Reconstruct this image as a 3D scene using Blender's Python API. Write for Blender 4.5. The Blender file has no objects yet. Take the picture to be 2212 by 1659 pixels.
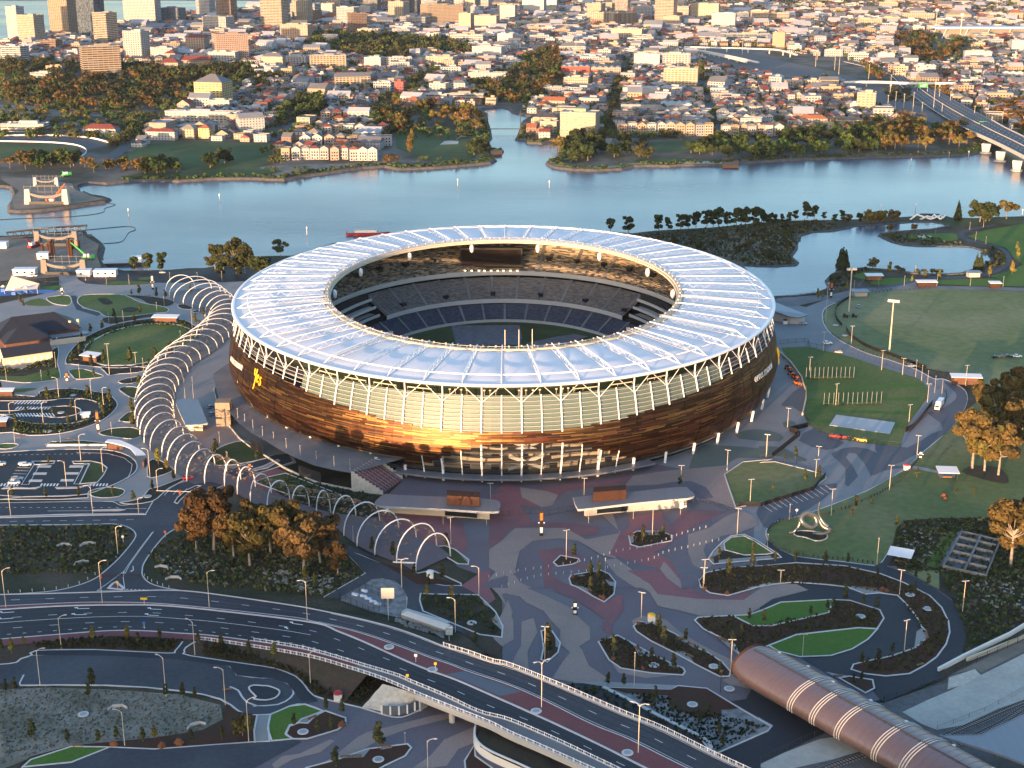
import bpy,bmesh,math,random
from mathutils import Vector,Matrix
from mathutils.geometry import delaunay_2d_cdt
R=random.Random(11)
rad=math.radians
sc=bpy.context.scene
COL=sc.collection.objects
# ---------------------------------------------------------------- survey of the place (camera calibration -> ground metres)
F=3067.0;PITCH=rad(18.0);H=230.0
cp,sp=math.cos(PITCH),math.sin(PITCH)
def G(u,v,z=0.0):
 dx=(u-1106)/F;dy=(829.5-v)/F
 t=(H-z)/(sp-dy*cp)
 return Vector((dx*t,(cp+dy*sp)*t,z))
def depth(P):return P[1]*cp+(H-P[2])*sp
def ppm(P):return F/depth(P)
def proj(P):
 d=depth(P)
 return(1106+F*P[0]/d,829.5-F*(P[1]*sp+(P[2]-H)*cp)/d)
K7,K75=0.81264*700/2212,0.81264*750/2212
TILE=dict(a=(0,0,K7),b=(675,0,K7),c=(1350,0,K7),d=(2022,0,K7),e=(0,500,K7),f=(600,570,K75),g=(1350,570,K75),h=(2022,500,K7),
i=(0,1000,K7),j=(600,1000,K75),k=(1300,1000,K75),l=(2022,1000,K7),m=(0,1516,K7),n=(675,1516,K7),o=(1350,1516,K7),p=(2022,1516,K7))
def U(t,x,y):
 if t=='D':return(x,y)
 X,Y,s=TILE[t]
 return(X*0.81264+x*s,Y*0.81264+y*s)
def pts(s):
 out=[];t='D'
 for tok in s.split():
  if ':' in tok:t,tok=tok.split(':')
  x,y=tok.split(',')
  out.append(U(t,float(x),float(y)))
 return out
def gp(s,z=0.0):return[G(u,v,z)for u,v in pts(s)]
def g1(t,x,y,z=0.0):return G(*U(t,x,y),z)
def catmull(P,closed=True,n=4):
 out=[];N=len(P)
 rng=range(N)if closed else range(N-1)
 for i in rng:
  if closed:p0,p1,p2,p3=P[i-1],P[i],P[(i+1)%N],P[(i+2)%N]
  else:p0,p1,p2,p3=P[max(i-1,0)],P[i],P[i+1],P[min(i+2,N-1)]
  for k in range(n):
   t=k/n;t2=t*t;t3=t2*t
   out.append(0.5*((2*p1)+(p2-p0)*t+(2*p0-5*p1+4*p2-p3)*t2+(3*p1-p0-3*p2+p3)*t3))
 if not closed:out.append(P[-1].copy())
 return out
def lerp(a,b,t):return a+(b-a)*t
def smooth(t):t=max(0,min(1,t));return t*t*(3-2*t)
def area2(P):
 s=0
 for i in range(len(P)):
  a,b=P[i-1],P[i];s+=a[0]*b[1]-b[0]*a[1]
 return s
def inpoly(x,y,P):
 c=False;j=len(P)-1
 for i in range(len(P)):
  if((P[i][1]>y)!=(P[j][1]>y))and x<(P[j][0]-P[i][0])*(y-P[i][1])/(P[j][1]-P[i][1])+P[i][0]:c=not c
  j=i
 return c
def resample(P,step):
 out=[P[0].copy()];acc=0.0
 for a,b in zip(P,P[1:]):
  L=(b-a).length;s=step-acc
  while s<=L:
   out.append(a.lerp(b,s/L));s+=step
  acc=L-(s-step)
 return out
def at_len(P,t):
 Ls=[(b-a).length for a,b in zip(P,P[1:])];tot=sum(Ls);s=t*tot
 for a,b,L in zip(P,P[1:],Ls):
  if s<=L:return a.lerp(b,s/L if L else 0)
  s-=L
 return P[-1].copy()
def offs(P,d,closed=False):
 """side offset of a polyline in plan (left positive)"""
 out=[];N=len(P)
 for i in range(N):
  a=P[i-1]if(closed or i>0)else P[i]
  b=P[(i+1)%N]if(closed or i<N-1)else P[i]
  t1=Vector((P[i][0]-a[0],P[i][1]-a[1]));t2=Vector((b[0]-P[i][0],b[1]-P[i][1]))
  if t1.length>1e-6:t1.normalize()
  if t2.length>1e-6:t2.normalize()
  t=t1+t2
  if t.length<1e-6:t=t2 if t2.length else Vector((1,0))
  t.normalize();n=Vector((-t.y,t.x))
  c=max(0.5,n.dot(Vector((-t2.y,t2.x)))if t2.length else 1)
  out.append(Vector((P[i][0]+n.x*d/c,P[i][1]+n.y*d/c,P[i][2])))
 return out
 # ---------------------------------------------------------------- mesh builder
class MB:
 def __init__(s):s.v=[];s.f=[];s.m=[];s.uv=[]
 def add(s,vs,fs,m=0,uv=None):
  o=len(s.v);s.v+=[tuple(p)for p in vs]
  for k,f in enumerate(fs):
   s.f.append([o+i for i in f]);s.m.append(m);s.uv.append(uv[k]if uv else None)
  return s
 def quad(s,a,b,c,d,m=0,uv=None):return s.add([a,b,c,d],[(0,1,2,3)],m,[uv]if uv else None)
 def fill(s,P,z,m=0):
  if area2(P)<0:P=P[::-1]
  n=len(P);r=delaunay_2d_cdt([Vector((p[0],p[1]))for p in P],[(i,(i+1)%n)for i in range(n)],[],2,1e-4)
  T=[f if area2([r[0][i]for i in f])>0 else f[::-1]for f in r[2]]
  return s.add([(v[0],v[1],z)for v in r[0]],T,m)
 def poly(s,P,z=None,m=0):
  P=[(p[0],p[1],p[2]if z is None else z)for p in P]
  if area2(P)<0:P=P[::-1]
  return s.add(P,[tuple(range(len(P)))],m)
 def box(s,c,size,rz=0,m=0,top=None,taper=1.0):
  x,y,z=size;cs,sn=math.cos(rz),math.sin(rz);vs=[]
  for k,zz in((1.0,0),(taper,z)):
   for dx,dy in((-.5,-.5),(.5,-.5),(.5,.5),(-.5,.5)):
    px,py=dx*x*k,dy*y*k
    vs.append((c[0]+px*cs-py*sn,c[1]+px*sn+py*cs,c[2]+zz))
  s.add(vs,[(3,2,1,0),(0,1,5,4),(1,2,6,5),(2,3,7,6),(3,0,4,7)],m)
  return s.add(vs[4:],[(0,1,2,3)],m if top is None else top)
 def prism(s,P,z0,z1,m=0,top=None,bottom=True):
  P=list(P)
  if area2(P)<0:P=P[::-1]
  n=len(P);vs=[(p[0],p[1],z0)for p in P]+[(p[0],p[1],z1)for p in P]
  s.add(vs,[(i,(i+1)%n,n+(i+1)%n,n+i)for i in range(n)],m)
  s.add(vs[n:],[tuple(range(n))],m if top is None else top)
  if bottom:s.add(vs[:n],[tuple(range(n))[::-1]],m)
  return s
 def tube(s,P,r,n=6,m=0,cap=True):
  P=[Vector(p)for p in P];N=len(P)
  rs=r if isinstance(r,(list,tuple))else[r]*N
  t=(P[1]-P[0]).normalized();ref=Vector((0,0,1))if abs(t.z)<.9 else Vector((1,0,0))
  nx=t.cross(ref).normalized();vs=[]
  for i in range(N):
   t=(P[min(i+1,N-1)]-P[max(i-1,0)])
   t=t.normalized()if t.length else Vector((0,0,1))
   nx=(nx-t*nx.dot(t))
   nx=nx.normalized()if nx.length>1e-6 else t.orthogonal().normalized()
   ny=t.cross(nx)
   for k in range(n):
    a=2*math.pi*k/n
    vs.append(P[i]+(nx*math.cos(a)+ny*math.sin(a))*rs[i])
  fs=[(i*n+k,i*n+(k+1)%n,(i+1)*n+(k+1)%n,(i+1)*n+k)for i in range(N-1)for k in range(n)]
  if cap:fs+=[tuple(range(n))[::-1],tuple(range((N-1)*n,N*n))]
  return s.add(vs,fs,m)
 def strip(s,A,B,m=0):
  n=min(len(A),len(B))
  vs=list(A[:n])+list(B[:n])
  return s.add(vs,[(i,i+1,n+i+1,n+i)for i in range(n-1)],m)
 def bar(s,P,w,z0,z1,m=0,closed=False):
  """upright wall / kerb of width w along a plan polyline; z0,z1 relative to each point's z"""
  L=offs(P,w/2,closed);Q=offs(P,-w/2,closed);n=len(P)
  vs=[(p[0],p[1],p[2]+z0)for p in L]+[(p[0],p[1],p[2]+z1)for p in L]+[(p[0],p[1],p[2]+z1)for p in Q]+[(p[0],p[1],p[2]+z0)for p in Q]
  fs=[]
  for i in range(n if closed else n-1):
   j=(i+1)%n
   fs+=[(i,n+i,n+j,j),(n+i,2*n+i,2*n+j,n+j),(2*n+i,3*n+i,3*n+j,2*n+j)]
  if not closed:fs+=[(0,3*n,2*n,n),(n-1,2*n-1,3*n-1,4*n-1)]
  return s.add(vs,fs,m)
 def lathe(s,prof,n=10,c=(0,0,0),m=0,cap=True):
  vs=[];N=len(prof)
  for r,z in prof:
   for k in range(n):
    a=2*math.pi*k/n;vs.append((c[0]+r*math.cos(a),c[1]+r*math.sin(a),c[2]+z))
  fs=[(i*n+k,i*n+(k+1)%n,(i+1)*n+(k+1)%n,(i+1)*n+k)for i in range(N-1)for k in range(n)]
  if cap:fs+=[tuple(range(n))[::-1],tuple(range((N-1)*n,N*n))]
  return s.add(vs,fs,m)
 def mesh(s,name,mats,smooth=False):
  me=bpy.data.meshes.new(name);me.from_pydata(s.v,[],s.f)
  for mm in(mats if isinstance(mats,(list,tuple))else[mats]):me.materials.append(mm)
  me.polygons.foreach_set('material_index',s.m)
  if smooth:me.polygons.foreach_set('use_smooth',[True]*len(s.f))
  if any(u is not None for u in s.uv):
   ul=me.uv_layers.new(name='UVMap');data=[]
   for f,u in zip(s.f,s.uv):
    for k in range(len(f)):data+=list(u[k])if u is not None else[0.0,0.0]
   ul.data.foreach_set('uv',data)
  me.update();return me
 def build(s,name,mats,parent=None,smooth=False,loc=None):
  return place(name,s.mesh(name,mats,smooth),parent,loc)
def place(name,me,parent=None,loc=None,rz=0,scale=None):
 o=bpy.data.objects.new(name,me);COL.link(o)
 if parent:o.parent=parent
 if loc is not None:o.location=loc
 if rz:o.rotation_euler=(0,0,rz)
 if scale is not None:o.scale=scale
 return o
REG=[]
def reg(o,desc,cat,group=None,exact=False,pos=None):
 o['label']=desc;o['category']=cat
 if group:o['group']=group
 REG.append((o,desc,exact,pos));return o
def thing(name,desc,cat,loc=(0,0,0),rz=0,group=None,exact=False,scale=None):
 o=bpy.data.objects.new(name,None);COL.link(o);o.empty_display_size=.5
 o.location=loc;o.rotation_euler=(0,0,rz)
 if scale is not None:o.scale=scale
 return reg(o,desc,cat,group,exact)
def struct(o,kind='structure'):
 o['kind']=kind;return o
 # ---------------------------------------------------------------- materials
MATS={}
def nodes_of(name):
 m=bpy.data.materials.new(name);m.use_nodes=True
 nt=m.node_tree;b=nt.nodes['Principled BSDF'];MATS[name]=m
 return m,nt,nt.nodes,nt.links,b
def c4(c):return(c[0],c[1],c[2],1)
def mat(name,col,rough=.8,var=.25,scale=.25,metallic=0,spec=.3,col2=None,fine=2.5,objcol=False,bump=0,objrand=0,stretch=None,mixlo=.42,mixhi=.6):
 m,nt,N,L,b=nodes_of(name)
 tc=N.new('ShaderNodeTexCoord');src=tc.outputs['Object']
 if stretch:
  mp=N.new('ShaderNodeMapping');mp.inputs['Scale'].default_value=stretch;L.new(src,mp.inputs['Vector']);src=mp.outputs[0]
 n1=N.new('ShaderNodeTexNoise');n1.inputs['Scale'].default_value=scale;n1.inputs['Detail'].default_value=5
 n2=N.new('ShaderNodeTexNoise');n2.inputs['Scale'].default_value=fine;n2.inputs['Detail'].default_value=3
 L.new(src,n1.inputs['Vector']);L.new(src,n2.inputs['Vector'])
 base=None
 if objcol:
  oi=N.new('ShaderNodeObjectInfo');base=oi.outputs['Color']
 elif col2:
  mx=N.new('ShaderNodeMix');mx.data_type='RGBA'
  mr=N.new('ShaderNodeMapRange');mr.inputs[1].default_value=mixlo;mr.inputs[2].default_value=mixhi
  L.new(n1.outputs['Fac'],mr.inputs[0]);L.new(mr.outputs[0],mx.inputs[0])
  mx.inputs[6].default_value=c4(col);mx.inputs[7].default_value=c4(col2);base=mx.outputs[2]
 hsv=N.new('ShaderNodeHueSaturation')
 if base is not None:L.new(base,hsv.inputs['Color'])
 else:hsv.inputs['Color'].default_value=c4(col)
 ad=N.new('ShaderNodeMath');ad.operation='ADD';L.new(n1.outputs['Fac'],ad.inputs[0]);L.new(n2.outputs['Fac'],ad.inputs[1])
 mr2=N.new('ShaderNodeMapRange');mr2.inputs[1].default_value=.6;mr2.inputs[2].default_value=1.4
 mr2.inputs[3].default_value=1-var;mr2.inputs[4].default_value=1+var
 L.new(ad.outputs[0],mr2.inputs[0])
 val=mr2.outputs[0]
 if objrand:
  oi2=N.new('ShaderNodeObjectInfo');mr3=N.new('ShaderNodeMapRange')
  mr3.inputs[3].default_value=1-objrand;mr3.inputs[4].default_value=1+objrand
  L.new(oi2.outputs['Random'],mr3.inputs[0])
  mu=N.new('ShaderNodeMath');mu.operation='MULTIPLY';L.new(val,mu.inputs[0]);L.new(mr3.outputs[0],mu.inputs[1]);val=mu.outputs[0]
  mr4=N.new('ShaderNodeMapRange');mr4.inputs[3].default_value=.47;mr4.inputs[4].default_value=.53
  wn=N.new('ShaderNodeTexWhiteNoise');wn.noise_dimensions='1D';L.new(oi2.outputs['Random'],wn.inputs['W'])
  L.new(wn.outputs['Value'],mr4.inputs[0]);L.new(mr4.outputs[0],hsv.inputs['Hue'])
 L.new(val,hsv.inputs['Value']);L.new(hsv.outputs[0],b.inputs['Base Color'])
 b.inputs['Roughness'].default_value=rough;b.inputs['Metallic'].default_value=metallic
 b.inputs['Specular IOR Level'].default_value=spec
 if bump:
  bp=N.new('ShaderNodeBump');bp.inputs['Strength'].default_value=bump;bp.inputs['Distance'].default_value=.3
  L.new(n2.outputs['Fac'],bp.inputs['Height']);L.new(bp.outputs[0],b.inputs['Normal'])
 return m
M=MATS
mat('ground_scrub',(.032,.036,.018),.95,.45,.05,col2=(.055,.045,.03),fine=.8)
mat('far_ground',(.05,.05,.03),.95,.4,.02,col2=(.11,.10,.085),fine=.12)
mat('asphalt',(.038,.042,.052),.75,.3,.03,col2=(.048,.052,.062),fine=.6)
mat('asphalt_dark',(.016,.018,.024),.7,.3,.03,col2=(.02,.022,.028),fine=.6)
mat('asphalt_worn',(.026,.029,.036),.7,.3,.1)
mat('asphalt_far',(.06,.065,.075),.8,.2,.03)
mat('concrete',(.27,.26,.25),.85,.16,.06,col2=(.22,.215,.21))
mat('concrete_dark',(.13,.13,.135),.85,.2,.06,col2=(.16,.155,.155))
mat('kerb',(.5,.48,.46),.8,.15,.4)
mat('white_line',(.72,.72,.70),.7,.15,.8)
mat('pave_slate',(.128,.106,.122),.8,.22,.03,col2=(.118,.11,.122),fine=1.5)
mat('pave_tan',(.28,.205,.175),.8,.18,.03,col2=(.21,.165,.145),fine=1.5)
mat('pave_red',(.235,.092,.096),.8,.22,.03,col2=(.14,.072,.08),fine=1.5)
mat('brick_red',(.15,.048,.05),.8,.2,.1,fine=1.5)
mat('pave_bluegrey',(.10,.115,.135),.8,.15,.06,fine=1.2)
mat('pave_grey',(.20,.203,.21),.8,.12,.04,col2=(.17,.174,.182),fine=1.0)
mat('pave_grey_dark',(.085,.09,.105),.8,.14,.04,fine=1.0)
mat('pave_green',(.09,.115,.10),.8,.14,.04,fine=1.0)
mat('lawn',(.072,.118,.022),.95,.33,.02,col2=(.105,.124,.036),fine=.5)
mat('lawn_bright',(.058,.13,.014),.95,.3,.06,col2=(.06,.115,.015),fine=1.2)
mat('lawn_olive',(.105,.138,.045),.95,.3,.015,col2=(.14,.145,.062),fine=.3)
mat('lawn_pale',(.13,.162,.06),.95,.3,.015,col2=(.165,.172,.082),fine=.2)
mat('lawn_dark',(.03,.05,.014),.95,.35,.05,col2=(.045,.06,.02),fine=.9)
mat('lawn_far',(.03,.062,.014),.95,.3,.012,col2=(.045,.075,.02),fine=.1)
mat('wetland',(.06,.058,.032),.95,.45,.03,col2=(.12,.095,.065),fine=.3)
mat('mulch',(.055,.021,.013),.95,.35,.12,col2=(.04,.022,.012),fine=1.6)
mat('bed_dark',(.022,.024,.014),.95,.4,.15,col2=(.035,.028,.018),fine=1.6)
mat('gravel',(.23,.23,.235),.9,.35,.35,col2=(.12,.12,.115),fine=1.2)
mat('dry_grass',(.225,.205,.17),.95,.4,.06,col2=(.12,.115,.088),fine=.9)
mat('sand',(.42,.40,.35),.95,.16,.05,col2=(.34,.32,.28),fine=.6)
mat('dirt',(.20,.175,.14),.95,.25,.03,col2=(.14,.125,.10),fine=.3)
mat('dirt_brown',(.06,.04,.028),.95,.35,.08,col2=(.04,.036,.022),fine=.7)
mat('limestone',(.46,.42,.35),.9,.25,.35,fine=.9,bump=.4)
mat('rock',(.10,.095,.09),.95,.4,.3,col2=(.05,.05,.05),fine=1.0)
mat('rock_pale',(.27,.26,.23),.9,.35,.3,fine=1.2)
mat('steel_white',(.72,.72,.71),.38,.05,.5,spec=.5)
mat('steel_grey',(.30,.30,.30),.45,.1,.8,metallic=.4)
mat('steel_dark',(.03,.03,.034),.5,.1,.8)
mat('galv',(.42,.42,.41),.5,.12,1.2,spec=.5)
mat('membrane',(.64,.655,.68),.6,.04,.12,spec=.2)
mat('white_paint',(.74,.73,.71),.5,.06,.3)
mat('wall_white',(.66,.64,.60),.8,.08,.15)
mat('wall_cream',(.52,.45,.34),.85,.1,.2)
mat('wall_concrete',(.40,.385,.36),.85,.12,.15)
mat('brick_wall',(.12,.06,.042),.85,.2,.4)
mat('roof_slate',(.018,.021,.03),.6,.12,.3)
mat('roof_zinc',(.17,.185,.21),.45,.1,.1,metallic=.3,stretch=(6,.3,1))
mat('roof_white',(.62,.64,.66),.5,.06,.2)
mat('rust',(.06,.023,.012),.7,.3,.25,col2=(.042,.02,.013),metallic=.2)
mat('black',(.012,.012,.014),.5,.1,1)
mat('dark_glass',(.012,.016,.02),.12,.1,.5,spec=.8)
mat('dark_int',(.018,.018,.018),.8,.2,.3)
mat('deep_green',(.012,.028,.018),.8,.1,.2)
mat('orange_paint',(.55,.11,.015),.5,.1,.5)
mat('red_paint',(.35,.02,.02),.5,.1,.5)
mat('yellow_paint',(.62,.38,.02),.5,.1,.5)
mat('blue_paint',(.03,.12,.42),.5,.1,.5)
mat('green_paint',(.06,.42,.08),.5,.1,.5)
mat('timber',(.20,.10,.05),.8,.2,.5)
mat('pave_rail',(.12,.12,.125),.95,.25,.4,col2=(.09,.085,.08))
mat('canvas',(.66,.54,.44),.8,.08,.3)
mat('objwall',(1,1,1),.75,.07,.2,objcol=True)
mat('objroof',(1,1,1),.7,.14,.25,objcol=True)
mat('carpaint',(1,1,1),.3,.03,.3,objcol=True,spec=.6)
mat('bark',(.13,.10,.075),.9,.3,.8,col2=(.20,.17,.13))
mat('bark_pale',(.30,.26,.21),.9,.25,.6,col2=(.18,.15,.12))
LEAF={}
def leaf(name,c,c2,objrand=.28):
 LEAF[name]=[mat('leaf_'+name+'_light',c,.85,.3,.35,spec=.15,objrand=objrand),mat('leaf_'+name+'_deep',c2,.85,.3,.35,spec=.15,objrand=objrand)]
leaf('gum',(.095,.064,.021),(.058,.042,.015));leaf('olive',(.06,.062,.022),(.038,.042,.015));leaf('dark',(.034,.048,.018),(.022,.033,.012))
leaf('green',(.048,.082,.022),(.034,.058,.016));leaf('autumn',(.115,.085,.024),(.076,.058,.018));leaf('yellow',(.16,.14,.03),(.11,.10,.02))
leaf('shrub',(.052,.06,.026),(.034,.04,.017));leaf('grey',(.10,.11,.075),(.07,.08,.05))
def emis(name,col,st):
 m,nt,N,L,b=nodes_of(name);b.inputs['Base Color'].default_value=c4(col)
 b.inputs['Emission Color'].default_value=c4(col);b.inputs['Emission Strength'].default_value=st;return m
emis('lamp_warm',(1,.62,.3),1.2);emis('sign_white',(.72,.70,.67),.02);emis('sign_yellow',(.8,.42,.0),.05);emis('lamp_white',(1,.9,.75),5)
def water(name,col,rough,wave,st):
 m,nt,N,L,b=nodes_of(name)
 tc=N.new('ShaderNodeTexCoord');mp=N.new('ShaderNodeMapping');mp.inputs['Scale'].default_value=(.5,1,1)
 L.new(tc.outputs['Object'],mp.inputs['Vector'])
 n1=N.new('ShaderNodeTexNoise');n1.inputs['Scale'].default_value=wave;n1.inputs['Detail'].default_value=4
 n2=N.new('ShaderNodeTexNoise');n2.inputs['Scale'].default_value=.006;n2.inputs['Detail'].default_value=4
 L.new(mp.outputs[0],n1.inputs['Vector']);L.new(mp.outputs[0],n2.inputs['Vector'])
 bp=N.new('ShaderNodeBump');bp.inputs['Distance'].default_value=.5
 mr=N.new('ShaderNodeMapRange');mr.inputs[1].default_value=.35;mr.inputs[2].default_value=.7;mr.inputs[3].default_value=st*.55;mr.inputs[4].default_value=st*1.2
 L.new(n2.outputs['Fac'],mr.inputs[0]);L.new(mr.outputs[0],bp.inputs['Strength'])
 L.new(n1.outputs['Fac'],bp.inputs['Height']);L.new(bp.outputs[0],b.inputs['Normal'])
 mr2=N.new('ShaderNodeMapRange');mr2.inputs[1].default_value=.3;mr2.inputs[2].default_value=.7;mr2.inputs[3].default_value=rough*.7;mr2.inputs[4].default_value=rough*1.3
 L.new(n2.outputs['Fac'],mr2.inputs[0]);L.new(mr2.outputs[0],b.inputs['Roughness'])
 b.inputs['Base Color'].default_value=c4(col);b.inputs['IOR'].default_value=1.33;b.inputs['Specular IOR Level'].default_value=.6
water('river_water',(.06,.071,.095),.22,.12,.35)
water('lake_water',(.045,.068,.11),.2,.2,.3)
def facade(name,bay,floor,fx,fz,glass=(.02,.026,.034),grough=.18,mull=0.0):
 m,nt,N,L,b=nodes_of(name)
 uv=N.new('ShaderNodeUVMap');sx=N.new('ShaderNodeSeparateXYZ');L.new(uv.outputs[0],sx.inputs[0])
 def mth(op,a,bb,clamp=False):
  n=N.new('ShaderNodeMath');n.operation=op
  for k,q in((0,a),(1,bb)):
   if isinstance(q,(int,float)):n.inputs[k].default_value=q
   else:L.new(q,n.inputs[k])
  return n.outputs[0]
 fu=mth('FRACT',mth('DIVIDE',sx.outputs[0],bay),0);fv=mth('FRACT',mth('DIVIDE',sx.outputs[1],floor),0)
 iu=mth('FLOOR',mth('DIVIDE',sx.outputs[0],bay),0);iv=mth('FLOOR',mth('DIVIDE',sx.outputs[1],floor),0)
 du=mth('ABSOLUTE',mth('SUBTRACT',fu,.5),0);dv=mth('ABSOLUTE',mth('SUBTRACT',fv,.52),0)
 win=mth('MULTIPLY',mth('LESS_THAN',du,fx/2),mth('LESS_THAN',dv,fz/2))
 cb=N.new('ShaderNodeCombineXYZ');L.new(iu,cb.inputs[0]);L.new(iv,cb.inputs[1])
 oi=N.new('ShaderNodeObjectInfo');L.new(oi.outputs['Random'],cb.inputs[2])
 wn=N.new('ShaderNodeTexWhiteNoise');L.new(cb.outputs[0],wn.inputs[0])
 gm=N.new('ShaderNodeMix');gm.data_type='RGBA';gm.inputs[6].default_value=c4([g*.5 for g in glass]);gm.inputs[7].default_value=c4([min(1,g*3.2)for g in glass])
 L.new(wn.outputs['Value'],gm.inputs[0])
 tc=N.new('ShaderNodeTexCoord');nn=N.new('ShaderNodeTexNoise');nn.inputs['Scale'].default_value=.15;L.new(tc.outputs['Object'],nn.inputs['Vector'])
 hs=N.new('ShaderNodeHueSaturation');L.new(oi.outputs['Color'],hs.inputs['Color'])
 mr=N.new('ShaderNodeMapRange');mr.inputs[3].default_value=.82;mr.inputs[4].default_value=1.15;L.new(nn.outputs['Fac'],mr.inputs[0]);L.new(mr.outputs[0],hs.inputs['Value'])
 mx=N.new('ShaderNodeMix');mx.data_type='RGBA';L.new(win,mx.inputs[0]);L.new(hs.outputs[0],mx.inputs[6]);L.new(gm.outputs[2],mx.inputs[7])
 L.new(mx.outputs[2],b.inputs['Base Color'])
 rr=mth('SUBTRACT',.8,mth('MULTIPLY',win,.8-grough));L.new(rr,b.inputs['Roughness'])
 return m
facade('fac_punch',3.2,3.3,.5,.5);facade('fac_band',8.0,3.4,.94,.48);facade('fac_grid',3.6,3.5,.66,.62)
facade('fac_balc',5.2,3.1,.62,.6,(.03,.028,.026),.4);facade('fac_glass',1.8,3.6,.86,.86,(.03,.042,.055),.1);facade('fac_house',3.6,2.9,.36,.48)
facade('fac_fin',3.4,40,.74,.92,(.015,.02,.026),.12);facade('fac_shed',14,7,.25,.3)
# ================================================================ GROUND
LV=.09
SHEETS={}
LCNT={};ZUSED=set()
def sheet(name,s,m,lvl,sm=0,kerb=0,zz=None,kind='structure',kw=.5,kh=.14,tag=None):
 z=LV*lvl if zz is None else zz
 k_=int(round(z/LV*2));LCNT[k_]=LCNT.get(k_,0)+1
 if zz is None:
  z+=.0026*(LCNT[k_]%33)
  while round(z*1000)in ZUSED:z+=.001
  ZUSED.add(round(z*1000))
 P=gp(s,z)if isinstance(s,str)else[Vector((p[0],p[1],z))for p in s]
 if sm:P=catmull(P,True,sm)
 if area2(P)<0:P=P[::-1]
 b=MB();b.fill(P,z,0);mats=[M[m]]
 if kerb:
  b.bar(P,kw,-.05,kh,1,closed=True);mats.append(M['kerb'])
 o=struct(b.build(name,mats),kind)
 if tag:SHEETS[tag]=P
 return P
b=MB();b.poly([(-9000,150),(9000,150),(9000,14000),(-9000,14000)],-2.2);struct(b.build('river',M['river_water']))
def land(name,s,m,extra_pre,extra_post,bank='rock'):
 P=gp(s,0);P=[Vector(q)for q in extra_pre]+P+[Vector(q)for q in extra_post]
 if area2(P)<0:P=P[::-1]
 o=offs(P,-3.5,True);o2=offs(P,-.6,True);b=MB();b.poly(P,0,0);n=len(P)
 vs=[tuple(p)for p in P]+[(q[0],q[1],-.25)for q in o2]+[(q[0],q[1],-3.2)for q in o]
 b.add(vs,[(i,n+i,n+(i+1)%n,(i+1)%n)for i in range(n)]+[(n+i,2*n+i,2*n+(i+1)%n,n+(i+1)%n)for i in range(n)],1)
 struct(b.build(name,[M[m],M[bank]]));return P
NEAR=land('near_ground','e:-300,420 0,400 70,400 180,392 300,382 500,365 700,352 715,400 780,402 830,440 855,480 835,560 850,610 880,660 1040,692 1250,690 1430,686 1580,672 1720,670 2000,620 2200,570 D:630,552 720,525 900,505 1100,498 1295,498 g:975,147 1150,127 1400,112 1600,102 2000,62 2212,47 h:120,255 270,272 550,267 800,262 1000,256 1200,242 1280,236 1350,212 1500,216 1600,246 1800,252 1970,242 2212,236 2400,236',
'ground_scrub',[(-700,150,0),(-700,1150,0)][:0],[(900,1190,0),(900,150,0),(-700,150,0),(-700,1130,0)])
FAR=land('far_ground','e:-300,70 a:-300,1570 0,1552 100,1562 125,1620 e:118,60 120,80 86,120 85,180 180,186 350,176 560,151 750,121 870,106 915,82 850,62 770,52 700,22 a:690,1640 650,1590 640,1555 700,1532 740,1526 900,1531 1050,1515 1200,1502 1500,1511 1800,1492 b:0,1490 120,1496 250,1500 400,1471 550,1451 700,1431 900,1402 1100,1386 1220,1411 1500,1401 1700,1386 1850,1371 1980,1361 2025,1336 2000,1316 1970,1311 1985,1271 2080,1266 2080,1251 1990,1241 1960,1181 1985,1151 1975,1081 1950,1001 1945,941 1900,911 2080,891 2140,905 c:50,938 150,961 205,966 130,1011 120,1061 90,1131 75,1161 160,1163 165,1191 280,1196 420,1172 440,1182 430,1301 390,1331 340,1346 335,1366 400,1396 550,1416 750,1421 950,1411 1050,1386 1200,1381 1350,1386 1480,1376 1800,1376 1900,1362 2100,1351 d:0,1346 150,1340 300,1331 600,1321 900,1311 1200,1306 1450,1301 1700,1291 1850,1262 2000,1200 2212,1130 2500,1020',
'far_ground',[(-1400,1290,0)],[(2600,1700,0),(5000,9000,0),(5000,13000,0),(-6000,13000,0),(-6000,3000,0)],'rock')
sheet('far_river','D:-400,112 0,92 257,52 411,26 600,12 700,6 640,2 300,1 0,1.5 -400,2','river_water',0,zz=.6)
sheet('lake','g:1900,900 2000,640 1950,520 1840,402 2080,412 h:0,660 150,660 300,652 322,630 262,580 312,510 312,470 342,402 450,372 600,367 700,347 800,322 950,312 1100,302 1300,286 1450,286 1540,305 1565,320 1430,346 1300,352 1200,361 1080,371 1010,386 985,401 1030,426 1100,456 1200,481 1330,491 1480,491 1650,491 1760,496 1850,521 1900,551 1935,591 1920,621 1850,661 1760,691 1680,716 1500,726 1300,716 1140,691 1000,681 850,671 690,691 600,721 540,781 560,821 550,851 470,881 280,906 110,912','lake_water',2,sm=0,tag='lake')
b=MB();b.bar([Vector((p[0],p[1],0))for p in offs(SHEETS['lake'],-1.0,True)],2.2,-.1,.75,0,True);struct(b.build('lake_bank',M['rock']))
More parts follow.
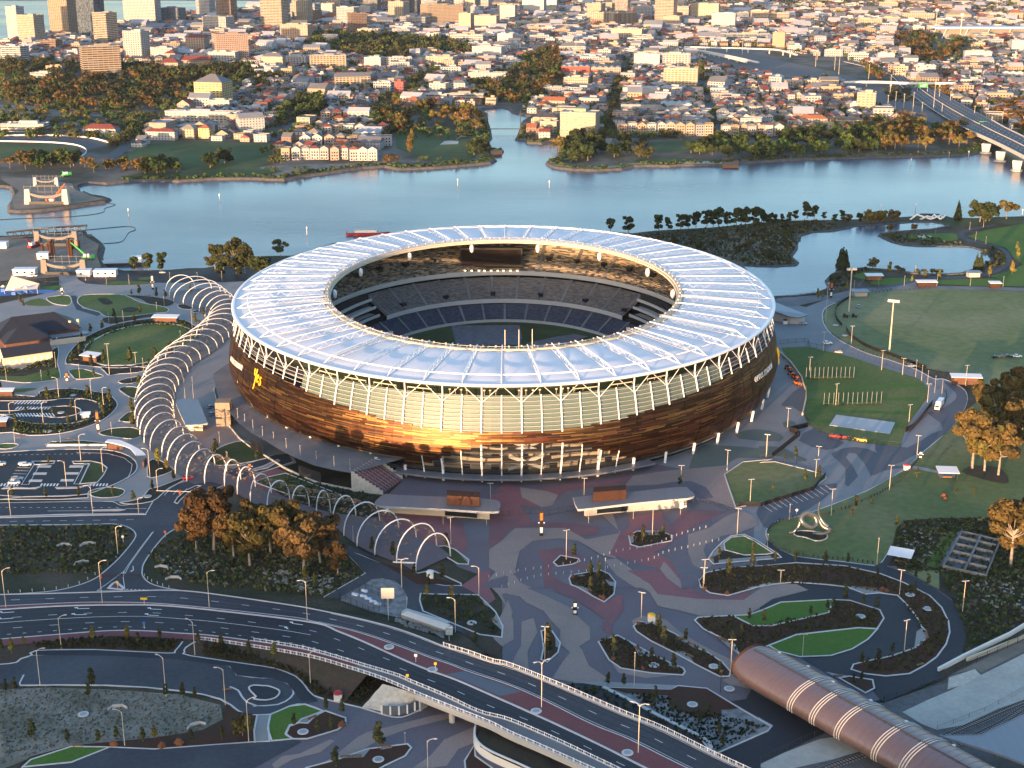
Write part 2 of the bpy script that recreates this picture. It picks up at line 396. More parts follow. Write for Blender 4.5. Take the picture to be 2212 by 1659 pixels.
# ---- left bank: construction ground, promenade paving
sheet('construction_ground','e:-200,430 60,410 300,395 690,365 720,410 830,470 810,560 850,660 700,740 500,745 300,760 0,780 -200,790','dirt',1)
sheet('promontory_ground','e:100,90 120,175 350,165 560,140 760,110 880,90 760,62 690,30 a:640,1600 600,1540 300,1500 120,1490 0,1500 160,1600','dirt',1)
sheet('road','e:640,735 1040,705 1430,695 1720,682 2000,690 2300,660 2300,760 2000,785 1900,792 1330,792 900,812 700,792','asphalt_dark',1,tag='riverside')
sheet('paving','e:495,735 640,735 660,770 720,800 900,815 1330,795 1480,795 1900,790 2100,780 D:560,625 555,780 600,900 640,1000 622,1005 600,1010 520,1040 430,1052 345,1078 300,1088 240,1082 0,1078 -120,1080 -120,640 e:0,970 300,905 500,850','concrete',1,tag='leftpave')
sheet('lawn','e:0,815 100,808 100,850 0,855','lawn_bright',2);sheet('lawn','e:310,835 400,822 510,815 512,835 460,855 330,865','lawn_bright',2)
sheet('playground_surface','e:0,860 100,850 250,850 470,860 400,880 200,890 0,905','blue_paint',2,sm=3)
sheet('lawn','e:710,1390 720,1330 800,1270 950,1200 1150,1152 1350,1136 1500,1150 1600,1190 1640,1240 1600,1300 1450,1370 1350,1420 1200,1470 1000,1490 850,1480 740,1430','lawn',3,sm=4,kerb=1,kw=1.0)
sheet('garden_bed','e:555,1475 560,1415 620,1335 690,1270 800,1210 950,1150 1150,1110 1330,1095 1550,1110 1660,1180 1690,1260 1600,1330 1400,1440 1250,1490 1000,1510 800,1500 600,1478','bed_dark',2,sm=3,kerb=1)
sheet('lawn','e:700,1300 800,1240 930,1180 960,1195 800,1270 720,1330 705,1370','lawn',2.6)
sheet('lawn','e:650,950 700,900 900,890 1050,900 1180,960 1390,1000 1405,1040 1300,1050 1100,1075 900,1080 830,1040 700,1000','lawn',2,sm=3,kerb=1)
sheet('garden_bed','e:1040,900 1200,905 1390,930 1460,960 1390,992 1250,970 1180,930','bed_dark',3,sm=3)
sheet('garden_bed','e:820,930 890,925 950,965 880,978','bed_dark',3,sm=4);sheet('garden_bed','e:1015,1020 1090,1000 1165,1015 1120,1040 1040,1038','bed_dark',3,sm=4)
sheet('lawn','e:390,925 480,905 580,905 600,960 560,985 450,970','lawn',2,sm=3,kerb=1);sheet('lawn','e:210,960 330,925 450,985 240,985','lawn',2,sm=2)
sheet('path','e:590,905 640,902 690,1010 860,1050 820,1075 640,1020','asphalt',1.6)
sheet('lawn','e:870,800 1000,780 1200,785 1280,800 1150,810 900,815','lawn',2,sm=3);sheet('lawn','e:1160,755 1250,745 1270,765 1180,772','lawn',2,sm=3)
sheet('garden_bed','e:860,1105 930,1140 1200,1088 1310,1072 1290,1045 1100,1080 900,1085','bed_dark',2.3,sm=2)
sheet('garden_bed','e:-100,1500 180,1520 330,1430 490,1330 480,1470 510,1590 400,1620 200,1635 0,1612 -100,1600','bed_dark',2,sm=2,kerb=1)
sheet('lawn','e:-100,1570 200,1580 460,1510 505,1590 400,1618 200,1632 0,1610 -100,1600','lawn',3,sm=2)
sheet('lawn','e:580,1530 700,1520 830,1560 870,1578 820,1592 650,1605 610,1580','lawn',2,sm=3,kerb=1)
sheet('garden_bed','e:850,1500 1000,1485 1170,1500 1240,1520 1150,1550 1000,1560 920,1575 880,1540','bed_dark',2.4,sm=2,kerb=1)
sheet('garden_bed','e:1000,1620 1100,1590 1250,1575 1220,1610 1100,1640 1020,1640','bed_dark',2.4,sm=3,kerb=1)
sheet('garden_bed','e:1490,985 1540,975 1620,1000 1600,1018 1520,1012','bed_dark',2.4,sm=3,kerb=1);sheet('garden_bed','e:1615,1035 1700,1018 1720,1030 1640,1045','bed_dark',2.4,sm=3,kerb=1)
sheet('lawn','i:840,470 930,440 1100,430 1190,460 1200,490 1120,525 950,510 850,490','lawn_dark',3,sm=3,kerb=1)
sheet('lawn','i:1000,105 1040,90 1150,95 1170,150 1150,185 1090,175 1020,130','lawn_dark',3,sm=3,kerb=1)
sheet('lawn','i:1000,370 1040,330 1090,300 1130,310 1150,370 1100,385 1030,380','lawn_dark',3,sm=3,kerb=1)
sheet('lawn','i:0,570 120,565 155,580 100,605 0,610','lawn',3,sm=2,kerb=1);sheet('lawn','i:0,115 250,100 310,105 200,130 0,135','lawn',3,sm=2)
sheet('lawn','i:1720,725 1800,630 1900,575 2050,540 2130,590 2212,660 2230,690 1950,745 1740,745','lawn_dark',3,sm=2,kerb=1)
sheet('path','i:1490,470 1700,420 1930,440 2080,520 1900,560 1790,610 1700,700 1560,720 1500,640','pave_tan',1.5)
sheet('garden_bed','i:1250,715 1330,700 1450,770 1440,800 1320,845 1240,840','bed_dark',3,sm=2,kerb=1)
sheet('garden_bed','i:-150,160 290,170 330,130 450,108 600,103 750,122 900,148 970,200 985,250 940,310 850,375 700,435 500,482 250,497 100,470 -150,450','bed_dark',2,sm=2,kerb=1)
sheet('road','i:-150,210 0,207 390,205 500,190 650,186 780,205 850,242 850,290 780,342 650,387 500,402 300,397 150,372 70,337 0,320 -150,320','asphalt_dark',3,sm=2,kerb=1)
sheet('traffic_island','i:-150,295 110,290 250,275 400,260 550,250 640,260 680,285 660,312 580,335 480,347 350,335 150,322 -150,318','bed_dark',4,sm=2,kerb=1)
b=MB()
for k in range(9):x=150+k*27;b.poly(gp('i:%d,%d %d,%d %d,%d %d,%d'%(x,212,x+12,212,x-22,240,x-34,240)),LV*4.2)
for k in range(11):x=150+k*27;b.poly(gp('i:%d,%d %d,%d %d,%d %d,%d'%(x,262,x+12,262,x-14,285,x-26,285)),LV*4.2)
for k in range(13):x=120+k*26;b.poly(gp('i:%d,%d %d,%d %d,%d %d,%d'%(x,316,x+12,316,x+34,345,x+22,345)),LV*4.2)
struct(b.build('road_marking',M['white_line']))
sheet('road','i:-150,650 0,640 300,622 600,613 900,620 1050,655 1130,705 1152,760 1120,820 1000,890 900,930 750,985 560,1003 200,1012 -150,1015','asphalt_dark',3,sm=3,kerb=1)
sheet('traffic_island','i:610,715 760,712 850,730 900,770 870,830 820,890 670,905 750,735 620,735','lawn_dark',4,kerb=1)
sheet('traffic_island','i:270,715 460,712 450,735 290,742','bed_dark',4,kerb=1);sheet('traffic_island','i:20,945 300,945 340,930 250,940 50,930','concrete',4,kerb=1)
sheet('traffic_island','i:-60,720 40,718 30,745 -60,750','bed_dark',4,kerb=1);sheet('traffic_island','i:470,935 650,932 800,900 660,940 480,945','concrete',4,kerb=1)
b=MB()
for k in range(3):b.poly(gp('i:%d,%d %d,%d %d,%d %d,%d'%(320-k*35,755+k*60,435-k*38,755+k*60,425-k*38,775+k*60,308-k*35,775+k*60)),LV*4.2)
for k in range(3):b.poly(gp('i:%d,%d %d,%d %d,%d %d,%d'%(590-k*37,755+k*58,705-k*40,755+k*58,695-k*40,775+k*58,578-k*37,775+k*58)),LV*4.2)
struct(b.build('parking_bay',M['canvas']));b=MB()
for q in('i:285,745 335,745 240,910 180,910','i:705,745 755,735 665,905 620,905'):
 P=gp(q,LV*4.2);b.bar(P,.25,0,.02,0,True)
for k in range(6):b.bar(gp('i:%d,%d %d,%d'%(255-k*16,770+k*26,145-k*18,765+k*26),LV*4.2),.2,0,.02)
for base in(0,335,750):
 for k in range(6):x=base+k*27;b.poly(gp('i:%d,%d %d,%d %d,%d %d,%d'%(x+12,908,x+26,908,x+14,930,x,930)),LV*4.2)
for k in range(16):x=20+k*48;b.bar(gp('i:%d,%d %d,%d'%(x,663-k*.8,x+18,662-k*.8),LV*4.2),.2,0,.02)
b.bar(gp('i:640,640 900,648 1040,685 1110,740 1100,800 1070,860',LV*4.2),.2,0,.02)
struct(b.build('road_marking',M['white_line']))
sheet('garden_bed','i:385,575 430,550 700,540 885,560 890,575 600,585 400,592','lawn_dark',3,kerb=1)
sheet('lawn','i:750,965 900,932 1020,945 1048,970 1000,1010 850,1022 760,1000','lawn_dark',3,sm=2,kerb=1)
sheet('lawn','i:-150,990 200,1015 560,1008 740,990 740,1020 500,1035 0,1035 -150,1035','bed_dark',2.6,kerb=1)
sheet('garden_bed','i:1250,950 1330,930 1500,865 1555,848 1535,880 1420,940 1350,1000 1280,1050 1120,1075 1010,1062 1180,1030','bed_dark',3,sm=2,kerb=1)
sheet('road','i:-200,1068 0,1065 850,1052 960,1060 1010,1085 1100,1076 1340,996 1500,902 1700,842 2000,762 2300,662 2420,650 2460,720 2250,790 1950,890 1750,980 1660,1062 1560,1180 1500,1262 1390,1335 1290,1450 1210,1570 1195,1659 m:1200,50 1260,110 1400,152 1600,182 2000,220 2212,245 2212,300 0,300 0,210 200,196 450,175 650,130 800,70 900,0 i:1000,1530 1120,1385 1138,1322 1080,1272 960,1242 700,1246 0,1252 -200,1254','asphalt',2,tag='junction')
def kerbline(s,z=.1,w=.5,h=.14,name='kerb',m='kerb',sm=3):
 P=gp(s,z)if isinstance(s,str)else s
 if sm:P=catmull(P,False,sm)
 b=MB();b.bar(P,w,-.06,h);struct(b.build(name,M[m]));return P
kerbline('i:-200,1068 0,1065 850,1052 960,1060 1010,1085 1100,1076 1340,996 1500,902 1700,842 2000,762 2300,662')
kerbline('i:-200,1254 0,1252 700,1246 960,1242 1080,1272 1138,1322 1120,1385 1000,1530 m:890,0 800,70 650,130 450,175 200,196 0,210 -200,222')
kerbline('i:1660,1062 1560,1180 1500,1262 1390,1335 1290,1450 1210,1570 m:1195,0 1200,50 1260,110 1400,152 1600,182')
kerbline('i:2460,720 2250,790 1950,890 1750,980 1660,1062')
sheet('traffic_island','i:-200,1185 0,1178 550,1160 1200,1155 1220,1162 800,1168 0,1190 -200,1196','concrete',3,kerb=1)
sheet('traffic_island','i:785,1125 1000,1118 1045,1122 1000,1130 790,1132','concrete',3,kerb=1)
sheet('traffic_island','i:1465,1060 1490,1020 1560,960 1650,918 1690,920 1600,965 1520,1035 1490,1070','bed_dark',3,kerb=1)
sheet('traffic_island','i:2090,790 2212,755 2330,700 2350,710 2250,770 2100,800','concrete',3,kerb=1)
sheet('traffic_island','m:912,150 950,110 975,98 1040,150 1025,162','brick_red',3,kerb=1,kw=.9)
b=MB();zz=LV*3
for k in range(18):x=-150+k*66;b.bar(gp('i:%d,1103 %d,1103'%(x,x+24),zz),.18,0,.02)
for k in range(9):x=-60+k*140;b.bar(gp('i:%d,%d %d,%d'%(x,1222-k*2,x+62,1221-k*2),zz),.18,0,.02)
b.bar(gp('i:400,1132 780,1130',zz),.18,0,.02);b.bar(gp('i:1050,1112 1230,1112',zz),.18,0,.02)
for k in range(11):b.bar(gp('i:%f,%f %f,%f'%(1222+k*6.3,1160-k*11,1226+k*6.3,1154-k*11),zz),.5,0,.02)
b.bar(gp('i:1290,1305 1190,1440 1090,1580 1050,1659',zz),.2,0,.02);b.bar(gp('i:1280,1310 1180,1440 1080,1580 1030,1659',zz),.2,0,.02)
b.bar(gp('m:1050,0 910,105 815,172 1050,172 1035,60 1045,0',zz),.2,0,.02)
for k in range(12):x=1060+k*34;b.bar(gp('m:%d,%f %d,%f'%(x,160+k*1.1,x+18,160+k*1.1),zz),.4,0,.02)
for k in range(5):x=1480+k*3;
for k in range(3):b.bar(gp('i:%d,%d %d,%d'%(1380+k*75,1000-k*6,1420+k*75,958-k*6),zz),.25,0,.02)
struct(b.build('road_marking',M['white_line']))
# ---- plaza and stadium apron
sheet('plaza','D:810,1095 868,1040 900,960 1090,940 1300,940 1500,900 1570,985 1565,1040 1590,1095 1660,1130 1700,1200 2000,1230 2120,1350 2080,1420 1950,1500 1700,1560 1620,1659 1500,1760 300,1780 200,1700 300,1659 310,1640 560,1608 600,1560 640,1510 700,1500 880,1550 960,1490 1085,1430 1085,1300 1075,1255 990,1225 960,1195 900,1160 820,1125','pave_slate',1,tag='plaza')
for m_,s in[('pave_red','k:0,1150 30,1000 0,940 120,900 50,900 130,830 300,870 860,830 1340,740 1330,800 880,860 600,900 450,1030 240,1010 330,1140 600,1150 860,1180 860,1240 700,1260 550,1190 300,1180 160,1200 100,1290 0,1340'),
('pave_tan','k:240,870 450,900 540,930 500,1010 420,1030 260,950'),('pave_tan','k:1130,780 1400,740 1850,700 1960,1050 1700,960 1600,880 1440,830 1320,850 1060,860'),
('pave_slate','k:1425,830 1580,820 1700,870 1760,950 1700,960 1600,900 1430,870'),('pave_slate','k:1760,1010 1880,1060 1830,1130 1640,1160 1500,1250 1340,1390 1300,1420 1000,1430 850,1400 750,1330 560,1285 300,1290 260,1350 210,1540 0,1600 -60,1659 1280,1659 1600,1659 1660,1600 1650,1560'),
('pave_red','k:1430,1190 1500,1060 1640,1050 1880,1060 1640,1160 1560,1200'),('pave_tan','k:0,1360 100,1290 200,1190 600,1190 760,1280 1020,1230 950,1000 880,1080 950,1150 1030,1220 960,1370 1000,1430 880,1400 700,1290 560,1270 340,1290 240,1370 210,1500 180,1590 340,1659 220,1659 150,1570 60,1540 0,1500'),
('pave_red','k:380,1370 560,1340 720,1400 730,1460 860,1560 700,1500 520,1480 480,1530 560,1659 430,1659 420,1460'),('pave_red','k:945,1400 1020,1240 1100,1180 1100,1100 1250,1080 1360,1060 1360,1110 1440,1190 1560,1200 1400,1330 1290,1380 1430,1450 1500,1580 1470,1659 1400,1659 1330,1510 1200,1470'),
('pave_tan','k:900,1440 1000,1430 1100,1500 1250,1640 1280,1659 1150,1659 1000,1560'),('pave_tan','k:1340,1510 1370,1455 1400,1480 1500,1600 1510,1659 1480,1659 1400,1590'),
('pave_tan','k:1560,1240 1720,1190 1870,1090 1980,1050 2100,1110 2100,1170 1960,1230 1830,1250 1700,1320 1680,1360 1710,1440 1750,1480 1690,1530 1600,1480 1560,1380'),
('pave_tan','o:0,60 60,40 120,130 330,220 520,310 580,380 690,480 690,580 600,640 530,590 610,490 540,360 420,310 440,460 540,590 620,660 680,800 830,900 800,940 640,950 370,910 460,770 520,690 440,620 440,500 360,420 300,340 150,270 100,220 0,200'),
('pave_tan','o:115,430 215,400 250,520 165,680 175,830 30,780 110,630'),('pave_tan','o:0,250 40,350 0,480 50,580 -80,660 -150,500 -60,380'),
('pave_red','o:300,0 480,110 700,180 800,270 960,200 970,330 880,450 860,540 780,480 820,420 700,330 560,240 400,180'),('pave_red','o:1000,0 1250,0 1480,170 1520,140 1640,200 1820,215 2050,170 2000,250 1600,240 1260,200 1200,110'),
('pave_tan','o:900,0 1020,20 1190,110 1260,200 1600,240 1980,250 2150,130 2300,100 2300,200 2100,300 2040,370 1650,390 1450,340 1260,300 1190,180 1000,90'),('pave_tan','o:1040,420 1130,380 1330,415 1450,520 1600,610 1750,690 1900,760 1960,860 1880,890 1780,895 1600,800 1400,690 1200,600 1080,520'),
('pave_tan','o:850,750 950,820 1200,860 1400,880 1160,905 930,860'),('pave_tan','o:1800,920 1990,855 2080,900 2060,1000 1860,960'),
('pave_tan','n:700,1540 870,1400 950,1360 1500,1220 1700,1190 1650,1240 1300,1330 1050,1420 900,1520 720,1560'),('pave_tan','n:150,1630 240,1560 380,1540 640,1420 680,1430 560,1530 320,1590 200,1659 170,1659'),
('pave_tan','n:1330,1659 1480,1560 1600,1420 1860,1310 1870,1440 1720,1500 1620,1640 1500,1659'),('pave_tan','n:1950,100 2040,0 2212,0 2212,180 2080,200 2180,420 2180,580 2090,640 2080,480 2170,380 2050,200'),('pave_red','n:1740,130 1900,20 1990,0 1960,110 2030,240 1960,290 1890,210'),
('pave_red','D:440,1046 600,1012 700,1055 830,1098 880,1100 960,1110 1000,1130 1010,1180 990,1215 900,1165 810,1138 700,1118 560,1078')]:
 sheet('plaza',s,m_,2,sm=0)
sheet('path','n:1180,0 1480,112 1740,132 1890,212 1400,195 1300,100','asphalt',2.4)
sheet('paving','h:-100,900 120,940 380,1000 560,930 740,890 770,920 640,960 540,1010 518,1080 540,1160 620,1250 740,1320 900,1390 1100,1450 1300,1520 1450,1600 l:1540,25 1680,90 1732,160 1712,270 1600,440 1400,610 1200,790 900,960 600,1080 350,1170 130,1220 50,1290 60,1370 130,1440 -60,1430 k:2080,1100 2000,1080 1930,1040 1840,770 1700,680 1530,730 D:1400,1000 1500,800','pave_grey',1,tag='apron')
kerbline('h:740,920 640,960 540,1010 518,1080 540,1160 620,1250 740,1320 900,1390 1100,1450 1300,1520 1450,1600 l:1540,25 1680,90 1732,160 1712,270 1600,440 1400,610 1200,790 900,960 600,1080 350,1170 130,1220 50,1290 60,1370 130,1440 280,1510 500,1540 700,1560 950,1592 1020,1560 1065,1490',z=.05,w=.6)
sheet('path','l:60,1372 130,1442 280,1512 500,1542 700,1562 950,1594 1022,1562 1067,1492 1130,1500 1060,1600 p:1100,-20 1300,60 1450,140 1600,250 1690,370 1727,470 1722,580 1690,700 1600,790 1500,865 1540,900 1030,1110 940,1000 900,860 1100,880 1250,870 1380,800 1480,730 1560,620 1590,520 1580,430 1520,310 1420,210 1330,160 1200,100 1000,25 l:1000,1655 700,1592 300,1562 0,1592 k:2100,1470','asphalt_dark',3)
sheet('path','l:60,1372 130,1442 280,1512 340,1530 300,1562 0,1592 k:2120,1420','pave_tan',3.4)
for m_,s in[('pave_grey_dark','l:590,660 640,630 720,600 900,610 1130,740 940,825 850,955 710,910 712,770'),('pave_grey','l:715,680 800,650 925,835 870,950 640,1010 820,840'),('pave_grey_dark','l:960,560 1230,600 1440,480 1600,440 1470,560 1310,650 1130,740 1010,680'),
('pave_grey_dark','l:320,540 440,440 600,520 700,560 560,620'),('pave_green','l:0,470 100,480 110,530 50,545 0,540'),('pave_green','l:185,390 260,375 300,410 220,440'),('pave_green','l:-20,590 180,600 300,660 390,700 330,715 60,650'),
('pave_green','k:1960,440 2100,415 2280,450 2280,510 1960,490'),('pave_green','k:1640,560 1750,540 2212,575 2212,640 1960,640 1840,700 1660,750 1560,745'),('pave_grey_dark','l:170,240 380,60 370,300 260,250'),
('pave_grey_dark','l:1530,40 1680,95 1735,165 1712,275 1600,440 1530,500 1520,400 1400,310 1500,280 1560,250 1640,190 1630,130'),('pave_grey_dark','l:0,1060 540,910 640,930 340,1160 140,1215 60,1280 0,1220'),('pave_grey_dark','l:1100,780 930,820 960,830 1130,750 1200,770')]:
 sheet('paving',s,m_,1.7,sm=2)
sheet('lawn','h:740,925 770,920 900,885 1100,860 1500,846 2212,868 2600,905 2950,1000 3050,1180 2950,1400 2650,1600 2212,1690 l:1870,110 1850,0 h:1850,1570 1540,1540 1390,1515 1300,1500 1100,1445 900,1385 740,1315 620,1245 545,1160 522,1080 545,1015 640,965','lawn_pale',2,tag='oval')
sheet('path','h:560,900 740,860 900,835 1100,815 1300,770 1400,820 1800,825 2300,840 2300,868 1500,846 1100,860 900,885 740,925 640,962 560,930 300,990 100,990 100,920 300,905','concrete_dark',1.6)
sheet('path','h:800,835 860,770 870,780 840,830 1000,825 1200,790 1300,765 1500,745 1750,735 1960,690 2040,640 2060,560 1960,490 1720,440 1650,390 1720,345 1950,305 1960,315 1760,360 1710,395 1760,430 2030,500 2100,570 2095,640 1990,710 1780,755 1500,765 1300,790 1200,815 1000,840','asphalt',2.2,sm=2)
sheet('lawn','h:780,735 900,700 1010,705 1030,740 920,770 860,765','lawn_bright',2,sm=3);sheet('lawn','h:930,805 960,770 1100,755 1240,755 1260,780 1100,812','lawn_bright',2,sm=3)
sheet('lawn','h:1300,800 1500,770 1780,760 2212,760 2400,760 2400,830 1800,820','lawn_bright',1.8);sheet('lawn','h:1920,740 2100,690 2212,640 2400,600 2400,800 2212,800','lawn_bright',1.9)
sheet('lawn','h:1210,400 1320,385 1500,380 1640,385 1650,440 1500,440 1250,425','lawn_bright',3,sm=2);sheet('sand_patch','h:1310,400 1380,392 1440,408 1360,420','sand',4,sm=3)
sheet('lawn','h:1740,400 1900,350 2212,300 2400,300 2400,640 2212,650 2130,590 2060,500 1800,430','lawn_bright',1.8);sheet('lawn','h:1000,262 1300,265 1500,250 1900,262 2212,250 2212,300 1950,300 1600,325 1540,290 1250,275','lawn_dark',1.6)
sheet('wetland','h:-350,640 -300,330 0,300 200,290 480,285 630,345 350,400 290,480 240,570 290,630 0,640','wetland',1)
sheet('path','h:130,330 185,325 180,540 150,540','asphalt_far',1.5)
sheet('lawn','h:170,1340 390,1330 770,1420 1000,1500 1300,1590 l:1340,30 1410,100 1400,180 1220,430 1170,585 900,565 700,532 520,472 400,402 365,330 380,250 370,100 h:360,1640 250,1470','lawn',2.4,tag='practice')
b=MB()
for k in range(8):
 a=k/8;x0=400+a*60;y0=130+k*52
 if k%2==0:b.poly(gp('l:%d,%d %d,%d %d,%d %d,%d'%(400-k*2,110+k*42,1370-k*20,60+k*60,1370-k*20,88+k*60,400-k*2,132+k*42)),LV*2.7)
struct(b.build('mown_stripe',M['lawn_bright']))
sheet('lawn','k:1845,770 1990,672 2212,652 l:0,725 120,718 350,775 540,828 552,858 400,962 0,1060 k:1935,1032','lawn_olive',3,sm=0,kerb=1)
sheet('lawn','l:62,1370 52,1290 130,1222 350,1172 600,1082 900,962 1200,792 1400,612 1600,442 1712,290 1800,230 1870,130 2212,100 2400,100 2400,1180 2212,1190 1950,1190 1500,1190 1200,1212 1140,1280 1110,1402 1060,1492 980,1590 700,1552 300,1512 130,1442','lawn_olive',2,tag='biglawn')
b=MB()
for q in range(13):
 t=q/12;x,y=20+t*520,1085-t*170
 b.bar(gp('l:%f,%f %f,%f'%(x,y,x+75,y+52),LV*2.4),.15,0,.02)
struct(b.build('road_marking',M['white_line']))
sheet('garden_bed','l:1690,800 1800,750 2000,770 2080,860 2050,900 1850,860','dirt_brown',3,sm=3);sheet('path','l:1245,745 1400,770 1500,800 1490,815 1380,795 1240,765','concrete',3)
sheet('shelter_slab','l:1480,815 1610,805 1640,852 1505,856','concrete',3.3)
sheet('ground_cover_bed','l:1140,1285 1200,1218 1500,1195 2000,1195 2300,1130 2400,1700 p:2400,440 2212,460 1720,720 1690,690 1727,470 1600,240 1450,135 1300,50 1150,-10 l:1110,1500','bed_dark',1)
sheet('lawn','l:1380,1610 1540,1300 1665,1310 1520,1610','lawn',3);sheet('lawn','p:1200,0 1500,0 1500,160 1440,130 1300,50','lawn_pale',3)
sheet('lawn','k:1840,1310 1900,1262 2000,1252 2080,1292 2225,1385 2180,1395 2000,1402 1850,1362','lawn',4,sm=0,kerb=1)
sheet('garden_bed','k:1720,1430 1760,1370 1830,1300 1900,1250 2000,1240 2090,1282 2260,1390 2290,1420 2212,1432 1760,1472','bed_dark',3,kerb=1)
sheet('terrace_pad','k:1725,1425 1830,1305 1842,1360 1760,1420 1765,1465','concrete',4);sheet('terrace_pad','k:1800,1440 2212,1405 2212,1430 1800,1465','concrete',4)
sheet('garden_bed','k:1095,1250 1160,1215 1340,1215 1440,1250 1430,1290 1180,1340 1110,1320','mulch',3,kerb=1)
sheet('terrace_pad','k:1230,1215 1330,1215 1330,1245 1250,1245','concrete',4);sheet('terrace_pad','k:1100,1255 1130,1250 1135,1300 1112,1310','concrete',4)
sheet('garden_bed','k:505,1460 560,1405 700,1430 712,1450 650,1475 540,1490','mulch',3,kerb=1)
sheet('garden_bed','o:515,70 530,40 780,0 850,30 905,100 890,200 810,265 720,220 600,150 530,120','mulch',3,kerb=1)
sheet('terrace_pad','o:530,120 640,135 680,160 710,215 600,150','concrete',4);sheet('terrace_pad','o:815,75 900,100 885,160 840,110','concrete',4);sheet('terrace_pad','o:570,45 650,30 650,45 580,60','concrete',4)
sheet('garden_bed','k:1645,1605 1700,1540 1900,1500 2212,1482 l:0,1592 300,1567 700,1592 1000,1657 p:1200,102 1330,167 1420,212 1520,312 1578,430 1588,520 1558,620 1478,728 1380,798 1250,868 1050,888 880,868 760,832 780,790 900,760 1100,720 1300,650 1400,570 1390,510 1350,470 1330,420 1250,310 1150,210 1000,190 880,200 730,140 560,120 300,100 150,110 0,140 o:2212,100 2100,140 1850,212 1700,190 1620,140 1600,70','mulch',4,kerb=1)
sheet('path','p:0,330 -20,300 150,115 300,104 680,140 880,202 1000,192 1150,212 1330,422 1350,482 1310,522 1300,642 1100,712 780,792 765,835 940,900 955,990 870,1030 500,830 330,730 580,716 770,660 950,530 1030,400 1000,330 750,252 600,242','asphalt_dark',3.4)
sheet('path','p:-60,300 150,115 300,115 400,165 100,240 -50,340','pave_tan',3.8)
sheet('terrace_pad','p:690,140 780,130 920,150 1050,190 920,202 880,195','concrete',4.6);sheet('terrace_pad','p:1310,512 1365,480 1385,530 1410,560 1290,652','concrete',4.6);sheet('terrace_pad','p:540,850 640,870 760,890 640,905','concrete',4.6)
sheet('terrace_pad','o:2000,150 p:30,110 120,105 150,120 0,140 o:2080,150','concrete',5)
sheet('garden_bed','o:1570,420 1600,395 1880,380 2060,466 p:0,467 90,467 570,357 615,247 750,253 1000,332 1035,402 980,490 820,482 300,540 70,630 0,660 o:1980,745 1950,720 1900,620 1780,560 1640,490','mulch',4,kerb=1)
sheet('lawn','o:1890,380 2020,375 p:0,340 170,268 612,245 570,355 90,465 0,465 o:2060,465','lawn_bright',5,kerb=1)
sheet('lawn','p:70,632 300,542 820,484 980,494 900,580 770,660 590,716 330,726 150,680','lawn_bright',5,kerb=1)
sheet('garden_bed','p:660,905 740,890 940,920 955,990 880,1030','mulch',4.4,kerb=1)
sheet('terrace_pad','o:1690,500 1780,560 1900,620 1950,720 1850,640','concrete',5)
sheet('garden_bed','o:280,510 330,498 370,510 440,610 420,690 330,770 280,750 300,650','mulch',3,kerb=1);sheet('terrace_pad','o:375,515 440,610 425,650 400,640 400,580','concrete',4)
sheet('garden_bed','o:760,600 920,545 1060,620 1220,710 1370,780 1470,820 1490,850 1470,880 1200,862 950,822 850,752','mulch',3,kerb=1);sheet('terrace_pad','o:1010,595 1200,700 1210,730 1100,715 1060,640','concrete',4);sheet('terrace_pad','o:1350,775 1450,815 1430,820 1350,800','concrete',4)
sheet('garden_bed','o:1055,470 1100,430 1210,440 1400,530 1560,640 1680,690 1800,770 1870,850 1860,890 1780,892 1600,802 1400,692 1200,592 1080,512','mulch',3,kerb=1);sheet('terrace_pad','o:1400,685 1480,680 1540,740 1570,785','concrete',4);sheet('terrace_pad','o:1400,530 1560,640 1640,680 1560,650 1440,580','concrete',4);sheet('terrace_pad','o:1130,425 1215,440 1160,452','concrete',4)
sheet('garden_bed','o:820,982 1370,1002 1430,970 1670,992 1950,1160 2212,1312 2180,1350 1750,1540 1690,1500 1600,1390 1300,1240 1000,1080','gravel',3,kerb=1)
sheet('garden_bed','o:830,985 1370,1002 1430,972 1670,994 1940,1160 1790,1170 1800,1220 1640,1240 1430,1180 1350,1120 1340,1050 1000,1030','mulch',4)
sheet('retaining_step','o:430,935 640,940 800,935 1420,965 1372,1000 840,980 650,950','concrete',4)
sheet('embankment_bed','o:460,960 640,950 800,985 1000,1082 1300,1242 1600,1392 1690,1452 1690,1500 1600,1500 1300,1340 900,1150','asphalt_dark',2)
kerbline('o:800,985 1000,1082 1300,1242 1600,1392 1690,1452 1700,1500 1640,1510',z=.15,w=1.2,h=.4)
sheet('road','o:1690,1560 1750,1545 2190,1355 2230,1300 1870,1100 2000,1080 2100,900 p:0,900 600,1300 560,1350 0,1620 0,1700 o:1900,1800','asphalt_dark',2.6,tag='stationroad')
b=MB()
for q in('p:-100,1130 0,1250 330,1430','p:0,1600 120,1540'):b.bar(gp(q,.16),.2,0,.02)
b.bar(gp('p:165,1400 235,1375 270,1395 205,1425',.16),.3,0,.02,0,True);struct(b.build('road_marking',M['white_line']))
sheet('garden_bed','o:2090,1340 2160,1310 2200,1325 2110,1370','concrete',4)
sheet('path','m:-150,1720 190,1659 600,1612 930,1485 1300,1502 1800,1470 2140,1442 2212,1440 n:0,1440 330,1418 400,1440 0,1660 m:2000,1800 0,1800','asphalt',2)
sheet('embankment_bed','m:-150,620 0,640 300,612 800,562 1200,560 1540,585 1700,600 2212,652 n:300,690 700,800 1100,935 1080,960 905,1155 680,1100 500,1050 430,970 350,890 200,830 0,800 m:1930,800 1500,745 900,712 280,712 140,775 -150,795','dirt_brown',1)
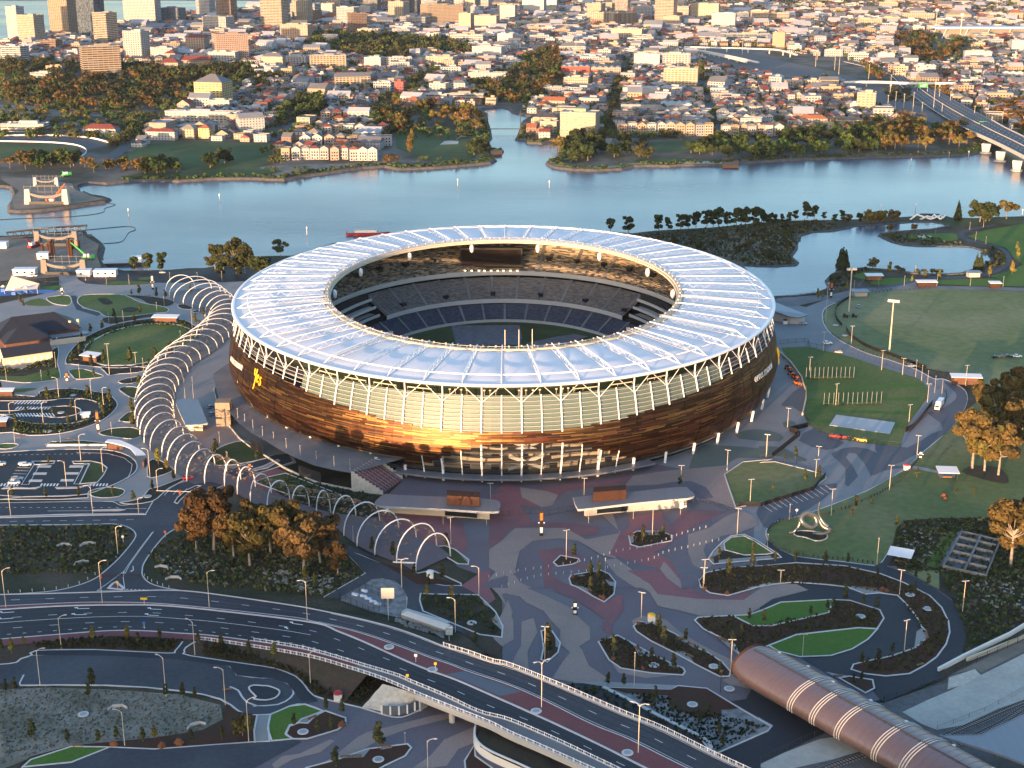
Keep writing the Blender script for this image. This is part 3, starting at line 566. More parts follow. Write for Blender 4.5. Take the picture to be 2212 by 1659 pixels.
sheet('road','m:-150,800 0,792 140,775 272,712 900,712 1500,743 1930,803 1990,880 2212,905 n:0,898 -20,800 200,830 350,890 430,970 500,1050 540,1100 420,1128 300,1142 140,1212 0,1217 m:2160,1214 2080,1212 2000,1182 1850,1082 1500,1012 900,967 170,967 -150,940','asphalt',2)
sheet('path','m:272,712 312,672 800,668 1400,698 1470,680 1540,598 1570,600 1550,690 1600,720 2212,808 n:200,832 350,892 430,972 500,1052 540,1100 400,1100 330,1010 280,950 150,906 0,900 m:2212,905 1990,882 1930,805 1500,747 900,716','asphalt_dark',3)
kerbline('m:-150,805 0,792 140,775 272,714 900,714 1500,745 1930,805 1990,881 2212,906 n:150,905 280,950 332,1010 310,1070 200,1130 0,1142 m:2160,1140 2080,1112 2030,1060 2000,1010 1930,980',z=.12,w=.6,sm=2)
kerbline('m:272,714 300,676 800,668 1400,698 1470,680 1535,600',z=.15,sm=2);kerbline('m:1640,600 1560,650 1550,690 1600,720 2212,808 n:200,832 350,892 430,972 500,1052 680,1102 905,1155 1100,1215 1200,1235 1290,1220 1450,1145',z=.15,sm=2)
kerbline('m:170,967 900,967 1500,1012 1850,1082 2000,1182 2080,1212 n:0,1216 140,1211 300,1142 430,1126 580,1182',z=.12,w=.6,sm=2);kerbline('m:200,880 165,950 170,967',z=.12,sm=0);kerbline('m:-150,945 170,925 900,930 1600,985 1750,1010 1870,985',z=.12,w=.3,h=.03,sm=2)
sheet('traffic_island','m:2090,985 2130,965 2212,970 n:120,972 200,1000 215,1030 180,1070 100,1090 0,1080 m:2150,1060 2110,1020','asphalt_dark',4,sm=2,kerb=1)
b=MB()
for k in range(16):x=250+k*114;y=773+(.00003*(x-250)**2);b.bar(gp('m:%d,%f %d,%f'%(x,y,x+30,y+1.5),.13),.25,0,.02)
for k in range(14):x=210+k*116;y=872+(.000038*(x-200)**2);b.bar(gp('m:%d,%f %d,%f'%(x,y,x+28,y+1.5),.13),.25,0,.02)
b.bar(catmull(gp('m:-150,840 0,835 300,822 900,825 1400,855 1900,920 2080,960 2130,1010',.13),False,3),.25,0,.02)
struct(b.build('road_marking',M['white_line']))
sheet('basin','m:-150,1000 0,1000 400,985 900,1000 1500,1042 1850,1130 1872,1250 1700,1340 1500,1400 1000,1440 600,1470 280,1565 100,1640 -150,1720','dry_grass',1,sm=1,tag='basin')
sheet('garden_bed','m:1900,1120 2000,1185 2160,1215 2140,1440 1800,1470 1300,1500 950,1480 600,1470 1300,1405 1700,1340 1880,1250','mulch',3)
sheet('garden_bed','m:100,1690 250,1565 600,1470 610,1482 260,1592 190,1655','mulch',2.5)
sheet('lawn','m:190,1652 260,1590 600,1480 920,1485 600,1612','lawn_bright',3,kerb=1)
kerbline('m:920,1486 1300,1503 2140,1442',z=.15,sm=0)
sheet('path','m:2160,1215 n:0,1216 140,1211 120,1290 130,1436 0,1442 m:2140,1442 2135,1350','concrete',3,kerb=1)
sheet('lawn','n:140,1211 300,1142 430,1126 580,1182 400,1250 370,1280 300,1300 265,1370 320,1416 150,1432 115,1330','lawn_bright',3,kerb=1)
sheet('garden_bed','n:600,1180 770,1240 772,1290 700,1340 450,1415 330,1416 268,1380 300,1310 380,1280 450,1285 520,1220','mulch',3.5,kerb=1);sheet('terrace_pad','n:370,1270 540,1200 560,1205 470,1270 420,1288','concrete',4.4)
sheet('garden_bed','n:440,1659 700,1590 960,1500 1290,1458 1322,1490 1270,1560 1100,1640 1000,1700 500,1700','mulch',3,kerb=1);sheet('terrace_pad','n:560,1620 700,1560 980,1495 920,1570 720,1580','concrete',4);sheet('terrace_pad','n:1050,1500 1150,1460 1160,1490 1080,1505','concrete',4)
sheet('garden_bed','n:1770,1600 1850,1470 1860,1560 2000,1659 1900,1760 1780,1700','mulch',3,kerb=1)
sheet('road','D:690,1168 760,1180 830,1212 j:1000,1380 1300,1500 1480,1560 1600,1600 n:1480,112 1550,142 1410,200 1392,250 1420,340 1520,390 1800,470 2085,570 2085,625 1800,545 1640,482 1280,350 1290,230 1240,130 1080,65 980,80 730,240 590,225 j:1100,1545 930,1370','asphalt',2)
kerbline('j:930,1370 1090,1530 1098,1545 n:590,225',z=.1,sm=0);kerbline('j:1000,1380 1200,1465 n:1180,0 1480,110 1600,130 1740,130 1740,110 1500,0 j:1500,1545',z=.1,sm=0)
kerbline('n:980,80 1080,65 1180,85 1240,130 1285,210 1285,350',z=.1);
sheet('gravel_pen_surround','n:980,82 1080,67 1180,87 1240,132 1283,212 1280,350 1230,400 1000,350 720,250','gravel',2.6)
sheet('pen_slab','n:720,225 910,130 1170,225 990,345','concrete_dark',3.2)
sheet('garden_bed','n:1400,195 1500,200 1880,206 1950,270 2030,350 2090,470 2082,562 1900,540 1420,342 1392,250','bed_dark',3,kerb=1);sheet('terrace_pad','n:1895,215 1960,290 1980,310 1940,290','concrete',4);sheet('terrace_pad','n:2000,430 2030,370 2085,470 2080,500','concrete',4)
sheet('garden_bed','n:1700,440 2000,560 2085,640 2050,740 2000,720 1900,650','dirt_brown',2.8)
sheet('garden_bed','j:1600,1340 1720,1330 1800,1360 1905,1440 1900,1475 1820,1470','lawn_dark',3,kerb=1);sheet('terrace_pad','j:1790,1340 1905,1430 1895,1460 1830,1390','concrete',4)
sheet('garden_bed','j:1200,1455 1500,1545 1700,1600 1840,1630 1500,1630','mulch',2.5)
sheet('lawn','j:230,830 330,790 470,760 900,930 920,960 840,960 500,930 280,850','lawn_dark',3,kerb=1);sheet('garden_bed','j:470,760 560,750 1000,900 1200,930 1180,1000 920,965 900,930','bed_dark',2.6)
sheet('garden_bed','j:330,850 500,930 840,965 1000,985 1180,1000 1240,1100 1050,1110 800,1080 560,990 400,910','bed_dark',3.2)
# ================================================================ STADIUM
XC,YC,AO,BO,ZR=-4.4,734.0,141.0,164.5,44.0
def S(t,d,z,a=AO,bb=BO):
 """t: angle from the front (towards the plaza), positive to the right; d: outward offset"""
 return Vector((XC+(a+d)*math.sin(t),YC-(bb+d)*math.cos(t),z))
st=thing('stadium','huge oval stadium with white ring roof and bronze clad bowl','stadium',(0,0,0),exact=True)
TAU=2*math.pi
def bronze_mat():
 m,nt,N,L,b=nodes_of('bronze_cladding')
 uv=N.new('ShaderNodeUVMap');sx=N.new('ShaderNodeSeparateXYZ');L.new(uv.outputs[0],sx.inputs[0])
 def mth(op,a,bb=0):
  n=N.new('ShaderNodeMath');n.operation=op
  for k,q in((0,a),(1,bb)):
   if isinstance(q,(int,float)):n.inputs[k].default_value=q
   else:L.new(q,n.inputs[k])
  return n.outputs[0]
 row=mth('FLOOR',mth('DIVIDE',sx.outputs[1],.5));wr=N.new('ShaderNodeTexWhiteNoise');wr.noise_dimensions='1D';L.new(row,wr.inputs['W'])
 col=mth('FLOOR',mth('ADD',mth('DIVIDE',sx.outputs[0],11.0),mth('MULTIPLY',wr.outputs['Value'],7.3)))
 cb=N.new('ShaderNodeCombineXYZ');L.new(col,cb.inputs[0]);L.new(row,cb.inputs[1])
 wn=N.new('ShaderNodeTexWhiteNoise');wn.noise_dimensions='2D';L.new(cb.outputs[0],wn.inputs['Vector'])
 cr=N.new('ShaderNodeValToRGB');e=cr.color_ramp;e.interpolation='CONSTANT'
 e.elements[0].position=0;e.elements[0].color=c4((.058,.027,.015));e.elements[1].position=.3;e.elements[1].color=c4((.09,.044,.022))
 for p_,c_ in((.52,(.15,.074,.03)),(.68,(.17,.05,.03)),(.76,(.24,.125,.045)),(.88,(.11,.065,.045)),(.95,(.32,.18,.065))):
  q=e.elements.new(p_);q.color=c4(c_)
 L.new(wn.outputs['Value'],cr.inputs[0])
 fr=mth('FRACT',mth('DIVIDE',sx.outputs[1],.5));line=mth('LESS_THAN',fr,.16)
 mx=N.new('ShaderNodeMix');mx.data_type='RGBA';L.new(line,mx.inputs[0]);L.new(cr.outputs[0],mx.inputs[6]);mx.inputs[7].default_value=c4((.035,.02,.014))
 L.new(mx.outputs[2],b.inputs['Base Color']);b.inputs['Metallic'].default_value=.95
 L.new(mth('ADD',mth('MULTIPLY',wn.outputs['Value'],.1),.4),b.inputs['Roughness'])
 return m
bronze_mat()
def seat_mat(name,c1,c2,frac,cell=.95):
 m,nt,N,L,b=nodes_of(name)
 uv=N.new('ShaderNodeUVMap');mp=N.new('ShaderNodeVectorMath');mp.operation='DIVIDE';mp.inputs[1].default_value=(cell*2.2,cell,1)
 fl=N.new('ShaderNodeVectorMath');fl.operation='FLOOR';L.new(uv.outputs[0],mp.inputs[0]);L.new(mp.outputs[0],fl.inputs[0])
 wn=N.new('ShaderNodeTexWhiteNoise');wn.noise_dimensions='2D';L.new(fl.outputs[0],wn.inputs['Vector'])
 gt=N.new('ShaderNodeMath');gt.operation='GREATER_THAN';gt.inputs[1].default_value=frac;L.new(wn.outputs['Value'],gt.inputs[0])
 mx=N.new('ShaderNodeMix');mx.data_type='RGBA';L.new(gt.outputs[0],mx.inputs[0]);mx.inputs[6].default_value=c4(c1);mx.inputs[7].default_value=c4(c2)
 hs=N.new('ShaderNodeHueSaturation');mr=N.new('ShaderNodeMapRange');mr.inputs[3].default_value=.7;mr.inputs[4].default_value=1.3
 L.new(wn.outputs['Color'],mr.inputs[0]);L.new(mr.outputs[0],hs.inputs['Value']);L.new(mx.outputs[2],hs.inputs['Color'])
 L.new(hs.outputs[0],b.inputs['Base Color']);b.inputs['Roughness'].default_value=.6
seat_mat('seats_upper',(.05,.045,.04),(.27,.21,.14),.48);seat_mat('seats_mid',(.10,.092,.088),(.155,.14,.13),.55);seat_mat('seats_low',(.034,.042,.066),(.058,.068,.098),.5)
def glassy(name,col,alpha,rough):
 m,nt,N,L,b=nodes_of(name);b.inputs['Base Color'].default_value=c4(col);b.inputs['Roughness'].default_value=rough
 b.inputs['Alpha'].default_value=alpha;b.inputs['Specular IOR Level'].default_value=.8;return m
glassy('pale_glass',(.13,.19,.165),.62,.5);glassy('green_glass',(.17,.23,.19),.5,.25);glassy('clear_glass',(.02,.022,.022),.4,.08)
def foff(z):
 if z<16:return lerp(-1.0,3.4,smooth(z/16))
 return 3.4-5.6*((z-16)/24)**1.5
NF=208
def on_podium(t):return t<rad(-17.5)and t>rad(-150)
def ztop(t):
 a=abs(math.degrees(t))
 return round((24+9*smooth((a-4)/52))/.75)*.75
def zbot(t):
 d=math.degrees(t)
 if d<-17.5:return 9.6 if d>-150 else 6
 if d<-2:return round(lerp(5.5,19,smooth((d+17.5)/15.5))/.75)*.75
 if d<10:return 19
 if d<27:return round(lerp(19,5,smooth((d-10)/17))/.75)*.75
 return 5.2
clad,upg,lowg,inner=MB(),MB(),MB(),MB()
PER=960.0
def band(mb,t0,t1,z0,z1,extra=0,step=2.2,m=0):
 n=max(1,int(math.ceil((z1-z0)/step)))
 for k in range(n):
  za,zb=lerp(z0,z1,k/n),lerp(z0,z1,(k+1)/n)
  u0,u1=t0/TAU*PER,t1/TAU*PER
  mb.quad(S(t0,foff(za)+extra,za),S(t1,foff(za)+extra,za),S(t1,foff(zb)+extra,zb),S(t0,foff(zb)+extra,zb),m,[(u0,za),(u1,za),(u1,zb),(u0,zb)])
for k in range(NF):
 t0,t1=-math.pi+k*TAU/NF,-math.pi+(k+1)*TAU/NF;tm=(t0+t1)/2;a=abs(math.degrees(tm))
 zt,zb=ztop(tm),zbot(tm)
 step_edge=max(.45,0)
 band(clad,t0,t1,zb,zt,0 if k%2 else .12)
 if-40<math.degrees(tm)<47:band(upg,t0,t1,zt,39.0,-.5,2.2,0 if-24<math.degrees(tm)<24 else 1)
 if-17.5<math.degrees(tm)<27 and zb>6:band(lowg,t0,t1,3.4,zb,-.4)
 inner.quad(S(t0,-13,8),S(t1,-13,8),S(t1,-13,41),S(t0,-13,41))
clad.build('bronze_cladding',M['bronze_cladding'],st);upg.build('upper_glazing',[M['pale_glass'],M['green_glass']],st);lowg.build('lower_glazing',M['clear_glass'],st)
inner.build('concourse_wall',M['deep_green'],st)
fw=MB()
for k in range(40):
 t0,t1=rad(-17+k*1.1),rad(-15.9+k*1.1)
 for z0 in(3.2,9.3,14.8):
  if k%5==0:fw=MB();fw.quad(S(t0,-8,z0),S(t0+rad(4),-8,z0),S(t0+rad(4),-8,z0+(2.2 if k%3 else 4.4)),S(t0,-8,z0+(2.2 if k%3 else 4.4)));fw.build('foyer_wall',M['wall_cream'],st)
fl=MB()
for z,d0,d1 in((3.0,-13,-1.5),(9.0,-13,1.0),(14.5,-13,1.6),(20,-13,2.0),(27.5,-13,2.4),(34.5,-13,.9)):
 d1=foff(z)-1.2
 A=[S(-math.pi+q*TAU/104,d1-.6,z)for q in range(105)];B_=[S(-math.pi+q*TAU/104,d0,z)for q in range(105)]
 fl.strip(A,B_);fl.strip([v-Vector((0,0,.6))for v in A],[v-Vector((0,0,.6))for v in B_]);fl.strip(A,[v-Vector((0,0,.6))for v in A])
fl.build('concourse_floors',M['concrete_dark'],st)
for ta,za,tb,zb_ in((1.2,17.6,7.6,11.6),(7.6,17.6,1.2,11.6),(1.2,10.6,7.6,4.4),(7.6,10.6,1.2,4.4)):
 A,B_=S(rad(ta),-2.6,za),S(rad(tb),-2.6,zb_);dz=Vector((0,0,1.7));dy=Vector((0,1.6,0));b=MB()
 b.add([A,B_,B_+dz,A+dz,A+dy,B_+dy,B_+dy+dz,A+dy+dz],[(0,1,2,3),(4,7,6,5),(3,2,6,7),(0,4,5,1)]);b.build('foyer_stair',M['wall_white'],st)
for z,t0,t1 in((9.6,-14,0),(9.9,9,24),(14.6,-6,1),(14.8,8,15)):
 b=MB();b.bar([S(rad(lerp(t0,t1,q/12)),-3.4-1.2*math.sin(q*.5),z)for q in range(13)],.4,-.7,.9);b.build('foyer_balcony',M['wall_cream'],st)
bw=MB();dr=MB();aw=MB()
for k in range(NF):
 t0,t1=-math.pi+k*TAU/NF,-math.pi+(k+1)*TAU/NF;d=math.degrees((t0+t1)/2)
 if-18.5<d<28:
  bw.quad(S(t0,-2.5,0),S(t1,-2.5,0),S(t1,-2.5,3.4),S(t0,-2.5,3.4));
  dr.bar([S(t0,-2.2,0),S(t1,-2.2,0)],.25,2.2,2.5);dr.bar([S(t0,-2.2,0),S(t1,-2.2,0)],.25,1.0,1.2);dr.tube([S(t0,-2.2,0),S(t0,-2.2,3.2)],.13,4)
  aw.bar([S(t0,1.6,2.6),S(t1,1.6,2.6)],5.2,0,.85)
 else:
  zz=8 if on_podium((t0+t1)/2)else 0
  bw.quad(S(t0,-5,0),S(t1,-5,0),S(t1,-5,12),S(t0,-5,12))
bw.build('base_wall',M['dark_glass'],st);dr.build('door_grid',M['wall_concrete'],st);aw.build('awning',M['roof_zinc'],st)
NC=52
colm=[]
for k in range(NC):
 t=-math.pi+(k+.5)*TAU/NC;zb=zbot(t);d=math.degrees(t);a=abs(d)
 b=MB();z0=ztop(t)-.3
 b.tube([S(t,foff(z)+.35,z)for z in(z0,lerp(z0,38.5,.5),38.5)],.36,6)
 if a>20 or zb<18:
  c_=MB();c_.tube([S(t,-.3,0 if not on_podium(t)else 8),S(t,.5,zb+.4)],.62,6);c_.build('base_column',M['steel_white'],st)
 if-17.5<d<27 and zb>6.5:c_=MB();c_.tube([S(t,foff(z)+.2,z)for z in(.0,5,9,zb)],.42,6);c_.build('foyer_column',M['steel_white'],st)
 h=TAU/NC*.5
 for s_ in(-1,1):
  b.tube([S(t,foff(36)+.2,36.2),S(t+s_*h*.92,-1.2,43.4)],.15,5)
 b.tube([S(t,foff(38.5)+.2,38.4),S(t,-1.0,43.6)],.34,5)
 b.build('column',M['steel_white'],st)
for k in range(NC):
 t=-math.pi+k*TAU/NC;zt=ztop(t);b=MB()
 b.tube([S(t,foff(z)+.2,z)for z in(zt-.3,lerp(zt,39.4,.5),39.4)],.3,5)
 if-17<math.degrees(t)<26.5 and zbot(t)>6.5:c_=MB();c_.tube([S(t,foff(z)+.1,z)for z in(.0,6,12,zbot(t))],.26,5);c_.build('foyer_mullion',M['steel_white'],st)
 b.build('mullion',M['steel_white'],st)
for z in[24.75+1.72*q for q in range(9)]:
 b=MB();seg=[]
 for k in range(NF+1):
  t=-math.pi+k*TAU/NF
  if z>ztop(t)+.2:seg.append(S(t,foff(z)+.35,z))
  else:
   if len(seg)>1:b.bar(seg,.22,-.08,.08)
   seg=[]
 if len(seg)>1:b.bar(seg,.22,-.08,.08)
 if b.f:b.build('facade_rail',M['galv'],st)
for z in(6.2,8.6,11,13.4,15.8,18.2):
 b=MB();seg=[]
 for k in range(NF+1):
  t=-math.pi+k*TAU/NF
  if-17.5<math.degrees(t)<27 and zbot(t)>z+.2:seg.append(S(t,foff(z)+.25,z))
  elif seg:
   if len(seg)>1:b.bar(seg,.22,-.09,.09)
   seg=[]
 if b.f:b.build('glazing_rail',M['steel_dark'],st)
 # ---- roof: outer ring, bulging membrane bays, radial trusses, inner light ring
AI,BI=92.5,116.0
def Rf(t,s,z):
 return Vector((XC+lerp(AO,AI,s)*math.sin(t),YC-lerp(BO,BI,s)*math.cos(t),z))
b=MB();n=156
prof=[(-.004,43.5),(-.014,43.8),(-.014,44.25),(-.002,44.6),(.02,44.65),(.02,43.7)]
vs=[]
for k in range(n):
 t=k*TAU/n
 for s_,z in prof:vs.append(Rf(t,s_,z))
q=len(prof)
b.add(vs,[(k*q+i,k*q+(i+1)%q,((k+1)%n)*q+(i+1)%q,((k+1)%n)*q+i)for k in range(n)for i in range(q)])
b.build('roof_edge_ring',M['steel_white'],st)
NB=52;HB=TAU/NB
for k in range(NB):
 tc=-math.pi+(k+.5)*HB;b=MB();nu,ns=8,16
 vs=[]
 for i in range(ns+1):
  s_=.012+i/ns*.94
  rise=.75*min(1,(.955-s_)/.07+.0)**.5*smooth((s_-.03)/.4)if s_<.955 else 0
  for j_ in range(nu+1):
   x=j_/nu*2-1;t=tc+x*HB/2*.985
   vs.append(Rf(t,s_,44.2+s_*1.0+rise*(1-x*x)**.8))
 b.add(vs,[(i*(nu+1)+j_,i*(nu+1)+j_+1,(i+1)*(nu+1)+j_+1,(i+1)*(nu+1)+j_)for i in range(ns)for j_ in range(nu)])
 b.build('roof_panel',M['membrane'],st,smooth=True)
b=MB();A=[Rf(-math.pi+k*TAU/104,.0,43.2)for k in range(105)];B_=[Rf(-math.pi+k*TAU/104,.97,44.2)for k in range(105)];b.strip(A,B_);b.build('roof_soffit',M['steel_grey'],st)
for k in range(NB):
 t=-math.pi+k*HB;b=MB()
 bot=lambda s_:Rf(t,s_,44.4+s_);topz=lambda s_:Rf(t,s_,44.9+s_+2.3*min(1,max(0,(s_-.05)/.12)))
 b.tube([bot(.05),topz(.15),topz(.3),topz(.5),topz(.75),topz(.97)],.26,6)
 b.tube([bot(.03),bot(.97)],.2,5)
 for i in range(6):
  s0=.17+i*.132
  b.tube([bot(s0),topz(s0+.066)],.075,4);b.tube([topz(s0+.066),bot(s0+.132)],.075,4)
 b.build('roof_truss',M['steel_white'],st)
b=MB();ring=[Rf(-math.pi+k*TAU/104,.16,46.6)for k in range(104)];b.tube(ring+[ring[0]],.3,5,cap=False);b.build('tie_ring',M['steel_white'],st)
b=MB()
for d0,z0,z1,w_ in((.985,44.2,46.2,2.2),(1.015,44.6,45.6,1.6)):
 P=[Rf(-math.pi+k*TAU/120,d0,0)for k in range(120)];b.bar(P,w_,z0,z1,0,True)
b.build('inner_ring_beam',M['wall_cream'],st)
b=MB()
for k in range(180):
 t=k*TAU/180;b.tube([Rf(t,.975,46),Rf(t,.975,47.4)],.07,4);b.tube([Rf(t,1.01,45.4),Rf(t,1.01,46.9)],.07,4)
P=[Rf(k*TAU/120,.975,0)for k in range(120)];b.bar(P,.1,47.3,47.45,0,True);P=[Rf(k*TAU/120,1.01,0)for k in range(120)];b.bar(P,.1,46.8,46.95,0,True)
b.build('catwalk_railing',M['galv'],st)
fx=MB();fx.box((0,0,0),(1.1,.7,1.2),0,0);fx.tube([(0,0,-.7),(0,0,0)],.1,4,1);fx.box((0,.42,.15),(.9,.14,.9),0,1)
fme=fx.mesh('floodlight',[M['canvas'],M['steel_grey']])
for k in range(100):
 t=-math.pi+(k+.5)*TAU/100;P=Rf(t,.995,46.9);place('floodlight',fme,st,P,-t,(.62,.62,.62))
sp_=MB()
sp_.lathe([(.3,0),(1.1,-.8),(1.3,-2.4),(1.0,-4.2),(.3,-5)],8);sme=sp_.mesh('speaker_cluster',M['steel_white'],True)
for k in range(14):
 t=(k+.5)*TAU/14;place('speaker_cluster',sme,st,Rf(t,1.05,44.4))
for dg in(-50.5,-33.5,38,54,-72,75):
 t=rad(dg);b=MB();A=[Rf(t+.008,s_,46.0+s_+1.2)for s_ in(.14,.4,.7,.97)]
 b.bar(A,.9,0,.12);b.bar(offs(A,.5),.06,1.0,1.1);b.bar(offs(A,-.5),.06,1.0,1.1)
 for q in range(22):
  P=at_len(A,q/21);b.tube([P,P+Vector((0,0,1.1))],.05,4)
 b.build('roof_walkway',M['galv'],st)
 # ---- seating bowl
A0,B0=76.0,93.0
def Q(t,d,z):return Vector((XC+(A0+d)*math.sin(t),YC-(B0+d)*math.cos(t),z))
def is_suite(t):
 d=abs(math.degrees(t));return 66<d<128
def tier(name,d0,z0,d1,z1,rows,m,cond=None,front=1.0):
 b=MB();n=120
 for k in range(n):
  t0,t1=k*TAU/n-math.pi,(k+1)*TAU/n-math.pi
  if cond and not cond((t0+t1)/2):continue
  u0,u1=t0*100,t1*100
  for r in range(rows):
   da,db=lerp(d0,d1,r/rows),lerp(d0,d1,(r+1)/rows);za,zb=lerp(z0,z1,r/rows),lerp(z0,z1,(r+1)/rows)
   b.quad(Q(t0,da,za),Q(t1,da,za),Q(t1,da,zb),Q(t0,da,zb),0,[(u0,r*2),(u1,r*2),(u1,r*2+.9),(u0,r*2+.9)])
   b.quad(Q(t0,da,zb),Q(t1,da,zb),Q(t1,db,zb),Q(t0,db,zb),0,[(u0,r*2+1),(u1,r*2+1),(u1,r*2+1.9),(u0,r*2+1.9)])
 b.build(name,M[m],st)
 b=MB();seg=[]
 for k in range(n+1):
  t=k*TAU/n-math.pi
  if not cond or cond(t):seg.append(Q(t,d0-.2,z0))
  else:
   if len(seg)>1:b.bar(seg,.5,-front,.9);b.build('balcony_front',M['wall_concrete'],st);b=MB()
   seg=[]
 if len(seg)>1:b.bar(seg,.5,-front,.9);b.build('balcony_front',M['wall_concrete'],st)
tier('lower_tier',1,1.2,14,8.6,18,'seats_low',front=1.2)
tier('middle_tier',12.5,11,31,21,20,'seats_mid',lambda t:not is_suite(t),1.6)
tier('upper_tier',29.5,24.5,58,41,26,'seats_upper',None,1.8)
b=MB()
for dlow,z in((14,9.2),(31.5,22.0)):
 A=[Q(k*TAU/104,dlow-.3,z)for k in range(105)];B_=[Q(k*TAU/104,dlow+9,z)for k in range(105)];b.strip(A,B_)
 b.strip([Q(k*TAU/104,dlow+4.5,z)for k in range(105)],[Q(k*TAU/104,dlow+4.5,z+3.4)for k in range(105)])
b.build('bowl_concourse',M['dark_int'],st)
for side in(-1,1):
 for z,d in((12.0,16.5),(16.2,19.5),(20.4,22.5)):
  b=MB();P=[Q(side*rad(66+q*3.1),d,z)for q in range(21)];b.bar(P,.5,-.9,.7);b.strip([Q(side*rad(66+q*3.1),d,z-.3)for q in range(21)],[Q(side*rad(66+q*3.1),d+9,z-.3)for q in range(21)])
  b.build('suite_balcony',M['wall_concrete'],st)
 b=MB()
 for q in range(20):b.quad(Q(side*rad(66+q*3.1),25,9),Q(side*rad(69.1+q*3.1),25,9),Q(side*rad(69.1+q*3.1),25,24),Q(side*rad(66+q*3.1),25,24))
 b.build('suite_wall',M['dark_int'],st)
 for q in range(20):
  pass
def aisles(name,d0,z0,d1,z1,n,off=0,cond=None):
 for k in range(n):
  b=MB()
  t=(k+off)*TAU/n-math.pi
  if cond and not cond(t):continue
  w_=.008
  A=[Q(t-w_,lerp(d0,d1,i/5),lerp(z0,z1,i/5)+.95)for i in range(6)];B_=[Q(t+w_,lerp(d0,d1,i/5),lerp(z0,z1,i/5)+.95)for i in range(6)];b.strip(A,B_);b.build(name,M['concrete_dark'],st)
aisles('aisle_stairs',1,.9,14,8.2,40);aisles('aisle_stairs',13,10.9,31,20.6,40,.5,lambda t:not is_suite(t));aisles('aisle_stairs',30,24.4,57,40.2,32,0)
vm=MB();vm.box((0,0,0),(2.6,3.4,2.4));vme=vm.mesh('vomitory',M['black'])
for k in range(40):
 t=(k+.5)*TAU/40-math.pi;place('vomitory',vme,st,Q(t,40,30.1),-t)
 if not is_suite(t)and k%2==0:place('vomitory',vme,st,Q(t,17,12.6),-t)
mat('screen_dark',(.012,.008,.006),.85,.3,.1,spec=.1)
sb=MB();PS=Q(math.pi,31.5,28.2);PS.x-=8.5
for i_,(w_,hh,m_,dy)in enumerate(((38.5,11.2,'black',0),)):
 sb.box((PS.x,PS.y,PS.z),(w_,2.5,hh));sb.box((PS.x,PS.y+2,PS.z-3.4),(w_+8,3,3.2))
so_=sb.build('video_screen',M['black'],st)
b=MB();b.box((PS.x,PS.y-1.35,PS.z+.7),(36.5,.12,9.6));b.build('screen_face',M['screen_dark'],so_)
for k in range(9):
 b=MB();b.box((PS.x-16+k*4+R.uniform(-.6,.6),PS.y-4,PS.z-2.6),(1.1,.5,.5));b.build('screen_lamp',M['lamp_warm'],st)
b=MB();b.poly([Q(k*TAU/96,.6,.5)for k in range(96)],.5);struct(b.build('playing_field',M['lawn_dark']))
COV=[('D:975,704 1122,703 1128,731 1125,745 985,745','grey ground cover sheet over half the playing field'),('D:1140,741 1200,728 1240,722 1270,727 1215,748 1150,752','smaller grey cover sheet on the right of the field')]
mat('cover_sheet',(.11,.115,.125),.7,.4,.3,fine=.5)
for q,ds in COV:
 P=gp(q,.62);b=MB();b.prism(P,.56,.8);reg(b.build('field_cover',M['cover_sheet']),ds,'ground sheet',exact=True,pos=P[0])
for t_ in(.013,.08,.145):
 b=MB();P=Rf(t_,.97,46);b.tube([P,P+Vector((0,0,9.4))],.16,5);b.build('roof_mast',M['canvas'],st)
 # ---- lettering on the bronze skin
def text_mesh(body,size,weight):
 cu=bpy.data.curves.new('t','FONT');cu.body=body;cu.size=size;cu.offset=weight;cu.extrude=.0;cu.space_character=1.14;cu.resolution_u=2
 o=bpy.data.objects.new('t',cu);COL.link(o);dg=bpy.context.evaluated_depsgraph_get();dg.update()
 me=bpy.data.meshes.new_from_object(o.evaluated_get(dg));bpy.data.objects.remove(o);bpy.data.curves.remove(cu);return me
def wrap_text(name,body,size,weight,t_start,zbase,m,slant=0,depth_=.2,rise=0):
 me=text_mesh(body,size,weight);vs=[v.co.copy()for v in me.vertices];fs=[list(p.vertices)for p in me.polygons]
 xmax=max(v.x for v in vs);
 def loc(x,y,d):
  t=t_start
  n=24
  step=x/n
  for _ in range(n):
   sp2=math.hypot((AO+3)*math.cos(t),(BO+3)*math.sin(t));t+=step/sp2
  z=zbase+y+rise*x;return S(t,foff(z)+d,z)
 cache=[loc(v.x+slant*v.y,v.y,depth_)for v in vs]
 back=[loc(v.x+slant*v.y,v.y,.1)for v in vs];par=list(range(len(vs)))
 def find(a):
  while par[a]!=a:a=par[a]
  return a
 for f in fs:
  for q in f[1:]:par[find(q)]=find(f[0])
 isl={}
 for f in fs:isl.setdefault(find(f[0]),[]).append(f)
 for L in isl.values():
  b=MB();b.add(cache,L);edges=set();n0=len(vs);b.v+=[tuple(p)for p in back]
  for f in L:
   for q in range(len(f)):edges.add((f[q],f[(q+1)%len(f)]))
  for p_,q_ in edges:
   if(q_,p_)not in edges:b.f.append([p_,n0+p_,n0+q_,q_]);b.m.append(0);b.uv.append(None)
  use=sorted({q for f in b.f for q in f});mp={q:k for k,q in enumerate(use)};b.v=[b.v[q]for q in use];b.f=[[mp[q]for q in f]for f in b.f]
  b.build('sign_letter',M[m],st)
 bpy.data.meshes.remove(me)
wrap_text('sign_lettering','OPTUS STADIUM',3.7,.03,rad(-72.5),20.4,'sign_white',rise=.12)
wrap_text('sign_lettering','OPTUS STADIUM',3.7,.03,rad(56.5),22.2,'sign_white',rise=-.04)
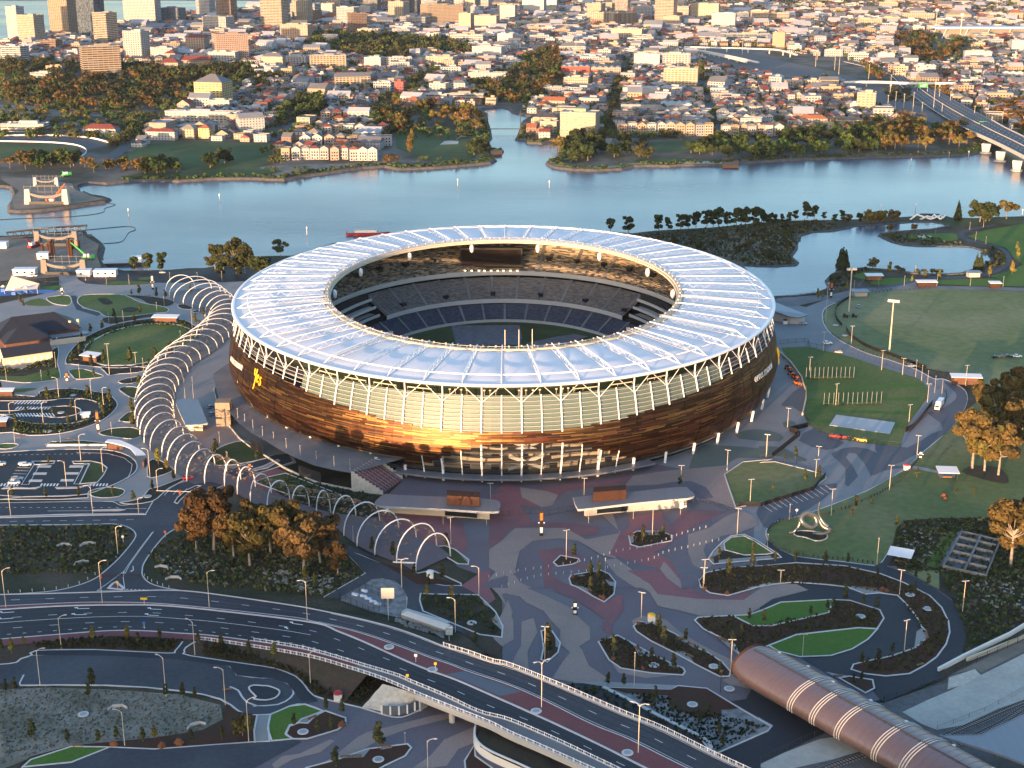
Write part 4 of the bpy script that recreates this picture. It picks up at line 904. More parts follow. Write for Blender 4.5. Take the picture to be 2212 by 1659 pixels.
def script_mark(t0,zb,s_):
 strokes=[[(0,5.4),(.1,3.6),(.7,2.7),(1.5,3.0),(2.1,4.6),(2.2,5.6),(2.0,3.0),(1.6,.2),(.9,-2.2),(.4,-3.2)],[(3.3,1.7),(4.4,2.5),(4.5,3.4),(3.8,3.6),(3.2,2.4),(3.4,1.0),(4.2,.6),(5.1,1.2)],[(7.4,3.0),(6.7,3.3),(6.2,2.6),(7.0,1.6),(7.2,.5),(6.4,-.2),(5.6,.4)]]
 b=MB()
 for sk in strokes:
  P=catmull([Vector((x*s_,y*s_,0))for x,y in sk],False,5);W=[]
  for p in P:
   t=t0+p.x/math.hypot((AO+3)*math.cos(t0),(BO+3)*math.sin(t0));W.append(S(t,foff(zb+p.y)+.9,zb+p.y))
  b.tube(W,.27*s_,6)
 b.build('script_emblem',M['sign_yellow'],st)
script_mark(rad(-54.6),24.6,1.1);script_mark(rad(73.8),20.2,.95)
b=MB();b.tube([(0,0,0),(0,0,2.0)],.08,4);b.box((0,0,2.0),(.9,.9,.4));lme=b.mesh('parapet_lamp',M['wall_cream'])
for dg in(-9,-8,-7,-6,-3,-2,-1,3,4.2,5.4,6.6,9.5,10.6,11.6,12.6):place('parapet_lamp',lme,st,S(rad(dg),-.4,39.8))
for dg in(-27,-21,-14.5,15,21.5,29,-33):
 b=MB();P=[S(rad(dg+q),-.6,40.3)for q in(-2.2,-.7,.7,2.2)];b.bar(P,.4,.9,1.25)
 for q in P:b.tube([q,q+Vector((0,0,1))],.08,4)
 b.build('parapet_light_bar',M['wall_cream'],st)
 # ================================================================ NEAR OBJECTS
b=MB();A=[];B_=[]
for k in range(81):
 x=-2400+k*60;h=69+3.5*math.sin(k*.9)+2.5*math.sin(k*2.3+1)+2*math.sin(k*5.1)
 A.append(Vector((x,-520-20*math.sin(k*.4),h)));B_.append(Vector((x,-300,0)))
b.strip(A,B_);b.strip([Vector((p.x,-1200,0))for p in A],A)
struct(b.build('hills',M['ground_scrub']))  # unseen ridge added behind the camera, crest shaped to shade the near ground
b=MB();b.poly([(-2600,-1300),(2600,-1300),(2600,160),(-2600,160)],-.3);struct(b.build('ground_behind',M['ground_scrub']))
# ---- podium terrace on the left with its patterned wall
PZ=8.0
pod=gp('i:1790,-20 1795,20 1840,200 1905,280 j:12,262 100,368 200,445 300,500 450,592 570,650 700,702 860,738 985,760',PZ)
inner_arc=[S(rad(a),-4,PZ)for a in range(-22,-112,-6)]
pr=thing('terrace','raised grey concourse terrace along the stadium left flank','terrace',pod[0],exact=True)
def loc_mb(o):return Vector(o.location)
def rel(P,o):return[Vector(p)-Vector(o.location)for p in P]
b=MB();b.poly(rel(pod+[S(rad(-17),-4,PZ)]+inner_arc,pr),0);b.build('deck',M['concrete_dark'],pr)
wall_line=pod[3:]
b=MB();b.bar(rel([Vector((p.x,p.y,0))for p in wall_line],pr),.5,-PZ,1.0-PZ+PZ);b.build('retaining_wall',M['limestone'],pr)
b=MB();b.bar(rel([Vector((p.x,p.y,0))for p in pod[:4]],pr),.5,-PZ,1.0);b.build('parapet',M['wall_concrete'],pr)
tp=[g1('j',x,y,0)for x,y in((305,640),(440,700))]
d_=(tp[1]-tp[0]).normalized();nrm=Vector((d_.y,-d_.x,0))
if nrm.y>0:nrm=-nrm
def on_wall(mb,t0,t1,z0,z1,out=.35,m=0):
 a,c=at_len(wall_line,t0),at_len(wall_line,t1);dd=(c-a);dd.z=0;dd.normalize();n_=Vector((dd.y,-dd.x,0));n_=n_ if n_.y<0 else-n_
 P=[Vector((q.x,q.y,0))+n_*out for q in(a,c)]
 mb.add([P[0]+Vector((0,0,z0)),P[1]+Vector((0,0,z0)),P[1]+Vector((0,0,z1)),P[0]+Vector((0,0,z1))],[(0,1,2,3)],m)
for t0,t1 in((.335,.385),(.39,.44)):
 b=MB();on_wall(b,t0,t1,.1,5.2,.45);b.v=[tuple(Vector(v)-Vector(pr.location))for v in b.v];b.build('tunnel_mouth',M['black'],pr)
b=MB();on_wall(b,.73,.86,.1,5.5,.45);b.v=[tuple(Vector(v)-Vector(pr.location))for v in b.v];b.build('loading_door',M['steel_dark'],pr)
mat('stone_tan',(.25,.19,.14),.9,.2,.3)
b=MB();c_=g1('i',1880,420,0);b.box(Vector((c_.x,c_.y+3,0))-Vector(pr.location),(7,7,12));b.build('stair_tower',M['stone_tan'],pr)
T0,T1=g1('j',985,760,PZ),g1('j',1165,655,PZ);E0,E1=g1('j',1235,920,.1),g1('j',1385,812,.1)
sr=thing('grand_stair','broad dark red stair climbing from plaza to the terrace','stairs',(E0+E1)/2,exact=True)
b=MB();ns=30;O=Vector(sr.location)
for k in range(ns):
 a0,a1=E0.lerp(T0,k/ns),E1.lerp(T1,k/ns);c0,c1=E0.lerp(T0,(k+1)/ns),E1.lerp(T1,(k+1)/ns)
 z=c0.z
 b.quad(a0-O,a1-O,Vector((a1.x,a1.y,z))-O,Vector((a0.x,a0.y,z))-O);b.quad(Vector((a0.x,a0.y,z))-O,Vector((a1.x,a1.y,z))-O,c1-O,c0-O)
b.build('steps',M['pave_red'],sr)
for q in(0,1):
 b=MB();A,B_=(E0,T0)if q==0 else(E1,T1)
 out=Vector((0,-.5,0))if q==0 else Vector((0,.5,0))
 for k in range(9):
  p0,p1=A.lerp(B_,k/9),A.lerp(B_,(k+1)/9);zt=p1.z+1.0
  vs=[p0+out,p1+out,Vector((p1.x,p1.y,zt))+out,Vector((p0.x,p0.y,zt))+out];w2=out*1.4
  vs[0].z=vs[1].z=0
  vs2=[v+w2 for v in vs];vs=[v-O for v in vs];vs2=[v-O for v in vs2]
  b.add(vs+vs2,[(0,1,2,3),(7,6,5,4),(3,2,6,7),(0,3,7,4),(1,5,6,2)])
 b.build('side_wall',M['limestone'],sr)
for k in range(7):
 f_=(k+1)/8;A,B_=E0.lerp(E1,f_),T0.lerp(T1,f_);b=MB();b.tube([A+Vector((0,0,1.0))-O,B_+Vector((0,0,1.0))-O],.07,4)
 for q in range(7):P=A.lerp(B_,q/6)-O;b.tube([P,P+Vector((0,0,1))],.05,4)
 b.build('handrail',M['galv'],sr)
 # ---- gate buildings
def gate(base,top_pts,roofz,desc,letter,lt,box=None,wallmat='wall_cream',lpos=None,rail=None):
 RP=gp(top_pts,roofz);c=sum(RP,Vector((0,0,0)))/len(RP);c.z=0
 o=thing('gate_building',desc,'gate building',c,exact=True)
 P=catmull(rel(RP,o),True,4);b=MB();b.prism(P,roofz-.9,roofz,0,1);
 rib=offs(P if area2(P)>0 else P[::-1],.8,True);ro=b.build('roof',[M['galv'],M['roof_zinc']],o)
 Q_=gp(base,0);Q_=rel(Q_,o);b=MB();b.prism(Q_,0,roofz-1.0);wo=b.build('wall',M[wallmat],o)
 if rail:
  b=MB();F0,F1=[v-c for v in gp(rail,1.0)]
  dd=(F1-F0).normalized();nn=Vector((dd.y,-dd.x,0));nn=nn if nn.y<0 else-nn
  b.quad(F0+nn*.2,F1+nn*.2,F1+nn*.2+Vector((0,0,2)),F0+nn*.2+Vector((0,0,2)));b.build('counter_window',M['dark_glass'],wo)
 if box:
  q=gp(box[0],roofz);q=rel(q,o);b=MB();b.prism(q,roofz+.05,roofz+box[1]);b.build('plant_screen',M['rust'],o)
 if letter:
  me=text_mesh(letter,3.4,.12);vs=[v.co.copy()for v in me.vertices];fs=[list(p.vertices)for p in me.polygons];bpy.data.meshes.remove(me)
  L0,L1=[v-c for v in gp(lpos,1.4)];dd=(L1-L0);dd.z=0;dd.normalize();nn=Vector((dd.y,-dd.x,0));nn=nn if nn.y<0 else-nn
  b=MB();b.add([L0+dd*v.x+nn*.3+Vector((0,0,v.y))for v in vs],fs);b.build('sign_lettering',M['sign_white'],o)
 return o
gate('j:1235,1040 1290,1075 2070,1125 2060,1060 1250,1010','j:1170,985 1245,925 1350,930 1800,950 2120,970 2140,1030 2100,1062 1700,1040 1280,1020 1190,1010',5.4,'long gate pavilion with rust box, its letter A by the arches','A',0,('j:1735,1010 1990,1025 1995,985 1735,965',4.2),'wall_cream','j:1250,1070 1300,1075','j:1720,1090 1970,1110')
gate('k:745,1095 760,1100 1085,1065 1550,1030 1545,985 760,1040','k:665,960 700,945 1070,910 1500,868 1570,890 1612,930 1560,955 1450,965 1085,1000 740,1040 690,1030',5.4,'long gate pavilion with rust box and letter B on the plaza','B',0,('k:815,985 1075,965 1070,925 820,945',4.2),'wall_concrete','k:1490,1035 1540,1030','k:845,1075 1080,1055')
gate('i:1580,455 1705,462 1720,400 1600,260 1530,260','i:1480,230 1495,198 1560,190 1650,195 1680,230 1735,370 1730,395 1580,410 1550,390',5.4,'small gate pavilion with zinc roof and letter E beside the terrace','E',0,None,'wall_cream','i:1600,455 1640,457')
# ---- arched walkway
LR=gp('e:1392,885 1455,950 1540,980 1600,1002 1660,1032 1740,1095 1742,1155 1600,1292 1440,1402 1340,1472 1260,1542 1205,1632 i:1140,212 1130,352 1145,402 1180,502 1220,572 1280,642 1355,672 1430,782 1535,857 1645,922 1800,892 1935,952 2070,1042 j:315,1045 485,1075 655,1092 800,1142 925,1250 1065,1355 1225,1425 1395,1487 1490,1541')
RRr=gp('e:1640,850 1760,845 1850,872 1920,925 1990,990 2030,1060 2040,1150 1905,1276 1840,1342 1770,1392 1695,1442 1625,1487 1580,1552 i:1530,32 1500,87 1475,142 1468,207 1460,267 1465,327 1475,392 1500,457 1640,582 1690,642 1752,712 1835,772 1945,837 2060,892 2180,952 j:400,945 520,985 690,1040 850,1082 1015,1102 1185,1132 1360,1202 1520,1282 1665,1337 1762,1416')
LR=catmull(LR,False,3);RRr=catmull(RRr,False,3)
NA=45
arches=thing('arched_walkway','winding walkway of white hoop arches curling round the stadium','walkway arches',at_len(LR,.5),exact=True)
Oa=Vector(arches.location)
for k in range(NA):
 t=k/(NA-1);a,c=at_len(LR,t),at_len(RRr,t);hh=11.0+(1.5 if k>NA-3 else 0)
 P=[]
 for q in range(15):
  s_=q/14;x=.5-.5*math.cos(math.pi*s_);P.append(a.lerp(c,x)+Vector((0,0,hh*math.sin(math.pi*s_)**.82))-Oa)
 b=MB();b.tube(P,.27,6);b.build('arch',M['steel_white'],arches,smooth=True)
b=MB();b.tube([at_len(LR,1.0-.026)-Oa,at_len(LR,1.0)+Vector((0,0,4))-Oa],.3,6);b.build('tie_beam',M['steel_white'],arches)
PAN=MB();PAN.box((0,0,0),(1.1,.9,.06));pme=PAN.mesh('shade_leaf',M['timber'])
def net(name,t0,t1,n,m):
 b=MB()
 for q in range(n):
  t=R.uniform(t0,t1);s_=R.uniform(.12,.88);a,c=at_len(LR,t),at_len(RRr,t);x=.5-.5*math.cos(math.pi*s_)
  P=a.lerp(c,x)+Vector((0,0,10.4*math.sin(math.pi*s_)**.82))-Oa;w_=R.uniform(.35,.6);an=R.uniform(0,3.14);tl=R.uniform(-.5,.5)
  dx=Vector((math.cos(an),math.sin(an),tl))*w_;dy=Vector((-math.sin(an),math.cos(an),-tl*.5))*w_
  b.quad(P-dx-dy,P+dx-dy,P+dx+dy,P-dx+dy)
 return b.build(name,M[m],arches)
mat('net_leaf',(.20,.115,.06),.6,.3,.6,metallic=.2);mat('net_mesh',(.10,.10,.105),.7,.3,.6)
struct(net('shade_leaves',.70,1.0,900,'net_leaf'),'stuff');struct(net('shade_mesh',.10,.72,2600,'net_mesh'),'stuff')
b=MB();A=[at_len(LR,k/60)for k in range(61)];B_=[at_len(RRr,k/60)for k in range(61)]
for p in A+B_:p.z=.43
b.strip(A,B_);struct(b.build('path',M['concrete_dark']));b=MB();A2=[Vector((p.x,p.y,.47))for p in A[42:]];B2=[Vector((p.x,p.y,.47))for p in B_[42:]];b.strip(A2,B2);struct(b.build('path',M['pave_slate']))
# ---- the avenue that climbs onto the bridge
def zr(u):return .35+5.5*smooth((u-430)/470)
def line_z(s,du=0):
 out=[]
 for u,v in pts(s):out.append(G(u,v,zr(u-du)))
 return out
def rs(P,n=90):P=catmull(P,False,4);return[at_len(P,k/n)for k in range(n+1)]
E_up=rs(line_z('m:-200,222 0,205 400,196 900,182 1200,172 1400,168 1700,188 n:300,292 600,347 900,412 1170,482 1400,562 1600,642 1800,702 2000,775 o:0,802 400,962 700,1092 1000,1222 1300,1342 1700,1542 1950,1659 2100,1730',90))
M_up=rs(line_z('m:-200,318 0,303 400,283 800,270 1400,285 n:300,392 500,432 800,502 1000,562 1200,632 1500,742 1650,792 1800,852 o:0,962 300,1092 700,1292 1000,1412 1300,1562 1500,1659 1700,1755',70))
M_lo=rs(line_z('m:-200,352 0,332 500,302 1000,292 1500,307 n:450,432 700,512 900,592 1100,682 1300,772 1500,852 1700,922 o:0,1112 400,1292 800,1482 1150,1659 1400,1780',60))
E_lo=rs(line_z('m:-200,600 0,580 500,540 900,510 1200,510 1500,530 1800,552 n:300,642 600,712 900,802 1200,892 1320,945 1600,1062 1900,1202 o:0,1262 400,1432 800,1622 1100,1765',0))
F_in=[p.copy()for p in offs(E_lo,-.9)];
F_out=rs(line_z('m:-200,655 0,638 300,612 800,562 1200,560 1550,582 1800,602 n:400,722 800,832 1100,932 1400,1062 1700,1182 2000,1302 o:0,1372 300,1502 650,1659 900,1775',0))
def strip_o(name,A,B_,m,dz=0):
 b=MB();b.strip([p+Vector((0,0,dz))for p in A],[p+Vector((0,0,dz))for p in B_]);return struct(b.build(name,M[m]))
for A_,B_ in((E_up,M_up),(M_lo,E_lo)):
 for f_ in(.16,.34,.64,.83):
  L_=[p.lerp(q,f_)+Vector((0,0,.028))for p,q in zip(A_,B_)];b=MB();b.strip(offs(L_,.35),offs(L_,-.35));struct(b.build('wheel_track',M['asphalt_worn']))
strip_o('road',E_up,M_up,'asphalt',.02);strip_o('road',M_lo,E_lo,'asphalt_dark',.02);strip_o('median',M_up,M_lo,'brick_red',.12);strip_o('footpath',E_lo,F_out,'concrete_dark',.1)
strip_o('footpath',E_lo[:52],F_out[:52],'brick_red',.13)
for P,w_ in((M_up,.3),(M_lo,.7),(E_lo,.5),(E_up,.5)):
 b=MB();b.bar([p+Vector((0,0,.02))for p in P],w_,-.05,.17);struct(b.build('kerb',M['kerb']))
nb0=0
mid=[a.lerp(c,.5)for a,c in zip(M_up,M_lo)]
i0,i1=62,72
k0=min(range(91),key=lambda i:abs(proj(M_up[i])[0]-1015));k1=min(range(91),key=lambda i:abs(proj(M_up[i])[0]-1150))
strip_o('median',[M_up[i].lerp(M_lo[i],.12)for i in range(k0,k1)],[M_up[i].lerp(M_lo[i],.86)for i in range(k0,k1)],'pave_bluegrey',.15)
b=MB()
def dash(A,B_,f,step,ln,w_=.16,i0=0,i1=90,dz=.045):
 L=[a.lerp(c,f)for a,c in zip(A,B_)][i0:i1+1];tot=sum((q-p).length for p,q in zip(L,L[1:]));s_=0
 while s_<tot-ln:
  b.bar([at_len(L,s_/tot)+Vector((0,0,dz)),at_len(L,(s_+ln)/tot)+Vector((0,0,dz))],w_,0,.02);s_+=step
dash(E_up,M_up,.5,12,3);dash(M_lo,E_lo,.3,12,3,i1=55);dash(M_lo,E_lo,.66,12,3,i1=50);dash(M_lo,E_lo,.5,12,3,i0=56)
dash(M_lo,E_lo,.45,8.0,7.9,i1=44);dash(M_lo,E_lo,.86,5,1.2,i1=50)
dash(E_up,M_up,.9,8,7.9,.12,i0=40);dash(E_up,M_up,.08,8,7.9,.12,i0=40)
def arrow(c,d,s_=1.0,m=0):
 d=d.normalized();n_=Vector((-d.y,d.x,0));f=lambda x,y:c+d*x*s_+n_*y*s_+Vector((0,0,.05))
 b.add([f(-3,-.18),f(.6,-.18),f(.6,.18),f(-3,.18)],[(0,1,2,3)]);b.add([f(.6,-.1),f(1.5,-1.0),f(2.0,-.8),f(1.0,.2)],[(0,1,2,3)]);b.add([f(1.2,-1.4),f(2.6,-.9),f(2.0,-.2)],[(0,1,2)])
for q in('m:30,355 20,407 680,322 655,374 1290,327 1265,378 1900,365 1855,412 n:345,450 300,495').split():
 pass
for t_,x,y in(('m',45,356),('m',35,408),('m',680,322),('m',655,374),('m',1290,327),('m',1265,378),('m',1900,365),('m',1855,413),('n',345,450),('n',300,495)):
 u,v=U(t_,x,y);P=G(u,v,zr(u-30));i=min(range(90),key=lambda q:(M_lo[q]-P).length);arrow(P,M_lo[max(0,i-1)]-M_lo[i+1])
P=g1('m',1120,-10,.28);arrow(P,Vector((.3,-1,0)),.9)
struct(b.build('road_marking',M['white_line']))
bi_lo=min(range(91),key=lambda i:abs(proj(F_out[i])[0]-900));bi_up=min(range(91),key=lambda i:abs(proj(E_up[i])[0]-1015))
br=thing('road_bridge','concrete road bridge carrying the avenue across the plaza underpass','bridge',F_out[bi_lo],exact=True);Ob=Vector(br.location)
b=MB();A=[p-Ob for p in F_out[bi_lo:]];B_=[p-Ob for p in E_up[bi_up:]]
b.bar(A,.8,-1.5,.35);b.build('edge_beam',M['wall_concrete'],br)
b=MB();b.bar(B_,.8,-1.5,.35);b.build('edge_beam',M['wall_concrete'],br)
b=MB();n_=30;A3=[at_len(A,k/n_)-Vector((0,0,1.45))for k in range(n_+1)];B3=[at_len(B_,k/n_)-Vector((0,0,1.45))for k in range(n_+1)];b.strip(A3,B3);b.build('soffit',M['wall_concrete'],br)
for f_ in(.12,.35,.6,.85):
 P=g1('n',1665,1275,0)
 if f_==.12:C_=P
 else:C_=P.lerp(at_len(B3,.42)+Ob,f_)
 b=MB();b.lathe([(.95,0),(.95,4.5)],12,C_-Ob+Vector((0,0,-C_.z)));b.build('pier',M['wall_concrete'],br)
SL=[g1('n',905,1155,.25),g1('n',1100,1190,.4),g1('n',1250,1180,.4),g1('n',1385,1100,1.5)];ST=[G(*U('n',1080,955),zr(830)-.2),G(*U('n',1180,980),zr(850)),G(*U('n',1290,1015),zr(880)-.4),G(*U('n',1390,1060),zr(900)-.6)]
b=MB();n_=10;Lb=[at_len(SL,k/n_)for k in range(n_+1)];Lt=[at_len(ST,k/n_)for k in range(n_+1)]
for q in range(6):
 b.strip([Lb[k].lerp(Lt[k],q/6)+Vector((0,0,.15*math.sin(q*2.1+k)))for k in range(n_+1)],[Lb[k].lerp(Lt[k],(q+1)/6)+Vector((0,0,.15*math.sin((q+1)*2.1+k)if q<5 else 0))for k in range(n_+1)])
struct(b.build('stone_slope',M['limestone']))
b=MB();W0=gp('n:1075,1200 1180,1207 1270,1200 1350,1172 1410,1150 1465,1120',.3)
o=thing('abutment_wall','curved blue panel wall below the pale stone slope at the bridge','wall',W0[0],exact=True);Ow=Vector(o.location)
for p,q in zip(catmull(W0,False,2),catmull(W0,False,2)[1:]):b.bar([p-Ow,q-Ow],.3,-.3,2.6)
b.build('panel',M['pave_bluegrey'],o)
for k in range(7):
 P=at_len(W0,k/6)-Ow;b=MB();b.box((P.x,P.y-.25,-.3),(.5,.4,3.0));b.build('pilaster',M['wall_white'],o)
def slope(edge,sgn,i0,i1,m,name='embankment'):
 P=edge[i0:i1];out=offs(P,sgn*1.0);b=MB();B_=[]
 for p,q in zip(P,out):
  d=(q-p);d.z=0;d.normalize();B_.append(p+d*(1.0+p.z*2.0));B_[-1].z=.05
 b.strip([p-Vector((0,0,.05))for p in P],[lerp(p,q,.45)+Vector((0,0,.15))for p,q in zip(P,B_)]);b.strip([lerp(p,q,.45)+Vector((0,0,.15))for p,q in zip(P,B_)],B_);return struct(b.build(name,M[m]))
sg=-1 if offs(F_out,1)[30].y>F_out[30].y else 1
slope(F_out,sg,0,min(range(91),key=lambda i:abs(proj(F_out[i])[0]-808)),'dirt_brown');slope(E_up,-sg,36,bi_up+1,'bed_dark')
b=MB();b.bar([F_out[bi_lo]+Vector((1,0,-1.5-(zr(900)-1.5)/1)),E_up[bi_up]+Vector((1,0,0))-Vector((0,0,zr(900)))],.6,0,4.4)
reg(b.build('underpass_wall',M['wall_concrete']),'concrete underpass wall under the road bridge deck','wall',exact=True,pos=F_out[bi_lo])
W=gp('n:1890,1320 1862,1380 1855,1470 1900,1540 2000,1605 2212,1700 2400,1790',0)
o=thing('retaining_wall','curved white retaining wall with planted top beside the bridge','wall',W[2],exact=True);Ow=Vector(o.location)
b=MB();b.bar(rel(catmull(W,False,4),o),.6,0,3.4);b.build('wall',M['wall_white'],o)
b=MB();top=gp('n:1895,1310 1880,1400 1900,1480 2010,1550 2212,1640 2500,1760 2500,1500 2212,1460 2000,1330',3.2);b.poly(rel(top,o),3.1);b.build('planted_top',M['bed_dark'],o)
# ---- railings: rails, infill and posts
def railing(P,desc,h=1.25,step=2.4,white=True,infill=True,base=.0,cat='railing',m=None,exact=True,ends=None):
 P=[Vector(p)for p in P];c=P[len(P)//2].copy();o=thing('railing' if white else 'fence',desc,cat,c,exact=exact)
 mm=M[m]if m else(M['steel_white']if white else M['steel_dark']);L=[p-c for p in P]
 b=MB();b.bar(L,.14,base+h-.12,base+h);b.bar(L,.1,base+.15,base+.24);b.build('rail',mm,o)
 if infill=='solid':b=MB();b.bar(L,.05,base+.1,base+h-.1);b.build('panel',mm,o)
 elif infill:
  b=MB();tot=sum((q-p).length for p,q in zip(L,L[1:]));n=int(tot/.8)
  for k in range(n):
   p=at_len(L,(k+.5)/n);b.box((p.x,p.y,p.z+base+.2),(.07,.07,h-.3))
  b.build('infill',mm,o)
 tot=sum((q-p).length for p,q in zip(L,L[1:]));n=max(2,min(99,int(tot/step)));pb=MB();pb.box((0,0,0),(.2,.2,h+.1));pm=pb.mesh('post',mm)
 for k in range(n+1):
  p=at_len(L,k/n);place('post',pm,o,(p.x,p.y,p.z+base))
 return o
ri=min(range(91),key=lambda i:abs(proj(F_out[i])[0]-435));rj=min(range(91),key=lambda i:abs(proj(E_lo[i])[0]-555))
railing([p+Vector((0,0,.12))for p in F_out[ri:]],'white railing on the outer side of the footpath')
railing([p+Vector((0,0,.12))for p in E_lo[rj:]],'white railing between the footpath and dark carriageway',h=1.1)
railing([p+Vector((0,0,.12))for p in E_up[bi_up-3:]],'white railing along the plaza side of the bridge',h=1.4)
# ---- tavern group on the left
def hip(mb,x0,x1,y0,y1,z0,h,ridge=.5,ov=.6,m=0):
 x0-=ov;x1+=ov;y0-=ov;y1+=ov;w_,d_=x1-x0,y1-y0
 if w_>=d_:r0,r1=(x0+d_*ridge,(y0+y1)/2,z0+h),(x1-d_*ridge,(y0+y1)/2,z0+h)
 else:r0,r1=((x0+x1)/2,y0+w_*ridge,z0+h),((x0+x1)/2,y1-w_*ridge,z0+h)
 v=[(x0,y0,z0),(x1,y0,z0),(x1,y1,z0),(x0,y1,z0),r0,r1]
 if w_>=d_:f=[(0,1,5,4),(1,2,5),(2,3,4,5),(3,0,4)]
 else:f=[(0,1,4),(1,2,5,4),(2,3,5),(3,0,4,5)]
 mb.add(v,f+[(3,2,1,0)],m)
def gable(mb,x0,x1,y0,y1,z0,h,ov=.5,m=0,mg=1):
 x0-=ov*.3;x1+=ov*.3;ym=(y0+y1)/2;a,c=y0-ov,y1+ov
 v=[(x0,a,z0),(x1,a,z0),(x1,c,z0),(x0,c,z0),(x0,ym,z0+h),(x1,ym,z0+h)]
 mb.add(v,[(0,1,5,4),(2,3,4,5)],m);mb.add(v,[(1,2,5),(3,0,4)],mg);mb.add(v,[(3,2,1,0)],m)
c=g1('e',330,1290,0);o=thing('tavern','large tavern with dark slate hipped roofs and two chimneys','tavern',c,rad(28),exact=True)
b=MB();b.box((0,12,0),(46,22,5));b.box((-8,-4,0),(24,16,4.5));b.build('wall',M['brick_wall'],o)
b=MB();hip(b,-23,23,1,23,5,8.5,.5,1.4);hip(b,-20,4,-12,5,4.5,6.5,.5,1.2);hip(b,-44,-20,2,22,4.5,6,.5,1);b.build('roof',M['roof_slate'],o)
for x in(19,24):b=MB();b.lathe([(.9,4),(.9,9)],10,(x,-1+x*.3,0));b.build('chimney',M['wall_cream'],o)
b=MB();b.box((16,-5,3.2),(22,7,.4));b.build('canopy',M['roof_zinc'],o);b=MB();b.box((14,-11,0),(20,2,2.8));b.build('bar_counter',M['wall_cream'],o)
for k in range(5):b=MB();b.box((8+k*4,-1.2,1),(1.8,.2,2.2));b.build('window',M['dark_glass'],o)
c=g1('e',180,1480,0);o=thing('annex_hall','cream stone hall with slate gable roof and lit windows','hall',c,rad(30),exact=True)
b=MB();b.box((4,6,0),(26,12,5));b.build('wall',M['wall_cream'],o);b=MB();gable(b,-9,17,0,12,5,4,.8);b.build('roof',[M['roof_slate'],M['wall_cream']],o)
for k in range(7):b=MB();b.box((-6+k*3.4,-.1,1.6),(.8,.2,1.0));b.build('window',M['lamp_warm'],o)
b=MB();b.box((-9.1,6,0),(.2,2.6,3));b.build('door',M['black'],o)
PAR=MB();PAR.tube([(0,0,0),(0,0,2.9)],.06,5);PAR.lathe([(1.5,2.2),(.1,3.1)],8,m=1);parm=PAR.mesh('parasol',[M['galv'],M['white_paint']])
for k,(x,y)in enumerate(((40,1270),(90,1245),(130,1250),(205,1240),(370,1265),(410,1285),(425,1305),(160,1460),(10,1280))):
 reg(place('parasol',parm,None,g1('e',x,y,.3)),'white folded parasol at the tavern terrace','parasol','parasols of the tavern terrace',True)
c=g1('e',170,880,.3);o=thing('shade_sail','beige peaked shade sail over the blue playground','shade sail',c,exact=True)
b=MB();b.add([(-9,-3,2),(12,-2,3),(10,9,4),(-8,10,9)],[(0,1,2),(0,2,3)]);b.add([(-9,-3,2.1),(0,-8,3),(12,-2,3.1)],[(0,1,2)]);b.build('canvas',M['canvas'],o)
for x,y,h in((-9,-3,2),(12,-2,3.1),(10,9,4.1),(-8,10,9.2)):b=MB();b.tube([(x,y,0),(x,y,h)],.15,5);b.build('mast',M['galv'],o)
for k,(x,y)in enumerate(((30,870),(120,895),(220,880))):
 c=g1('e',x,y,.3);o=thing('playground_tower','blue climbing tower beside the shade sail','play tower',c,group='play towers');b=MB();b.box((0,0,0),(2.6,2.6,2.2));b.build('platform',M['blue_paint'],o);b=MB();b.add([(-1.4,-1.4,3.4),(1.4,-1.4,3.4),(1.4,1.4,3.4),(-1.4,1.4,3.4),(0,0,4.6)],[(0,1,4),(1,2,4),(2,3,4),(3,0,4),(3,2,1,0)]);b.build('cap',M['white_paint'],o)
 b=MB();b.tube([(1.3,0,2.2),(3,0,1.2),(4.6,0,.3)],.4,6);b.build('slide',M['blue_paint'],o)
 # ---- small pavilions / shelters
def shelter(t,x,y,w_,d_,h,rz,desc,wall='timber',roof='roof_white',closed=True,slopeh=.5):
 c=g1(t,x,y,.3);o=thing('shelter',desc,'shelter',c,rz,exact=True)
 b=MB();v=[(-w_/2-.5,-d_/2-.5,h),(w_/2+.5,-d_/2-.5,h),(w_/2+.5,d_/2+.5,h+slopeh),(-w_/2-.5,d_/2+.5,h+slopeh)]
 b.add(v+[(p[0],p[1],p[2]+.25)for p in v],[(3,2,1,0),(4,5,6,7),(0,1,5,4),(1,2,6,5),(2,3,7,6),(3,0,4,7)]);b.build('roof',M[roof],o)
 if closed:b=MB();b.box((0,.4,0),(w_*.92,d_*.7,h-.02));b.build('wall',M[wall],o)
 else:b=MB();b.box((0,.2,0),(w_*.5,.6,.5));b.build('bench',M['timber'],o)
 for sx in(-1,1):
  for sy in(-1,1):b=MB();b.box((sx*w_*.47,sy*d_*.46,0),(.2,.2,h+(slopeh if sy>0 else 0)*.9));b.build('post',M['steel_dark'],o)
 return o
shelter('e',1395,1125,15,5,3.4,rad(-4),'brick kiosk with white roof between the two left lawns','brick_wall');shelter('e',770,1450,10,6,3.4,rad(-22),'brick toilet block with white roof at the oval lawn edge','brick_wall')
shelter('h',950,770,11,5,3.2,0,'timber kiosk with white roof on the lake lawn');shelter('h',1390,825,13,4,3.2,0,'rusty red kiosk with flat roof behind the big oval','rust');shelter('h',1965,835,7,4,3.2,0,'small rusty kiosk at the far right of the oval','rust')
shelter('h',1720,1645,15,5,4.2,rad(-6),'white roofed service shed in fenced yard beside the oval','brick_wall');shelter('l',1565,850,8,6,3.2,rad(-5),'picnic shelter on slab below the big gum trees','timber','roof_white',False);shelter('l',1170,1560,8,6,3.6,rad(-25),'white roofed picnic shelter beside the dark scrub','timber','roof_white',False)
